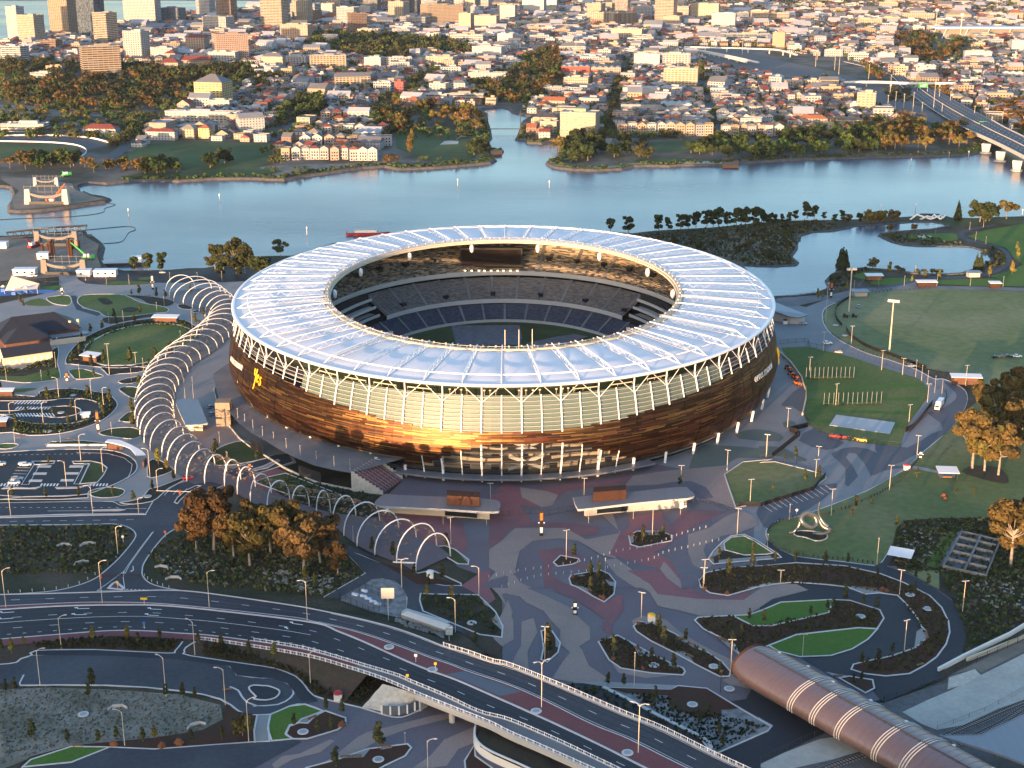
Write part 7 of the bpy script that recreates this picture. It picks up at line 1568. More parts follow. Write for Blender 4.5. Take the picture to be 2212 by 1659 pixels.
def crane(P,rz,desc,m,L=26):
 o=thing('mobile_crane',desc,'crane',P,rz,exact=True);b=MB();b.box((0,0,.6),(9,2.8,1.6));b.box((3.6,0,2.2),(1.8,2.6,1.4));b.build('carrier',M[m],o);b=MB();b.box((-1,0,2.2),(4,2.6,2));b.build('cab',M['white_paint'],o);b=MB();b.tube([(-1.5,0,3.5),(-L*.42,0,L*.5)],[.8,.4],5);b.build('boom',M[m],o)
 for x in(-3,-1,1.5,3.2):b=MB();b.tube([(x,-1.5,.6),(x,1.5,.6)],.6,8);b.build('axle_wheels',M['black'],o)
crane(g1('e',740,600,.1),.2,'lime green mobile crane with raised boom by the barge','green_paint');crane(g1('e',430,130,.1),2.9,'orange crawler crane lying on the promontory','orange_paint',36);crane(g1('e',280,500,.1),1.2,'red mobile crane between the unfinished piers','red_paint',16);crane(g1('a',560,1480,.1),.8,'small blue green crane behind promontory','green_paint',10)
# ---- the town: houses that fill the streets
KEEP=[pts(s)for s in('a:-300,480 500,520 2150,540 2050,760 1620,930 1350,1030 1230,1120 900,1380 0,1480 -300,1500','a:980,1350 1250,1195 1500,1180 2212,1190 b:130,1190 240,1360 1060,1330 1200,1400 0,1520 a:1000,1520','b:480,260 1000,280 1500,320 1870,330 1850,470 1350,450 1250,560 760,460 440,400',
'b:980,1060 1030,860 1240,700 1340,640 1560,600 1500,700 1290,790 1260,930 1600,920 1960,880 1980,1400 1100,1400','b:1800,690 2212,560 c:0,560 300,420 470,460 480,610 470,740 300,760 200,900 0,900 b:2080,880 1950,860','b:1945,900 2212,880 c:200,960 130,1160 300,1200 300,1420 b:1945,1400','c:430,1170 900,1150 2212,1150 d:0,1150 600,1100 1000,1030 1800,1050 2212,1200 2212,1400 c:300,1430','c:1430,390 2212,400 d:0,400 700,500 1060,600 1500,760 2212,1150 2212,1330 1700,1120 1060,940 600,700 0,660 c:2212,650 1750,560','D:-400,120 0,95 257,55 411,28 720,12 720,-20 -400,-20','b:150,1060 330,830 560,830 620,940 330,1100','d:1090,300 1350,260 1780,330 1780,520 1330,560 1200,480','D:-300,560 -300,300 500,330 560,400')]
STP=[catmull(gp(s_),False,3)for s_ in STREETS]
def near_street(x,y,d):
 for P in STP:
  for p,q in zip(P,P[1:]):
   vx,vy=q.x-p.x,q.y-p.y;L2=vx*vx+vy*vy;t=max(0,min(1,((x-p.x)*vx+(y-p.y)*vy)/L2));dx,dy=x-p.x-t*vx,y-p.y-t*vy
   if dx*dx+dy*dy<d*d:return True
 return False
KEEPG=[[G(u,v)for u,v in K]for K in KEEP]
FARP=[(p.x,p.y)for p in offs(FAR,14,True)]
if area2(FARP)<0:FARP=FARP[::-1]
CELL={}
for f in FOOT:CELL.setdefault((int(f[0]//60),int(f[1]//60)),[]).append(f)
def blocked(x,y,r):
 for i in(-2,-1,0,1,2):
  for j in(-2,-1,0,1,2):
   for f in CELL.get((int(x//60)+i,int(y//60)+j),()):
    if(f[0]-x)**2+(f[1]-y)**2<(f[2]*.82+r)**2:return True
 return False
HC=[];RH2=random.Random(21);ang=rad(-10);ca,sa=math.cos(ang),math.sin(ang)
iy=0;yy=1350.0
while yy<5200:
 iy+=1;step=15.5 if iy%3 else 28;yy+=step*(1+max(0,(yy-2400)/2600)*.9);ix=0;xx=-1500.0
 while xx<1900:
  xx+=RH2.uniform(14,21)*(1+max(0,(yy-2400)/2600)*.8)
  if RH2.random()<.22:xx+=15
  x,y=xx*ca-(yy-1500)*sa*.6,yy+xx*sa
  u,v=proj((x,y,0))
  if u<-60 or u>2270 or v<-6:continue
  if not inpoly(x,y,FARP):continue
  if any(inpoly(x,y,K)for K in KEEPG)or near_street(x,y,11)or blocked(x,y,9):continue
  HC.append((x,y,u,v))
HC.sort(key=lambda q:q[1])
NH=250
def hspec(k,y):
 big=RH2.random()<(.10 if y<2400 else .2);w_=RH2.uniform(10,15)if not big else RH2.uniform(18,34);d_=RH2.uniform(9,13)if not big else RH2.uniform(14,24);h=RH2.uniform(4.2,8.4)if not big else RH2.uniform(6,15)
 if y>2900:w_*=1.35;d_*=1.3
 wc=RH2.choice(['white','cream','pale','white','pink','tan','pale','grey','brown']);rf=RH2.choice(['hip','gable','gablef','hip','flat'])if not big else RH2.choice(['flat','flat','gable','saw'])
 rc=RH2.choice(['grey','grey','dark','red','orange','zinc','tan','dark','red'])if not big else RH2.choice(['white','zinc','grey','white']);return w_,d_,h,wc,rf,rc
for k,(x,y,u,v)in enumerate(HC[:NH]):
 w_,d_,h,wc,rf,rc=hspec(k,y);nm={'hip':'hip roofed','gable':'gabled','gablef':'front gabled','flat':'flat roofed','saw':'saw roofed'}[rf]
 building(Vector((x,y,0)),w_,d_,h,ang+RH2.uniform(-.08,.08)+(math.pi/2 if RH2.random()<.2 else 0),'house' if h<9 else 'balc',wc,rc,rf,'%s %s %s, %s roof,'%(wc,nm,'house' if w_<16 else 'block',rc),plant=False,cat='house' if w_<16 else 'building',name='house' if w_<16 else 'low_block',group='houses across the river')
COLS=['white','cream','pale','pink','tan','grey'];RCOLS=['grey','white','dark','red','orange','zinc']
TM=[]
for q in COLS:TM.append(mat('town_wall_'+q,CLR[q],.85,.12,.05))
for q in RCOLS:TM.append(mat('town_roof_'+q,RCL[q],.75,.15,.05))
b=MB()
for k,(x,y,u,v)in enumerate(HC[NH:]):
 w_,d_,h,wc,rf,rc=hspec(k,y);wi=COLS.index(wc)if wc in COLS else 4;ri=6+(RCOLS.index(rc)if rc in RCOLS else 0);rz=ang+RH2.uniform(-.3,.3)
 cs,sn=math.cos(rz),math.sin(rz);T=MB();T.box((0,0,0),(w_,d_,h),0,wi,ri)
 if rf in('hip','gablef'):hip(T,-w_/2,w_/2,-d_/2,d_/2,h,min(w_,d_)*.3,.5,.4,ri)
 elif rf=='gable':gable(T,-w_/2,w_/2,-d_/2,d_/2,h,d_*.28,.4,ri,wi)
 elif h>6:
  T.box((w_*.1,d_*.1,h),(w_*.35,d_*.4,2.5),0,wi,ri)
 if h>5.5:
  for f_ in range(int(h/3.2)):
   for sx in range(int(w_/4)):T.add([(-w_/2+1+sx*4,-d_/2-.06,.9+f_*3.2),(-w_/2+3+sx*4,-d_/2-.06,.9+f_*3.2),(-w_/2+3+sx*4,-d_/2-.06,2.4+f_*3.2),(-w_/2+1+sx*4,-d_/2-.06,2.4+f_*3.2)],[(0,1,2,3)],12)
 o_=len(b.v);b.v+=[(x+vx*cs-vy*sn,y+vx*sn+vy*cs,vz)for vx,vy,vz in T.v];b.f+=[[i+o_ for i in f]for f in T.f];b.m+=T.m;b.uv+=T.uv
TM.append(M['dark_glass'])
o=struct(b.build('distant_town',TM),'stuff');o['label']='distant town of small pale roofs receding to the horizon';o['category']='houses'
print('houses',len(HC))
RS=random.Random(9);sk=0
for k in range(60):
 u=RS.uniform(600,1500);v=RS.uniform(6,60);P=G(u,v);w_=RS.uniform(24,48);h=RS.uniform(24,70)
 if blocked(P.x,P.y,w_*.5)or sk>34:continue
 sk+=1;wc=RS.choice(['cream','white','grey','tan','pale','brown']);sty=RS.choice(['band','grid','balc','punch','glass'])
 building(P,w_,w_*RS.uniform(.5,.9),h,rad(RS.uniform(-28,-10)),sty,wc,RS.choice(['grey','white']),'flat','%s %s city office block'%(wc,{'band':'banded','grid':'gridded','balc':'balconied','punch':'many windowed','glass':'glazed'}[sty]),group='office blocks of the city centre',cat='office block',name='office_block')
 CELL.setdefault((int(P.x//60),int(P.y//60)),[]).append((P.x,P.y,w_*.6))
 # ================================================================ TREES
RT=random.Random(3)
def crown(name,kind,n,size,clusters,seed,leafm,squash=.8,mesh=True):
 r=random.Random(seed);b=MB()
 wts=[c[1]**2 for c in clusters]
 for k in range(n):
  ci=r.choices(range(len(clusters)),wts)[0];(cx,cy,cz),rr=clusters[ci]
  while True:
   d=Vector((r.gauss(0,1),r.gauss(0,1),r.gauss(0,1)))
   if d.length>.01:break
  d.normalize();q=rr*(.45+.55*r.random()**.45);p=Vector((cx+d.x*q,cy+d.y*q,cz+d.z*q*squash))
  nrm=(d+Vector((r.gauss(0,.5),r.gauss(0,.5),r.gauss(0,.5)+.25))).normalized();a=nrm.orthogonal().normalized();a.rotate(Matrix.Rotation(r.uniform(0,6.28),3,nrm));c=nrm.cross(a);s_=size*r.uniform(.6,1.35)
  m=1 if(ci%3==0 or r.random()<.25)else 0
  b.add([p-a*s_-c*s_*.62,p+a*s_*.2-c*s_*.85,p+a*s_+c*s_*.3,p-a*s_*.35+c*s_*.8],[(0,1,2,3)],m)
 return b.mesh(name,LEAF[leafm])
def trunkm(name,h,clusters,r0,m,lean=0,lo=.3):
 b=MB();top=Vector((lean,0,h*.55));b.tube([(0,0,0),(lean*.3,0,h*.2),(lean*.7,.1,h*.4),top],[r0,r0*.8,r0*.6,r0*.4],7)
 for(c,rr)in clusters:
  c=Vector(c);t=.45+.5*min(1,c.z/h);st_=Vector((lean*t*.9,0,h*.55*min(1,t)))if c.z>h*.45 else Vector((lean*.5,0,h*lo));b.tube([st_,st_.lerp(c,.5)+Vector((0,0,-.04*h)),c],[r0*.38,r0*.25,r0*.1],5)
 return b.mesh(name,M[m])
TREE={}
def kind(key,h,mk,n,size,leafm,barkm,r0,squash=.8,var=3,lo=.3):
 L=[]
 for v in range(var):
  r=random.Random(hash(key)%1000 if False else sum(map(ord,key))*7+v);cl=mk(r,h);L.append((trunkm('trunk',h,cl,r0,barkm,r.uniform(-.06,.06)*h,lo),crown('crown',key,n,size,cl,v*13+5,leafm,squash)))
 TREE[key]=(h,L)
def gumc(r,h):
 cl=[]
 for k in range(19):
  a=r.uniform(0,6.28);z=h*r.uniform(.3,.92);w_=h*.34*(1.1-abs(z/h-.58)*1.5);cl.append(((math.cos(a)*w_*r.uniform(.3,1.05),math.sin(a)*w_*r.uniform(.3,1.05),z),h*r.uniform(.085,.15)))
 return cl
def roundc(r,h):
 cl=[((0,0,h*.5),h*.34)]
 for k in range(13):a=r.uniform(0,6.28);z=h*r.uniform(.22,.82);w_=h*.42*(1-abs(z/h-.48)*1.25);cl.append(((math.cos(a)*w_,math.sin(a)*w_,z),h*r.uniform(.12,.19)))
 return cl
def pinec(r,h):return[((r.uniform(-.02,.02)*h,r.uniform(-.02,.02)*h,h*(.16+.8*k/9)),h*.19*(1.06-k/9.6))for k in range(10)]
def slimc(r,h):return[((r.uniform(-.05,.05)*h,r.uniform(-.05,.05)*h,h*(.3+.62*k/6)),h*(.15 if k<4 else .10)*r.uniform(.7,1.15))for k in range(7)]
def shrubc(r,h):return[((r.uniform(-.5,.5)*h,r.uniform(-.5,.5)*h,h*r.uniform(.35,.6)),h*r.uniform(.3,.5))for k in range(6)]
def rivc(r,h):return[((r.uniform(-.17,.17)*h,r.uniform(-.17,.17)*h,h*r.uniform(.2,.9)),h*r.uniform(.09,.17))for k in range(12)]
def umbc(r,h):
 cl=[]
 for k in range(12):a=r.uniform(0,6.28);w_=h*.42*r.random()**.5;cl.append(((math.cos(a)*w_,math.sin(a)*w_,h*(.78-.45*(w_/h)**1.2+r.uniform(-.2,.05))),h*r.uniform(.11,.17)))
 return cl
kind('gum',24,gumc,4600,.62,'gum','bark_pale',.55);kind('gum_dark',22,gumc,2600,.6,'olive','bark_pale',.45);kind('gum_mid',14,gumc,900,.62,'olive','bark_pale',.32);kind('dark_round',14,roundc,1500,.7,'dark','bark',.45);kind('round_mid',11,roundc,650,.7,'olive','bark',.3)
kind('green_mid',11,roundc,650,.7,'green','bark',.3);kind('autumn_mid',11,roundc,650,.7,'autumn','bark',.3);kind('umbrella',15,umbc,1100,.75,'autumn','bark',.4,.75);kind('pine',16,pinec,1200,.6,'dark','bark',.28,1.0);kind('young',5.5,slimc,330,.26,'olive','bark',.09);kind('young_dark',5.5,slimc,330,.26,'shrub','bark',.09);kind('young_yellow',5.5,slimc,330,.26,'yellow','bark',.09);kind('bush',2.2,shrubc,160,.3,'shrub','bark',.06,.8,3,.1);kind('poplar',14,slimc,900,.55,'autumn','bark',.25,1.2);kind('riverside',11,rivc,1300,.5,'dark','bark',.25)
tcount={}
def tree(key,P,h,desc,exact=False,group=None,name=None,cat='tree'):
 h0,L=TREE[key];k=tcount.get(key,0);tcount[key]=k+1;tm,cm=L[k%len(L)];s_=h/h0
 o=thing(name or{'gum':'gum_tree','gum_dark':'gum_tree','gum_mid':'gum_tree','pine':'pine_tree','bush':'bush','poplar':'poplar_tree','dark_round':'fig_tree','umbrella':'spreading_tree','young':'young_tree','young_dark':'young_tree','young_yellow':'young_tree','autumn_mid':'golden_tree','riverside':'riverside_tree'}.get(key,'tree'),desc,cat,P,RT.uniform(0,6.28),group,exact=exact,scale=(s_*RT.uniform(.9,1.12),s_*RT.uniform(.9,1.12),s_))
 place('trunk',tm,o);place('crown',cm,o);return o
def tl(s,key,desc,h,group=None,z=.1,hv=.12,**kw):
 t='D'
 for tok in s.split():
  if ':' in tok:t,tok=tok.split(':')
  a=tok.split(',');hh=float(a[2])if len(a)>2 else h*RT.uniform(1-hv,1+hv);tree(key,g1(t,float(a[0]),float(a[1]),z),hh,desc,group=group,**kw)
tl('D:425,1190,20 462,1188,26 505,1203,18 540,1222,24 585,1197,22 622,1203,22 656,1238,25 692,1216,20 730,1242,13 562,1182,21 480,1130,17','gum','tall copper lit gum tree',22,'gum trees beside the arched walkway',z=0)
tl('l:1775,778,27 1880,800,25 1995,835,24 2110,640,25 1950,440,21 2185,500,22 2100,1585,26 2230,1420,24 2050,300,20 2150,250,20 1880,300,19','gum','big orange lit gum tree',24,'gum trees on the right lawns',z=0)
tl('e:1810,705,19 1880,720,22 1985,722,26 2060,715,20 f:430,335,14','gum_dark','tall open gum tree on the riverbank',22,'riverbank gum trees',z=0);tl('e:2190,725,15','dark_round','round dark tree',15,z=0);tl('e:1850,745,12 2000,735,11 1130,695,11 1250,690,14 1350,690,13','riverside','dark riverside tree',12,'riverside trees left',z=0)
tl('g:805,130,11 945,146,15 1185,132,14 1255,126,11 1355,120,14 1415,112,12 1475,104,14 1560,98,15 1610,98,14 1650,94,16 1720,88,13 1790,84,15 1830,80,14 1860,80,16 1930,76,14 1990,72,13 2060,72,10 2200,62,9','riverside','dark slender riverside tree',13,'row of riverside trees beyond stadium',z=0)
tl('h:20,292,10 60,296,8 120,285,7 180,295,8 290,266,9 390,258,14 450,258,12 530,262,7 690,276,9 830,294,9 620,290,8','riverside','dark tree on the lake spit',9,'trees on the lake spit',z=0)
tl('h:730,294,8 905,298,12 960,296,10 1010,292,12 1120,284,11 1290,358,6 1090,362,6 940,672,8','autumn_mid','orange tree',10,'orange trees round the lake',z=0);tl('h:2065,262,18','umbrella','orange umbrella shaped tree',18,z=0);tl('h:1655,274,17 685,692,17 665,688,16 710,690,15 1810,692,12 1845,690,12','pine','conical tree',15,'conical trees round the lake',z=0);tl('h:1840,284,20 1920,276,15 1890,282,17','dark_round','dark spreading tree',17,'dark trees beyond the lake',z=0);tl('h:1080,722,9 1500,782,8 2110,722,10 1920,745,8 1380,770,6 1270,790,5 480,930,7 520,930,6 660,880,5 720,860,6 2160,590,8 2150,520,7','young_yellow','yellowish young tree',7,'yellowish trees round the lake',z=.2)
tl('h:1960,590 2000,560 2020,620 1900,650 1880,540 1930,520 1980,640 2040,600 1330,715 1370,715 1440,715 1490,712 1150,690 1190,705 860,690 760,700 700,730 640,770 600,800 620,760','bush','dark green lakeside shrub',3.4,'shrubs on the lake bank',z=.1,cat='shrub')
tl('n:170,735 800,880 1450,215 1660,230 o:345,560 m:1300,1420 205,640,4 100,700 1070,580 780,590 i:1330,740,8 1400,790,6 h:700,290','young_yellow','young yellow green tree',5.2,'young trees by the avenue',z=.3)
tl('m:15,670 1340,590 1670,610 1860,630 2090,680 1160,625 50,1020 125,1015 770,990,7 745,1060,5 1395,1060 1535,1060 1635,1080 980,1420 1200,1440 1615,1440 830,1450 570,1450 275,1400,6 1865,1420','young','young street tree',4.6,'young street trees at lower left',z=.2)
tl('m:2040,1390,7','autumn_mid','copper lit round tree',7,z=.2);tl('n:540,1360 650,1330 740,1210 340,1310 1050,1490,9 690,1650,7 1860,620 910,890 700,770 610,1180','young','young plaza tree',5,'young trees at the lower plaza',z=.3)
tl('o:340,560 340,700,8 360,690 885,720,8 1205,760 1390,830,6 1310,640,8 1490,600 1270,520,7 1780,870 805,210,6 690,160 760,80 840,970 975,970 1240,1090 1380,1190 1215,1140 1610,1290 1770,1390 1680,1210 1865,30,6 2030,420 1885,610 1960,560 1800,1480','young_dark','young plaza tree in garden bed',5,'young trees in plaza beds',z=.35)
tl('k:1205,1290,7 1365,1250,5 670,1420 795,1560,6 865,1540,5 1805,1430,5 1875,1555,7 2065,1500,7 2065,1390 1495,860 l:120,1560 290,1560,5 545,1580,6 800,1110,6 760,1170,4 930,1090,4 370,890,6 490,860,6 100,960,4 200,720,4 290,690,6 1310,850,5 1640,990,4 1790,1000,4 1140,1270 730,1580','young_dark','young tree near the right lawns',5.2,'young trees on the right side',z=.3)
tl('p:710,260,7 860,300,5 975,330,5 770,380,5 560,330,4 420,380,4 30,440,5 410,500,5 220,500,5 930,450,5 610,330,5 990,770,5 1110,700,4 850,790,5 1410,690,4 1530,620,4 1300,70,4 1405,130,5 980,60,4 1290,180,4 1440,350,4 890,820,4 850,930,4 780,960,4','young_dark','young tree in the crescent beds',4.6,'young trees in the crescent beds',z=.4)
tl('i:400,200,7 740,180,7 920,220,7 140,430,7 575,400,5 870,320,5 600,270,5 220,300,4 440,320,4 1110,310,8 1120,430,8 1170,100,7 1800,700,8 1815,640,7 410,730,4 665,1010,5 950,1010,5 110,1020,5 385,1020,5 1120,1050,5 1280,960,5 1460,870,5 0,110,6','young','young tree near left car parks',5.6,'young trees near the left car parks',z=.3)
tl('e:1170,900,7 1315,920,7 1390,930,6 1105,900,4 1640,1140,7 1680,1200,7 1710,1080,6 1090,1470,9 1305,1450,8 1430,1400,8 870,1470,8 770,1500,7 1255,1540,7 960,1090,6 1130,1130,6 1180,1060,6 980,1150,6 860,1190,6 760,1220,6 690,1280,5 665,1370,5 330,1200,6 175,970,6 405,1590,5 790,1590,5 1600,880,6 200,1000,5','young','young tree around the left lawns',6,'young trees around the left lawns',z=.3)
tl('j:1730,1340,6 1700,1590,6 1480,1560,5 1310,1430,7 1145,1370,6 1590,1650,5 240,660,5','young','young tree near the walkway end',6,'young trees near the walkway end',z=.3)
tl('D:660,1255,6 680,1262,5','young_yellow','small yellow tree below the gum trees',6,'small trees below the gums',z=0)
tl('h:20,380 60,420 100,500 40,560 90,600 210,420 230,500 250,380 200,350 300,340 380,330 450,320 -60,420 -120,500 -40,330 -150,400 g:1300,230 1450,200 1600,260 1700,200 1800,300 1500,260 1900,250','round_mid','small dark tree on the wetland',6,'small trees on the wetland',z=.1)
# ---- far bank: named groups of trees
def zone(s,n,keys,hlo,hhi,desc,group,dense=True,seed=1,mind=4.0):
 P=[(p.x,p.y)for p in gp(s)];r=random.Random(seed);xs=[p[0]for p in P];ys=[p[1]for p in P];out=[];tries=0
 while len(out)<n and tries<n*60:
  tries+=1;x,y=r.uniform(min(xs),max(xs)),r.uniform(min(ys),max(ys))
  if inpoly(x,y,P)and all((x-a)**2+(y-c)**2>mind*mind for a,c in out)and not blocked(x,y,2):out.append((x,y))
 return[(x,y,r.choice(keys),r.uniform(hlo,hhi),desc,group)for x,y in out]
Z=[]
Z+=zone('c:440,1300 500,1220 600,1200 780,1220 820,1330 760,1380 500,1370',14,['dark_round'],15,19,'dark fig tree on the river point','fig trees on the river point',seed=2,mind=6);Z+=zone('c:390,1310 440,1220 520,1190 480,1310',2,['umbrella'],13,16,'copper lit tree at the tip of river point','copper trees of the point',seed=3)
Z+=zone('c:850,1340 870,1200 980,1180 1010,1330',5,['dark_round'],12,17,'dark round tree beside the plaza street','dark trees beside the street',seed=4,mind=7);Z+=zone('c:1010,1350 1030,1240 1170,1230 1200,1340',5,['round_mid'],10,13,'olive tree right of the dark street trees','olive trees on the river front',seed=5,mind=7)
Z+=zone('c:1500,1320 1600,1210 1900,1180 2212,1200 d:0,1190 400,1140 940,1110 940,1280 600,1300 100,1320 c:2212,1330 1900,1330',80,['green_mid','dark_round','green_mid'],12,16,'dark riverside tree','dark riverside trees before the houses',seed=6,mind=6);Z+=zone('d:940,1240 980,1130 1150,1080 1400,1060 1500,1120 1750,1080 1800,1150 1760,1250 1500,1265 1100,1280',40,['umbrella','gum_mid','umbrella','autumn_mid'],13,18,'orange lit tree','orange lit trees by the river bridge',seed=7,mind=6.5);Z+=zone('d:960,1110 1200,1010 1380,1010 1400,1050 1150,1070',5,['umbrella'],11,14,'orange lit tree behind the riverside belt','orange trees behind the belt',seed=8,mind=8)
Z+=zone('c:930,1180 1200,1130 1650,1140 1640,1180 1200,1170 1180,1200',8,['dark_round'],6,9,'dark hedge tree under the town houses','hedge trees under town houses',seed=9,mind=5)
Z+=zone('b:1250,1320 1240,1200 1360,1160 1380,1320',2,['poplar'],18,22,'tall orange poplar on the green point','poplars of green point',seed=10);Z+=zone('b:1480,1110 1500,1000 1700,980 1700,1090',4,['umbrella'],17,21,'big golden tree on the green point','golden trees of green point',seed=11,mind=9);Z+=zone('b:1720,1150 1740,980 1920,960 1940,1140',6,['umbrella','autumn_mid'],18,24,'big golden tree beside the cove','golden trees beside the cove',seed=12,mind=8);Z+=zone('b:1370,1000 1390,930 1480,920 1490,1000',2,['autumn_mid'],17,20,'round copper tree left of the golden trees','copper round trees',seed=13);Z+=zone('b:1800,1330 1830,1250 1960,1240 1970,1320',4,['dark_round'],11,14,'dark round tree at tip of green point','dark trees at tip of green point',seed=14,mind=6);Z+=zone('b:1000,1100 1020,900 1240,860 1300,1000 1240,1120',26,['green_mid','round_mid','autumn_mid'],12,17,'tall mixed tree','mixed trees behind waterside houses',seed=15,mind=6);Z+=zone('b:1060,1380 1080,1310 1240,1330 1230,1385',4,['autumn_mid'],6,8,'low copper tree on the shore by houses','copper shore trees',seed=16)
Z+=zone('b:1380,1390 1380,1340 1480,1330 1820,1370 1700,1380',8,['bush'],3,5,'shore shrub of the green point','shore shrubs of green point',seed=17);Z+=zone('b:170,1080 200,960 340,860 560,850 640,930 340,1100',24,['dark_round','green_mid'],13,17,'dark dense tree','dark trees between houses',seed=18,mind=7)
Z+=zone('a:1750,1430 1780,1330 1960,1320 1970,1430',3,['dark_round'],14,18,'big dark fig tree','big figs on riverside lawn',seed=19,mind=6);Z+=zone('a:890,1450 920,1370 1180,1380 1200,1440',7,['umbrella','autumn_mid'],9,13,'copper tree on the shore by the lawn','copper trees by the lawn',seed=20,mind=6);Z+=zone('a:1180,1470 1200,1370 1500,1380 1560,1470',18,['dark_round','green_mid'],9,14,'dark shore tree below the riverside lawn','dark shore trees below lawn',seed=21,mind=5);Z+=zone('a:690,1470 700,1390 840,1400 840,1480',3,['umbrella'],10,13,'copper tree near the promontory','copper trees near promontory',seed=22,mind=6);Z+=zone('a:30,1430 40,1340 240,1330 260,1420',5,['umbrella'],11,15,'copper tree beside the trotting track','copper trees beside track',seed=23,mind=6);Z+=zone('a:280,1420 300,1350 640,1330 640,1420',16,['gum_mid','green_mid'],11,15,'olive tree below the trotting track','olive trees below track',seed=24,mind=6);Z+=zone('a:920,1240 960,1170 1180,1050 1200,1080 1000,1250',18,['green_mid','gum_mid'],9,12,'roadside tree along the sloping street','roadside trees of the sloping street',seed=25,mind=5);Z+=zone('b:40,1380 60,1260 220,1250 230,1380',6,['gum_mid','yellow' if False else 'green_mid'],7,10,'small tree left of the waterside row houses','small trees left of row houses',seed=26,mind=5)
Z+=zone('b:0,1480 40,1420 480,1400 480,1460 250,1490',9,['bush'],4,6,'rounded shore bush before the row houses','shore bushes before row houses',seed=27,mind=5)
PARKS=[('a:0,880 60,700 300,640 900,660 1300,620 1620,700 1640,900 1300,950 640,920 200,880',150,['gum_mid','green_mid','dark_round','umbrella','gum_mid','autumn_mid'],9,15),('a:0,640 0,520 640,560 650,640 300,640',40,['gum_mid','dark_round'],9,14),('a:980,640 1000,560 1300,560 1330,620 1640,600 2150,560 2200,640 1960,720 1900,780 1640,680 1300,640',90,['gum_mid','green_mid','dark_round'],9,15),('b:480,300 780,300 1000,300 1500,340 1640,360 1850,360 1830,460 1350,450 1250,540 760,450 440,390',170,['dark_round','green_mid','gum_mid'],10,16),('b:1800,860 1820,700 2100,640 2212,580 c:0,570 60,590 330,600 450,620 460,720 230,820 180,900 0,890 b:2100,850',80,['green_mid','autumn_mid','round_mid','gum_mid'],9,14),('c:0,560 180,480 330,420 440,400 470,480 440,600 60,590',60,['autumn_mid','green_mid','round_mid'],9,13),('b:1290,790 1340,680 1500,620 1560,620 1480,690 1420,800',20,['green_mid','round_mid'],8,11),('d:1090,330 1200,300 1350,280 1450,310 1470,430 1700,340 1750,380 1500,520 1330,540 1200,480',55,['umbrella','umbrella','dark_round'],9,14),('d:1450,680 1600,620 1620,690',8,['umbrella'],8,11),('d:1500,790 1620,730 1780,740 1700,830',14,['umbrella'],7,10),('d:1900,960 2000,880 2212,870 2212,1130 2060,1040',34,['umbrella','autumn_mid'],8,12),('d:850,680 870,560 1000,570 1000,680',8,['umbrella','green_mid'],9,13),('d:320,760 340,670 560,650 590,740',16,['green_mid'],6,9),('d:960,1010 970,880 1020,880 1030,1000',6,['green_mid'],7,10),('d:1020,760 1250,760 1280,880 1100,860',22,['dark_round'],4,7),('c:800,1180 820,900 900,690 1010,560 1060,560 1060,700 940,800 930,1000 850,1180',48,['green_mid','round_mid','autumn_mid'],6,9),('c:1590,640 1600,470 1670,560 1700,660 1660,680',16,['poplar','green_mid'],8,12),('c:600,300 720,240 860,270 870,370 700,340',20,['dark_round','autumn_mid'],8,12),('b:720,840 760,740 1000,720 1180,760 1000,830',24,['green_mid','dark_round'],7,10),('b:0,760 0,640 250,630 270,700 100,760',24,['dark_round'],8,11),('a:2030,900 2130,840 2212,860 2212,960 2060,960',12,['round_mid'],7,9),('a:1300,1060 1380,960 1480,1010 1380,1100',9,['dark_round'],8,11),('c:1200,200 1300,180 1330,230 1220,260',14,['dark_round'],6,10),('d:1240,460 1330,480 1330,400 1470,440 1460,540',10,['umbrella'],9,12)]
for k,(s_,n,keys,a_,c_)in enumerate(PARKS):Z+=zone(s_,int(n*1.35),keys,a_*1.15,c_*1.15,'park tree','park trees across the river',seed=50+k,mind=5.5)
r=random.Random(77)
for k in range(9500):
 u,v=r.uniform(-40,2250),4+296*r.random()**1.5;P=G(u,v)
 if inpoly(P.x,P.y,FARP)and not any(inpoly(P.x,P.y,KEEPG[q])for q in(1,5,7,8,11))and not blocked(P.x,P.y,.5):Z.append((P.x,P.y,r.choice(['green_mid','round_mid','gum_mid','dark_round','green_mid','round_mid','autumn_mid']),r.uniform(5.5,10)*(1+max(0,P.y-2400)/3500),'street tree','street trees across the river'))
Z.sort(key=lambda q:-(q[3]/q[1])*(1.35 if not q[5].startswith(('park','street'))else 1))
used=sum(1 for o,_,_,_ in REG if o['category']=='tree');NT=max(60,300+230-used)
print('near trees',used,'far',len(Z))
for x,y,key,h,ds,gr in Z[:NT]:tree(key,Vector((x,y,.1)),h,ds,group=gr,cat='tree' if key!='bush' else 'shrub')
groups={}
for q in Z[NT:]:groups.setdefault('park' if q[5].startswith('park')or not q[5].startswith('street')else 'street',[]).append(q)
LM=[];LK=['dark','green','olive','autumn','gum']
for q in LK:LM+=LEAF[q]
LK2={'dark_round':0,'green_mid':1,'round_mid':2,'gum_mid':2,'autumn_mid':3,'umbrella':3,'bush':1,'poplar':3}
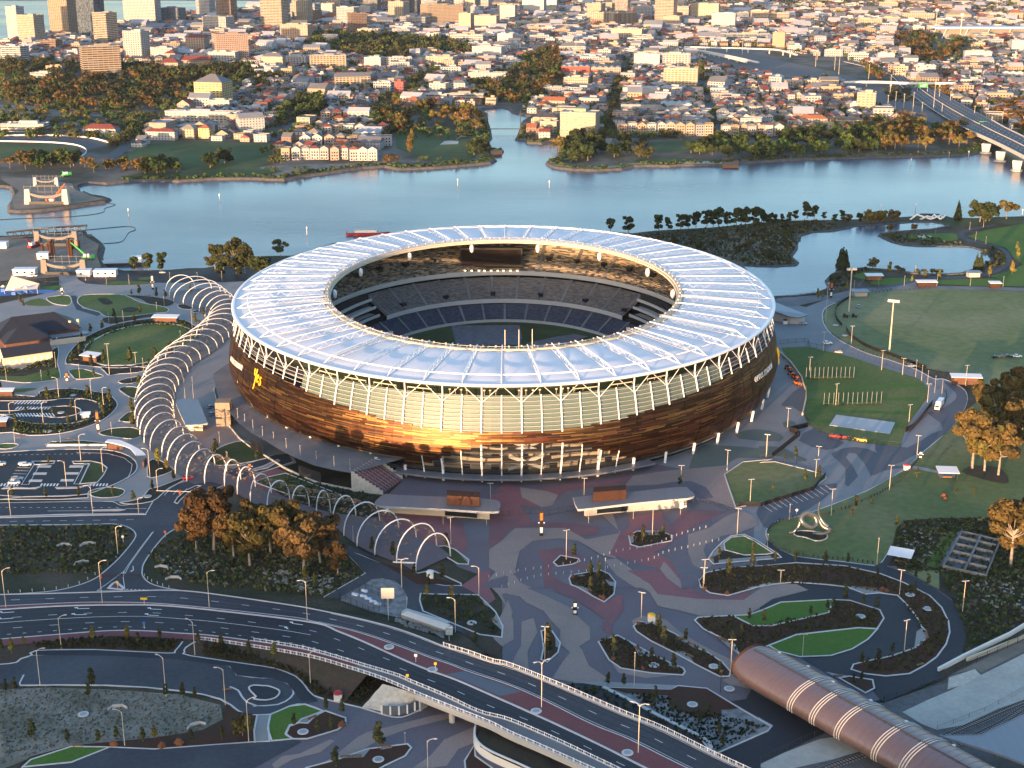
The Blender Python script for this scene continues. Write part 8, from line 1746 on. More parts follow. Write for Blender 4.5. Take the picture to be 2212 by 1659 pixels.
for gname,L in groups.items():
 b=MB();r=random.Random(5)
 for x,y,key,h,_,_ in L:
  li=LK2[key]*2;n=int(95 if y<2300 else 52);cw=h*r.uniform(.4,.55)
  cl=[(r.gauss(0,.5)*cw,r.gauss(0,.5)*cw,h*r.uniform(.3,.75),h*r.uniform(.2,.32))for _ in range(7)]
  s_=h*(.088 if y<2300 else .115)
  for k in range(n):
   cx,cy,cz,rr=cl[k%7];d=Vector((r.gauss(0,1),r.gauss(0,1),r.gauss(0,1))).normalized();p=Vector((x+cx+d.x*rr,y+cy+d.y*rr,cz+d.z*rr*.85));nrm=(d+Vector((r.gauss(0,.4),r.gauss(0,.4),r.gauss(0,.4)+.2))).normalized();a=nrm.orthogonal().normalized();c=nrm.cross(a);q=s_*r.uniform(.6,1.3)
   b.add([p-a*q-c*q,p+a*q-c*q*.7,p+a*q*.8+c*q,p-a*q*.7+c*q*.9],[(0,1,2,3)],li+(1 if k%7<2 else 0))
  b.tube([(x,y,0),(x,y,h*.55)],h*.018,4,10)
 o=struct(b.build('distant_trees',LM+[M['bark']]),'stuff');o['label']='mass of park trees across the river' if gname=='park' else 'street trees scattered through the far town';o['category']='trees'
 # ---- ground cover: tufts, low shrubs, litter of stones
def cover(name,zones,n,smin,smax,mats,label,seed=1,zoff=0.0,quads=5):
 r=random.Random(seed);b=MB();tot=[abs(area2([(p.x,p.y)for p in gp(z_)]))for z_ in zones];S_=sum(tot)
 for z_,ar in zip(zones,tot):
  P=[(p.x,p.y)for p in gp(z_)];xs=[p[0]for p in P];ys=[p[1]for p in P];m_=int(n*ar/S_);c_=0;tr=0
  while c_<m_ and tr<m_*20:
   tr+=1;x,y=r.uniform(min(xs),max(xs)),r.uniform(min(ys),max(ys))
   if not inpoly(x,y,P):continue
   c_+=1;s_=r.uniform(smin,smax);mi=r.randrange(len(mats))
   for k in range(quads):
    a=r.uniform(0,6.28);tl_=r.uniform(.3,1.1);d=Vector((math.cos(a),math.sin(a),0));nn=Vector((-math.sin(a),math.cos(a),0));c0=Vector((x,y,zoff))+nn*r.uniform(-.3,.3)*s_;up=Vector((d.x*.5*r.uniform(-1,1),d.y*.5*r.uniform(-1,1),tl_))*s_
    b.add([c0-d*s_*.5,c0+d*s_*.5,c0+d*s_*.35+up,c0-d*s_*.3+up],[(0,1,2,3)],mi)
 o=struct(b.build(name,[q for q in mats]),'stuff');o['label']=label;o['category']='plants';return o
SH=LEAF['shrub']+LEAF['green'][:1]+LEAF['grey'][:1]
cover('scrub',['D:320,1195 400,1150 700,1170 790,1240 700,1290 560,1275 420,1262 340,1240','i:0,1262 700,1256 960,1252 1070,1280 1120,1330 1100,1390 980,1540 800,1659 0,1659'],2600,.5,1.3,SH,'low scrub on the ground round the gum trees',1)
cover('scrub',['l:1145,1290 1200,1225 1500,1200 2212,1190 2212,1659 1200,1659 1110,1500','p:1500,0 2212,0 2212,440 1720,700 1740,560 1620,250'],2600,.5,1.3,SH,'dark low scrub beside the right lawn',2)
cover('grass_tufts',['m:0,1010 400,990 900,1010 1500,1050 1850,1140 1860,1240 1700,1330 1500,1390 1000,1430 600,1460 280,1550 0,1640'],2400,.3,.65,[M['dry_grass'],M['dry_grass']]+LEAF['grey'],'grey grass tufts planted across the basin',3,quads=3)
cover('bed_planting',['k:1650,1605 1700,1545 1900,1505 2212,1485 l:0,1597 700,1597 p:1200,110 1420,220 1570,430 1550,620 1380,790 1250,860 900,850 900,765 1300,660 1390,560 1150,215 600,130 150,115 o:2100,145 1850,205 1640,145','o:1650,500 1600,410 1880,390 2060,475 p:560,370 620,260 1000,345 980,480 300,530 0,650 o:1950,700','o:1070,470 1210,450 1680,700 1860,850 1780,880 1200,580','o:775,600 920,555 1470,840 1450,870 950,810','o:525,75 780,10 890,110 880,200 800,255 530,110','k:1110,1255 1340,1225 1430,1255 1180,1330'],2600,.3,.9,LEAF['shrub']+LEAF['dark'][:1],'small dark plants in the mulched plaza beds',4,.4,4)
cover('bed_planting',['e:-50,1500 180,1525 330,1440 480,1350 470,1500 0,1560','e:565,1470 620,1345 800,1220 1150,1120 1550,1115 1680,1250 1640,1280 1500,1160 1150,1155 800,1270 720,1430','i:300,170 600,110 900,155 975,250 850,370 500,475 250,490 100,460 150,380 500,405 850,290 780,205 500,190','j:480,770 1000,905 1200,940 1230,1090 800,1070 400,900','o:470,965 800,990 1300,1250 1680,1460 1300,1330','n:1410,205 1880,215 2080,480 2070,550 1420,330'],2400,.4,1.0,LEAF['shrub']+LEAF['dark'][:1]+LEAF['green'][:1],'low dark planting in left hand beds',5,.3,4)
cover('gravel_plants',['o:1000,1040 1350,1060 1430,1180 1800,1220 2180,1320 1750,1520 1300,1230'],500,.4,.8,LEAF['dark'],'dark tufts dotted over the pale gravel bed',6,.3,4)
cover('bank_planting',['m:280,620 800,570 1530,590 1440,690 800,660 310,665','m:1700,610 2212,670 n:300,700 1060,940 900,1140 500,1040 350,880 0,790 m:1700,720'],1700,.4,1.0,LEAF['shrub']+LEAF['gum'][1:],'thin dry planting on the avenue embankment',7,.5,4)
cover('lakeside_planting',['h:0,280 300,275 640,290 640,340 350,390 300,480 250,580 300,640 0,640','g:1000,160 2000,75 2212,60 2212,400 1880,400 1700,340 1300,220','h:1000,390 1300,385 1750,480 1700,490 1330,488 1040,425','h:560,820 600,730 850,680 900,700 780,740 700,830','h:1800,530 1950,600 1900,660 2040,650 2060,560'],1900,.7,1.8,LEAF['shrub']+LEAF['green']+LEAF['grey'][:1]+LEAF['olive'][:1],'dark planting round the lake shore',8,.1,5)
b=MB();r=random.Random(8);sm_=LEAF['shrub']+LEAF['dark']+LEAF['green']+LEAF['olive'][:1]
Lf=[p for p in offs(FAR,1.0,True)]
for a,c in zip(Lf,Lf[1:]):
 if max(abs(a.x),abs(c.x))>1100 or a.y>1750:continue
 dd=c-a;n_=Vector((-dd.y,dd.x,0));L_=dd.length
 if L_<.5 or proj(a)[0]<245:continue
 n_.normalize()
 for k in range(int(L_*1.1)):
  p=a.lerp(c,r.random())+n_*abs(r.gauss(2,7));s_=r.uniform(.8,2.6);mi=r.randrange(len(sm_))
  for q in range(7):
   an=r.uniform(0,6.28);d=Vector((math.cos(an),math.sin(an),r.uniform(-.2,.2)));u_=Vector((r.uniform(-.4,.4),r.uniform(-.4,.4),1));c0=p+Vector((r.uniform(-1,1),r.uniform(-1,1),r.uniform(-.1,.6)))*s_*.7;b.add([c0-d*s_*.45,c0+d*s_*.4,c0+d*s_*.3+u_*s_*.6,c0-d*s_*.35+u_*s_*.5],[(0,1,2,3)],mi)
o=struct(b.build('shore_shrubs',sm_),'stuff');o['label']='shrubs along the far river shore';o['category']='plants'
b=MB();r=random.Random(4)
for z_,n in(('n:80,10 300,0 720,80 580,210 300,170 120,90',130),('l:1180,1300 1500,1330 1480,1600 1150,1550',60),('p:1800,100 2212,0 2212,330 1850,330',90),('h:0,300 250,300 250,560 0,600',120),('g:1200,180 2050,130 2100,330 1700,330',110),('D:340,1200 460,1215 420,1245 360,1235',40)):
 P=[(p.x,p.y)for p in gp(z_)];xs=[p[0]for p in P];ys=[p[1]for p in P];c_=0
 while c_<n:
  x,y=r.uniform(min(xs),max(xs)),r.uniform(min(ys),max(ys))
  if inpoly(x,y,P):c_+=1;b.box((x,y,0),(r.uniform(.4,1.6),r.uniform(.4,1.0),r.uniform(.2,.6)),r.uniform(0,3))
o=struct(b.build('stones',M['rock_pale']),'stuff');o['label']='pale stones littered through the scrub';o['category']='stones'
# ================================================================ LAMPS, BOLLARDS, CARS, SIGNS
def lampset():
 out={}
 b=MB();b.tube([(0,0,0),(0,0,1)],[.16,.10],6);out['pole']=b.mesh('pole',M['wall_cream'])
 b=MB();b.tube([(0,0,-.7),(.5,0,.2),(1.5,0,.6),(2.1,0,.62)],.09,5);out['arm']=b.mesh('arm',M['galv'])
 b=MB();b.box((2.3,0,.55),(1.0,.38,.18));b.box((2.3,0,.5),(.6,.3,.05));out['head']=b.mesh('lamp_head',M['galv'])
 b=MB();b.box((.55,0,-.05),(1.5,.3,.16));out['flat']=b.mesh('lamp_head',M['galv'])
 b=MB();b.lathe([(.22,-.2),(.42,.1),(.42,.25),(.1,.35)],8);out['post']=b.mesh('lamp_head',M['galv']);return out
LS=lampset()
def lamp(t,x,y,yt=None,h=None,z=.1,style='T',desc=None,rz=None,exact=False):
 u,v=U(t,x,y);P=G(u,v,z)
 if h is None:_,vt=U(t,x,yt);h=max(3,min(34,(v-vt)/ppm(P)/math.cos(math.atan2(H,P.y))))
 nm={'T':'street_lamp','C':'street_lamp','D':'street_lamp','P':'park_lamp','F':'floodlight_mast'}[style]
 rz=rz if rz is not None else R.uniform(-.5,.5)+(0 if R.random()<.5 else math.pi)
 o=thing(nm,desc or{'T':'slim lamp post with flat heads','C':'tall road lamp with curved arm','D':'tall road lamp with two curved arms','P':'short slim lamp post','F':'very tall floodlight mast'}[style],'floodlight' if style=='F' else 'street lamp',P,rz,{'T':'plaza lamp posts','C':'road lamps','D':'road lamps','P':'short lamp posts','F':'oval floodlights'}[style],exact=exact)
 s_=3 if style=='F' else(.55 if style=='P' else .85)
 place('pole',LS['pole'],o,None,0,(s_,s_,h))
 if style in 'CD':
  for k in range(2 if style=='D' else 1):
   a=place('arm',LS['arm'],o,(0,0,h),math.pi*k);place('lamp_head',LS['head'],a)
 elif style=='T':
  for k in range(2):place('lamp_head',LS['flat'],o,(0,0,h),math.pi*k)
 elif style=='P':place('lamp_head',LS['post'],o,(0,0,h),0,(.6,.6,.6))
 else:
  b=MB();b.box((0,0,h-.2),(6.5,1.0,.4))
  for k in range(6):b.box((-2.7+k*1.08,-.5,h+.2),(.8,.6,.9))
  b.build('lamp_bank',M['galv'],o)
 return o
def lamps(s,style,z=.1):
 t='D'
 for tok in s.split():
  if ':' in tok:t,tok=tok.split(':')
  a=[float(q)for q in tok.split(',')];zz=z
  if z=='road':zz=zr(U(t,a[0],a[1])[0]-60)+.1
  lamp(t,a[0],a[1],a[2],z=zz,style=style)
lamps('m:50,310,10 860,275,-60 1758,310,20 n:448,420,100','C','road');lamps('o:283,1150,790 1095,1530,1150','D','road')
lamps('m:515,655,405 1637,710,440 338,970,680 1395,1065,745 1893,1130,840 1048,1475,1200 2090,1440,1110 n:475,960,705 1243,135,-90 1890,210,-20 1692,520,250 1460,1659,1440 i:495,185,20 770,190,30 870,250,100 365,405,230 85,365,230 645,380,200 680,710,500 865,810,610 560,930,720 1260,840,620 1325,970,790 780,1160,930 90,1170,960 1165,1150,1025 990,1490,1270','C')
lamps('o:310,755,480 1120,400,190 1870,870,590 1640,150,-20 k:605,1440,1210 1280,1250,1040 745,930,800 1505,800,700 1865,745,580 1945,1240,1040 2175,620,460 2045,1010,810 1685,1640,1440 p:165,110,0 1165,210,0 1695,345,95 1205,680,425 350,730,540 l:590,1175,950 1080,960,750 1310,690,500 460,860,700 485,670,590 225,430,270 45,680,490 630,245,65 1245,385,240 1400,220,65 h:760,1310,1160 1015,1530,1365 1190,1570,1430 410,1550,1420 525,1370,1210 1720,1659,1490 j:1765,1320,1110 2075,960,840 1380,1659,1440','T')
lamps('h:1300,1590,1445 1350,1620,1490 1400,1650,1535 l:1460,140,0 1520,160,40 240,1210,1080 975,1585,1365 55,1460,1330 h:990,820,760 1205,820,740 1480,820,730 1760,820,730 2035,830,745 785,850,780 865,700,665 1300,715,655 1470,380,320 1755,350,290 1870,330,275 1805,440,370 1890,470,410 e:915,1130,1050 1040,1165,1030 1520,1310,1200 1615,1180,1020 1085,810,730 1430,790,710 1660,790,710 1865,780,700 895,810,730 720,780,690 670,1600,1480 1105,1620,1520 1205,1530,1430 350,1620,1530 55,1620,1520 470,1510,1380 1320,1050,960 490,1380,1260 1380,990,910 i:1555,185,20 1625,185,10 1845,560,470 1915,740,640 940,500,390 510,570,465 125,560,450 j:1705,1160,1060 2045,1170,1090 1000,1300,1180 10,690,590 k:780,1150,1060 1130,1120,1030 1500,1085,1010 910,1550,1430 o:1060,980,700 n:1270,1460,1370','P',.2)
lamps('e:920,1570,1310 1140,1470,1380 h:545,1120,800 n:1640,600,480','T')
lamps('h:740,1040,690 1080,1380,960','F')
for x,y,yt in((45,262,205),(95,330,255),(150,352,300),(215,420,345),(290,470,395),(375,490,440),(475,560,490),(585,620,545),(710,650,590),(850,710,630),(975,740,655),(1105,600,575)):
 lamp('j',x,y,yt,z=8.1,style='P',desc='short lamp post on the raised terrace')
BO=MB();BO.lathe([(.16,0),(.16,1.0),(.1,1.1)],6);BO2=MB();BO2.lathe([(.09,0),(.09,.95)],5)
bom={m_:(lambda q:(setattr(q,'name','bollard'),q)[1])((BO if m_=='steel_dark' else BO2).mesh('bollard',M[m_]if m_=='steel_dark' else M['galv']))for m_ in('steel_dark','steel_white')}
def bollards(s,n,m_,desc,group,z=.15):
 P=catmull(gp(s,z),False,4)
 for k in range(n):reg(place('bollard',bom[m_],None,at_len(P,k/(n-1)),0,(1.5,1.5,1.15)),desc,'bollard',group,True)
bollards('l:1330,690 1220,830 1100,925 1000,985 850,1055 740,1105 600,1150 520,1180',40,'steel_dark','dark bollard along the lawn edge','dark bollards of the right lawn');bollards('l:400,1165 290,1185 150,1225 75,1280 55,1330 75,1390 150,1445 290,1490 420,1515 560,1535 740,1545 940,1575',44,'steel_dark','dark bollard on the curved lawn rim','dark bollards of the curved lawn');bollards('l:1610,595 1500,670 1400,660 1340,690',9,'steel_dark','dark bollard above the picnic path','dark bollards above the picnic path')
bollards('h:600,1230 700,1290 800,1345 900,1385 1100,1440 1250,1490',28,'steel_dark','dark bollard on the oval road edge','dark bollards of the oval road');bollards('h:640,965 740,925 900,890 1100,865 1400,850',26,'steel_dark','dark bollard behind the oval','dark bollards behind the oval')
bollards('k:0,1580 240,1530 470,1500 800,1440 960,1390 1110,1360 1300,1330 1400,1280 1560,1225 1700,1190',34,'steel_white','thin pale bollard in upper plaza row','upper row of pale bollards');bollards('k:100,1659 400,1570 800,1530 1050,1480 1270,1440 1370,1390 1560,1345 1700,1310 1800,1290',34,'steel_white','thin pale bollard in lower plaza row','lower row of pale bollards')
bollards('m:70,190 240,180 410,165 520,152 620,130 700,100 800,40',9,'steel_white','pale guide post at the junction kerb','guide posts left of the junction');bollards('m:1215,50 1260,90 1310,110 1370,135 1420,150',6,'steel_white','pale guide post right of the junction','guide posts right of the junction')
def totem(t,x,y,yt,desc,glyph='',body='black',warm=False):
 u,v=U(t,x,y);P=G(u,v,.2);_,vt=U(t,x,yt);h=(v-vt)/ppm(P)/.93;o=thing('totem_sign',desc,'sign',P,exact=True);b=MB();b.box((0,0,0),(1.5,.6,h));b.build('body',M[body],o)
 b=MB();b.box((0,-.34,h*.62),(1.1,.06,h*.28));b.build('upper_panel',M['orange_paint' if warm else 'white_paint'],o);b=MB();b.box((0,-.34,h*.12),(1.1,.06,h*.22));b.build('lower_panel',M['white_paint'],o)
 b=MB();b.box((0,0,h*.5),(2.6,.5,.3));b.build('cross_panel',M['white_paint'],o)
totem('k',410,1250,1050,'tall black totem sign at the fence on the plaza',warm=True);totem('o',563,370,260,'tall black totem sign alone on the lower plaza');totem('e',525,900,835,'black totem sign where the promenade forks');totem('e',1285,850,735,'dark totem sign at the head of the arches');totem('e',565,1625,1550,'red and white totem sign at the left path fork',warm=True);totem('i',828,465,290,'tall orange and black totem sign beside the left loop',warm=True);totem('h',590,920,790,'tall orange and dark totem sign near the lake promenade',warm=True);totem('l',1340,690,630,'slim dark totem sign beside the ring road')
totem('o',2010,960,880,'blue and white station sign at vault mouth');totem('i',2100,790,730,'small orange signal box at the tunnel ramp',warm=True)
for t,x,y,ds,m_ in(('n',1130,420,'pale billboard panel above the long shed','wall_concrete'),('n',1360,770,'small white road sign on the red median','white_paint'),('n',1525,840,'yellow round sign on the red median','yellow_paint'),('n',1290,940,'yellow round sign at the bridge start','yellow_paint'),('m',1213,290,'yellow chevron board on the avenue median','yellow_paint'),('m',1213,495,'blue pole sign beside the lower carriageway','blue_paint'),('i',1390,1355,'orange road sign at the junction corner','orange_paint'),('m',990,150,'yellow sign on the triangular island','yellow_paint'),('l',300,1170,'white round sign beside curving road','white_paint'),('o',1785,1030,'slim black pole with small heads by station','steel_dark'),('i',1035,1395,'white notice in the scrub near junction','white_paint')):
 big='billboard' in ds;z=zr(U(t,x,y)[0]-50)+.1 if t in 'n' and not big else .2
 o=thing('road_sign',ds,'sign',g1(t,x,y,z),exact=True);hh=9 if big else(8 if 'pole with' in ds else 2.6);b=MB();b.tube([(0,0,0),(0,0,hh)],.12,5);b.build('post',M['galv']if m_!='steel_dark' else M['steel_dark'],o);b=MB();b.box((0,-.12,hh-.6),(4.5,.15,4)if big else((2.4,.1,.9)if 'chevron' in ds else(.9,.1,.9)));b.build('panel',M[m_],o)
o=thing('boom_gate','orange lattice boom gate across the side road','boom gate',g1('m',850,65,.2),0,exact=True);b=MB();L_=(g1('m',1195,65,.2)-g1('m',850,65,.2));
for z in(.7,1.5):b.tube([(0,0,z),(L_.x,L_.y,z)],.08,5)
for k in range(16):p,q=L_*(k/16),L_*((k+1)/16);b.tube([(p.x,p.y,.7),(q.x,q.y,1.5)],.05,4);b.tube([(q.x,q.y,.7),(p.x,p.y,1.5)],.05,4)
b.build('lattice',M['rust'],o);b=MB();b.box((0,0,0),(.5,.5,1.7));b.build('pivot_post',M['orange_paint'],o)
o=thing('boom_gate','long pale boom gate beside the arches','boom gate',g1('i',1315,985,.2),exact=True);q=g1('i',1710,998,.2)-Vector(o.location);b=MB();b.tube([(0,0,1.3),(q.x,q.y,1.3)],.14,5);b.build('boom',M['wall_white'],o);b=MB();b.box((q.x*.5,q.y*.5,0),(.8,.8,1.8));b.build('gate_box',M['orange_paint'],o)
def carmesh():
 d={}
 b=MB();sec=[(-2.15,.45,.9,.80),(-2.0,.35,1.0,.88),(-.9,.32,1.02,.9),(.8,.32,1.0,.9),(1.9,.35,.88,.86),(2.2,.45,.75,.76)];vs=[]
 for x,z0,z1,w_ in sec:vs+=[(x,-w_,z0),(x,w_,z0),(x,w_,z1),(x,-w_,z1)]
 b.add(vs,[(i*4+k,i*4+(k+1)%4,(i+1)*4+(k+1)%4,(i+1)*4+k)for i in range(5)for k in range(4)]+[(3,2,1,0),(20,21,22,23)]);d['body']=b.mesh('body',M['carpaint'])
 b=MB();b.add([(-1.8,-.78,.98),(1.0,-.78,.98),(1.0,.78,.98),(-1.8,.78,.98),(-1.3,-.62,1.48),(.2,-.62,1.48),(.2,.62,1.48),(-1.3,.62,1.48)],[(0,1,5,4),(1,2,6,5),(2,3,7,6),(3,0,4,7)]);d['glass']=b.mesh('windows',M['dark_glass'])
 b=MB();b.box((-.55,0,1.47),(1.5,1.24,.06));d['roof']=b.mesh('roof',M['carpaint'])
 b=MB();b.tube([(0,-.12,0),(0,.12,0)],.33,10);d['wheel']=b.mesh('wheel',M['black']);b=MB();b.box((0,0,0),(.06,.34,.16));d['light']=b.mesh('headlight',M['white_paint']);return d
CM=carmesh()
def car(t,x,y,rz,col,desc,s_=1.0,z=.2,kind_='parked_car',bed=False):
 P=g1(t,x,y,z)if t!='W' else Vector((x,y,z));o=thing(kind_,desc,'car',P,rad(rz),exact=True,scale=(s_,s_,s_))
 for k in('body','roof'):
  q=place(k if k=='body' else 'roof',CM[k],o);q.color=c4(col)
 place('windows',CM['glass'],o)
 for sx in(-1.35,1.4):
  for sy in(-.82,.82):place('wheel',CM['wheel'],o,(sx,sy,.34))
 for sy in(-.55,.55):place('headlight',CM['light'],o,(2.17,sy,.55))
 if bed:b=MB();b.box((-1.9,0,.9),(1.6,1.7,.5));q=b.build('canopy',M['carpaint'],o);q.color=c4(col)
W_,K_,S_=(.7,.7,.7),(.03,.03,.035),(.35,.36,.38)
car('i',218,752,8,W_,'white pickup truck above the left parking bays',1.15,bed=True);car('i',120,905,8,W_,'white sedan in front in the left car park',1.15);car('i',145,872,8,S_,'silver sedan behind the white sedan',1.15);car('i',5,745,10,S_,'silver car cut by the left photo edge',1.1);car('i',30,360,5,W_,'white car by the shelter at the left edge',1.1)
car('i',1580,862,20,(.5,.02,.02),'bright red car on the road under the arches',1.1);car('h',1972,1425,10,K_,'first black car on the pale oval');car('h',2030,1425,5,K_,'second black car on the pale oval');car('h',2078,1420,5,K_,'third black car close to the white one',1.15);car('h',2155,1420,-5,W_,'white car alone on the pale oval',1.1)
car('i',1765,265,70,S_,'grey car behind pavilion E, upper');car('i',1780,325,70,S_,'grey car behind pavilion E, lower');car('e',255,745,-15,W_,'white car left of its pair at the site office',1.1);car('e',290,742,-15,W_,'white car right of its pair at the site office',1.1);car('e',1365,715,0,S_,'pale car parked on the riverside road');car('h',655,1385,160,(.45,.36,.25),'beige car by the practice field fence');car('h',175,1110,5,S_,'grey car under the dark wedge roof');car('h',360,1145,5,S_,'small grey car right of the wedge roof');car('h',560,1310,5,W_,'white van car on the apron by the fence',1.2);car('a',955,960,0,W_,'white van on the park road across river',1.4);car('a',1192,1095,60,S_,'pale car on the sloping street',1.2);car('h',820,1000,90,S_,'grey utility cart on the near oval edge',1.1);car('h',1270,1500,10,S_,'grey car by the oval road',1.0)
def machine(t,x,y,rz,m_,desc,w_=4.0,h=1.6,name='work_machine'):
 o=thing(name,desc,'machine',g1(t,x,y,.2),rad(rz),exact=True);b=MB();b.box((0,0,.5),(w_,1.8,h*.6),0,0,None,.92);b.build('chassis',M[m_],o);b=MB();b.box((-w_*.2,0,.5+h*.6),(w_*.35,1.5,h*.7));b.build('cab',M['black'],o)
 for sx in(-.32,.32):
  for sy in(-1,1):b=MB();b.tube([(sx*w_,sy*.75,.55),(sx*w_,sy*1.1,.55)],.55,9);b.build('wheel',M['black'],o)
 b=MB();b.tube([(w_*.3,0,1),(w_*.75,0,1.5),(w_*.9,0,.4)],.16,5);b.build('arm',M[m_],o)
machine('l',610,515,-10,'red_paint','red tractor left of its pair below practice field');machine('l',685,525,-10,'red_paint','red tractor right of its pair below practice field');machine('l',850,550,160,'yellow_paint','yellow loader below the practice field',4.6);machine('h',230,1525,-50,'orange_paint','orange machine nearest the apron lamp row, uppermost');machine('h',260,1570,-50,'orange_paint','second orange machine down the curved apron wall',4.4);machine('l',290,20,-60,'orange_paint','third orange machine down the curved apron wall',4.4);machine('l',305,70,-60,'orange_paint','fourth orange machine, lowest on the curved apron wall');machine('h',710,1085,0,'rust','dark equipment cart at foot of left floodlight',3.2);machine('h',785,1085,0,'steel_dark','second dark cart at foot of left floodlight',3)
o=thing('box_truck','white box truck parked on the ring road','truck',g1('l',1495,270,.2),rad(62),exact=True);o.rotation_euler=(0,0,rad(-118));b=MB();b.box((-2.0,0,1.0),(8.0,2.5,3.0));b.build('cargo_box',M['white_paint'],o);b=MB();b.box((3.2,0,.6),(2.0,2.4,2.4),0,0,None,.94);cb_=b.build('cab',M['white_paint'],o);b=MB();b.box((4.18,0,1.7),(.12,2.0,.9));b.build('windscreen',M['dark_glass'],cb_)
for x in(-4.5,-3.2,3.0):
 for sy in(-1.1,1.1):b=MB();b.tube([(x,sy-.15,.5),(x,sy+.15,.5)],.5,9);b.build('wheel',M['black'],o)
BE=MB();BE.box((0,0,.25),(3.0,.7,.2));bem=BE.mesh('seat',M['timber']);BL2=MB();BL2.box((0,0,0),(.3,.6,.25));blm=BL2.mesh('leg',M['steel_dark'])
for k,(t,x,y,rz)in enumerate((('n',770,1567,5),('n',860,1562,5),('n',490,1240,40),('n',160,795,-10),('n',1110,1480,10),('o',690,165,-70),('o',1095,660,-45),('o',1530,720,-55),('o',1540,625,-30),('o',1455,575,-40),('o',1790,575,-30),('o',1850,600,-30),('p',870,148,-10),('p',940,160,-10),('p',1400,560,80),('p',1340,795,30),('p',650,890,5),('p',1390,525,80),('k',1300,1225,0),('m',655,1475,5),('m',1910,1005,10),('e',640,1440,0),('e',1240,905,0),('i',570,525,0),('i',620,537,0),('i',150,520,0),('i',190,492,0),('n',2020,425,-60),('k',1750,1425,60),('l',1320,815,30))):
 o=thing('park_bench','brown timber bench','bench',g1(t,x,y,.45),rad(rz),group='timber benches');place('seat',bem,o)
 for sx in(-1.1,1.1):place('leg',blm,o,(sx,0,0))
DR=MB();DR.lathe([(1.7,0),(1.7,.14),(1.1,.16)],14);DR.lathe([(1.1,.05),(1.1,.18)],12,(0,0,0),1);drm=DR.mesh('drain_cover',[M['kerb'],M['steel_grey']])
for k,(t,x,y)in enumerate((('m',700,1210),('n',412,1357),('n',1830,442),('n',1045,1590),('o',1228,797),('o',1730,808),('o',1550,1127),('o',238,1183),('o',1005,1533),('o',1860,995),('n',1500,835),('n',1135,645),('p',1255,205),('p',1402,323),('p',840,387),('i',615,160),('i',512,305),('i',405,462),('i',1240,1010),('h',705,1238),('h',630,1152))):
 z=.5
 if t in 'on' and(x,y)in((238,1183),(1005,1533),(1500,835),(1135,645)):z=6.0
 reg(place('drain_cover',drm,None,g1(t,x,y,z)),'round pale drain cover','drain cover','round drain covers')
KI=MB();KI.box((0,0,0),(2.4,2.4,2.2));kim=KI.mesh('body',M['wall_white'])
for t,x,y,ds,m_ in(('n',708,1085,'small kiosk with red and yellow cap by the slope','red_paint'),('o',1205,425,'small kiosk with red and yellow cap on the plaza','yellow_paint'),('l',1225,785,'small red and white box at ring road edge','red_paint'),('n',1480,60,'white tank unit in the bed by walkway end','wall_white'),('h',205,1140,'dark crate beside the wedge roof','steel_dark'),('n',1640,530,'grey cabinet at the end of the long shed','wall_concrete')):
 o=thing('utility_box',ds,'utility box',g1(t,x,y,.3),exact=True);place('body',kim,o);b=MB();b.lathe([(1.5,2.2),(1.2,2.7),(.2,2.9)],10);b.build('cap',M[m_],o)
for t,x,y,rz,ds in(('i',548,1420,0,'pale concrete culvert headwall, larger one in the scrub'),('i',735,1410,20,'pale concrete culvert headwall right of the larger one'),('i',670,1570,40,'small pale culvert wall in the scrub by road'),('m',990,1150,10,'pale triangular headwall in the upper basin'),('m',1640,1300,30,'flat pale triangular slab at right of basin'),('i',1375,1605,-20,'pale slab beside the junction road'),('m',1465,65,0,'pale slabs stacked beside the avenue')):
 o=thing('headwall',ds,'headwall',g1(t,x,y,.1),rad(rz),exact=True);b=MB();b.box((0,0,0),(3.2,.4,1.0));b.build('face',M['wall_concrete'],o)
 for sg in(-1,1):b=MB();b.box((sg*2.2,-.7,0),(.35,2.2,.8),sg*.7);b.build('wing_wall',M['wall_concrete'],o)
o=thing('wedge_pavilion','grey wedge roofed pavilion against the stadium right flank','pavilion',g1('h',250,1090,.1),exact=True);P=[g1('h',x,y,z)-Vector(o.location)for x,y,z in((80,940,7),(395,1065,5),(330,1085,5),(250,1080,5.2),(80,1020,7))];b=MB();b.add(P,[(0,1,2,3,4)]);b.add([p-Vector((0,0,.6))for p in P],[(4,3,2,1,0)]);b.bar([p-Vector((0,0,.6))for p in P],.4,0,.5,0,True);b.build('roof',M['roof_zinc'],o);b=MB();b.prism([(p*.86).to_3d()for p in P],0,4.6);b.build('wall',M['wall_concrete'],o)
fence('h:130,930 280,905 470,880 560,850','low rail along the lake promenade',1.2,4);fence('h:770,890 900,870 1090,855','dark post fence behind the oval bend',1.6,3);fence('e:0,815 200,790 480,790 510,800','curved dark fence behind the shade sail',1.6,4);fence('i:-50,185 20,180 170,185 250,185','dark rail below the bus stop at left',1.4,3)
wallseg('h:160,1395 250,1475 340,1600 375,1700 l:380,100 380,200 350,330','curved cream wall separating apron from practice field',1.5,.6,'wall_cream')
b=MB();P=gp('h:1540,1605 1640,1620 1730,1659 l:1720,130 1650,90',.4);
wallseg('i:290,890 620,905 650,910','low brick garden wall of the park road',2.0,.5,'brick_wall')if False else None
wallseg('a:290,890 520,925 640,935 900,945 1250,960','long low brick wall below the park trees',3,.8,'brick_wall')
o=thing('lake_pavilion','white curved shade structure on the lake spit','pavilion',g1('h',1400,265,.3),exact=True)
for k in range(4):b=MB();a=-.6+k*.4;b.tube([(-14+k*8,0,0),(-8+k*7,3*(-1)**k,3.5),(2+k*4,-3*(-1)**k,1.0),(12,4-k*2,3)],.8,6);b.build('rib',M['white_paint'],o,True)
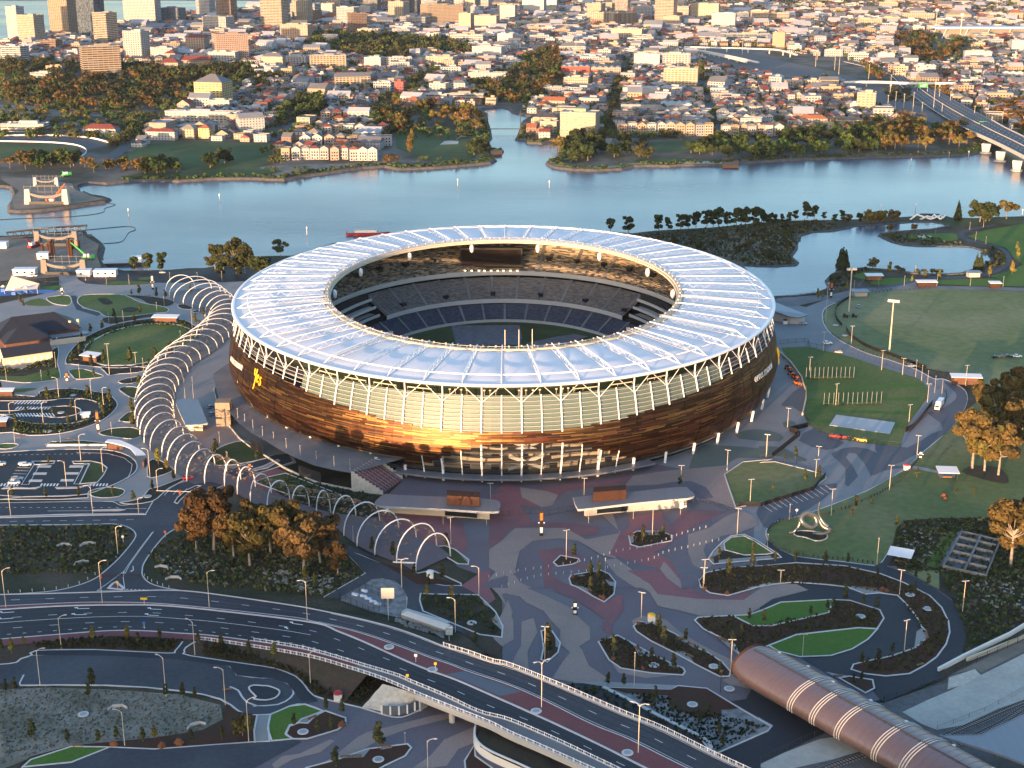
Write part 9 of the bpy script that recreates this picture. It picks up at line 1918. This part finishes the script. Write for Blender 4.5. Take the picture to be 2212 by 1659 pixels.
# ================================================================ LABELS: each thing is told apart by the landmark it stands at
LAND=[(975,745,'the goal posts'),(1165,1130,'the black plaza totem'),(1242,1312,'the lower plaza totem'),(940,1090,'pavilion A'),(1370,1075,'pavilion B'),(415,905,'pavilion E'),(1755,1140,'the ribbon sculpture'),(790,1290,'the fenced pen'),(915,1345,'the long shed'),(855,1510,'the stone slope'),(1700,1500,'the station vault'),(2095,1195,'the treatment basin'),(2045,1020,'the picnic shelter'),(1945,1195,'the white roofed shelter'),(2030,885,'the box truck'),(1850,870,'the lower practice nets'),(1795,815,'the upper practice nets'),(1860,915,'the pitch cover'),(1665,1045,'the wedge lawn'),(1575,1180,'the triangular lawn'),(1750,1320,'the upper crescent lawn'),(1790,1385,'the lower crescent lawn'),(1310,1420,'the teardrop bed'),(1190,1395,'the narrow bed'),(1280,1260,'the diamond bed'),(1220,1210,'the small triangle bed'),(1405,1160,'the five sided bed'),(1430,1520,'the gravel bed'),(560,1500,'the teardrop traffic island'),(250,1265,'the triangular island'),(360,1120,'the road junction'),(250,960,'the bus canopy'),(130,880,'the left parking loop'),(110,1020,'the left car park'),(300,740,'the oval lawn'),(250,650,'the upper left lawn'),(90,690,'the tavern'),(50,760,'the annex hall'),(45,620,'the shade sail'),(130,525,'the near bridge pier'),(110,430,'the promontory pier'),(225,560,'the barge'),(60,1620,'the lower left lawn'),(640,1560,'the curved green lawn'),(190,1560,'the grey basin'),(950,1180,'the walkway end'),(700,1120,'the middle arches'),(400,790,'the left arches'),(430,640,'the first arches'),(560,1150,'the gum bank'),(2120,780,'the black cars'),(1930,700,'the right floodlight'),(1835,630,'the left floodlight'),(1720,590,'the lake mouth'),(2060,560,'the lake path bend'),(1820,590,'the conical pair'),(1900,475,'the orange lake trees'),(1560,480,'the riverside row'),(2000,470,'the lake pavilion'),(640,800,'the terrace'),(760,1010,'the grand stair'),(1940,1250,'the crescent bed'),(480,1340,'the avenue bend'),(1130,1540,'the bridge railing'),(900,1620,'the bottom bed'),(1090,1620,'the white retaining wall'),(1700,850,'the orange machines'),(1690,690,'the wedge pavilion'),(2080,820,'the service shed'),(1800,960,'the red tractors'),
(1265,275,'the curved waterfront flats'),(1090,275,'the cove footbridge'),(735,320,'the waterside row houses'),(990,270,'the big golden trees'),(985,310,'green point'),(885,310,'the tall poplar'),(480,215,'the golden apartment tower'),(430,250,'the long white terrace'),(435,285,'the orange roofed house'),(210,140,'the broad tan hotel'),(295,100,'the white apartment tower'),(350,140,'the red roofed school'),(90,300,'the trotting track'),(40,270,'the grandstand'),(370,325,'the riverside lawn'),(480,345,'the big dark fig'),(800,200,'the red cornered office'),(680,150,'the arched white flats'),(920,140,'the long white apartments'),(1040,200,'the cove head'),(1180,130,'the factory hall'),(1300,150,'the very long white hall'),(1470,175,'the large gold lit block'),(1390,215,'the white warehouse'),(1460,230,'the ribbed warehouse'),(1365,45,'the finned office'),(1370,75,'the gold lit cream flats'),(1600,30,'the large cream flats'),(1870,215,'the seven storey flats'),(1790,255,'the orange roofed villas'),(1920,130,'the white box hall'),(1985,180,'the long overpass'),(2125,265,'the large green sign'),(2130,80,'the small stadium'),(1770,90,'the round cornered block'),(1640,80,'the glass office'),(1500,95,'the rail yard'),(1430,290,'the river town houses'),(1250,310,'the river point figs'),(1900,310,'the orange riverside belt'),(2160,320,'the river bridge'),(1060,40,'the tan hospital'),(850,35,'the brown gridded office'),(620,90,'the pinkish flats'),(100,60,'the left hotels'),(760,65,'the city park'),(640,280,'the dark tree belt'),(560,230,'the upper terrace row')]
VERB=None
def where(u,v):
 best=sorted(((u-a)**2+((v-c)*1.5)**2,a,c,n)for a,c,n in LAND)[0];dx,dy=u-best[1],v-best[2]
 if math.sqrt(best[0])<14:return 'at',best[3],best[0]
 if abs(dx)>abs(dy)*1.4:w_='left of' if dx<0 else 'right of'
 else:w_='behind' if dy<0 else 'in front of'
 return w_,best[3],best[0]
ORD=['','nearest','second nearest','third nearest','fourth nearest','fifth nearest','sixth nearest','seventh nearest','eighth nearest','ninth nearest','tenth nearest','eleventh nearest','twelfth nearest']
buckets={}
bpy.context.view_layer.update()
for o,ds,exact,pos in REG:
 if exact:continue
 P=o.matrix_world.translation;u,v=proj(P);r_,n_,d_=where(u,v);buckets.setdefault((ds,r_,n_),[]).append((d_,o))
def second(o):
 u,v=proj(o.matrix_world.translation);q=sorted(((u-a)**2+((v-c)*1.5)**2,n)for a,c,n in LAND);return q[1][1]
for key in[k for k,L in buckets.items()if len(L)>5]:
 L=buckets.pop(key)
 for d_,o in L:buckets.setdefault((key[0],'between '+key[2]+' and',second(o)),[]).append((d_,o))
for(ds,r_,n_),L in buckets.items():
 L.sort(key=lambda q:q[0]);ds=ds.rstrip(',')
 for k,(d_,o)in enumerate(L):
  if len(L)==1:lab='%s %s %s'%(ds,r_,n_)
  elif k==len(L)-1 and k>0:lab='%s %s %s, farthest'%(ds,r_,n_)
  elif k<12:lab='%s %s %s, %s'%(ds,r_,n_,ORD[k+1])
  else:lab='%s %s %s, number %d away'%(ds,r_,n_,k+1)
  if len(lab.split())>16:lab=' '.join(q for q in lab.split()if q not in('the','a'))
  o['label']=lab
labs={}
for o,_,_,_ in REG:labs.setdefault(o['label'],[]).append(o)
print('things',len(REG),'dups',{k:len(v)for k,v in labs.items()if len(v)>1},'long',[o['label']for o,_,_,_ in REG if not 4<=len(o['label'].split())<=16][:8])
# ================================================================ camera, light
cam=bpy.data.cameras.new('camera');co=bpy.data.objects.new('camera',cam);COL.link(co);sc.camera=co
co.location=(0,0,H);co.rotation_euler=(rad(90-18),0,0)
cam.sensor_fit='HORIZONTAL';cam.sensor_width=36;cam.lens=36*F/2212;cam.clip_start=1;cam.clip_end=30000
SUN_EL,SUN_AZ=3.2,27.0
w=bpy.data.worlds.new('World');sc.world=w;w.use_nodes=True;nt=w.node_tree
bg=nt.nodes['Background'];sky=nt.nodes.new('ShaderNodeTexSky');sky.sky_type='NISHITA';sky.sun_disc=False
sky.sun_elevation=rad(SUN_EL);sky.sun_rotation=rad(180+SUN_AZ);sky.air_density=1.0;sky.dust_density=2.3;sky.ozone_density=2.3;sky.altitude=100
nt.links.new(sky.outputs[0],bg.inputs[0]);bg.inputs[1].default_value=.15
sun=bpy.data.lights.new('sun','SUN');so=bpy.data.objects.new('sun',sun);COL.link(so)
sun.energy=2.0;sun.angle=rad(.5);sun.color=(1,.6,.32)
to_sun=Vector((-math.sin(rad(SUN_AZ))*math.cos(rad(SUN_EL)),-math.cos(rad(SUN_AZ))*math.cos(rad(SUN_EL)),math.sin(rad(SUN_EL))))
so.rotation_euler=to_sun.to_track_quat('Z','Y').to_euler();so.location=(-300,-600,300)
vs=sc.view_settings;vs.view_transform='Standard';vs.look='None';vs.gamma=1;vs.use_curve_mapping=False
vs.exposure=2.95
# ---- the evening air
b=MB();b.box((0,6500,-6.5),(18600,15800,262));hz_=struct(b.build('haze',[]),'stuff')
m_=bpy.data.materials.new('haze_air');m_.use_nodes=True;nt=m_.node_tree;nt.nodes.clear();ou=nt.nodes.new('ShaderNodeOutputMaterial');pv=nt.nodes.new('ShaderNodeVolumePrincipled')
pv.inputs['Color'].default_value=(.72,.82,1,1);pv.inputs['Density'].default_value=.000009;pv.inputs['Anisotropy'].default_value=.0
nt.links.new(pv.outputs[0],ou.inputs['Volume']);hz_.data.materials.clear();hz_.data.materials.append(m_);hz_['label']='thin evening haze over river and city';hz_['category']='haze'
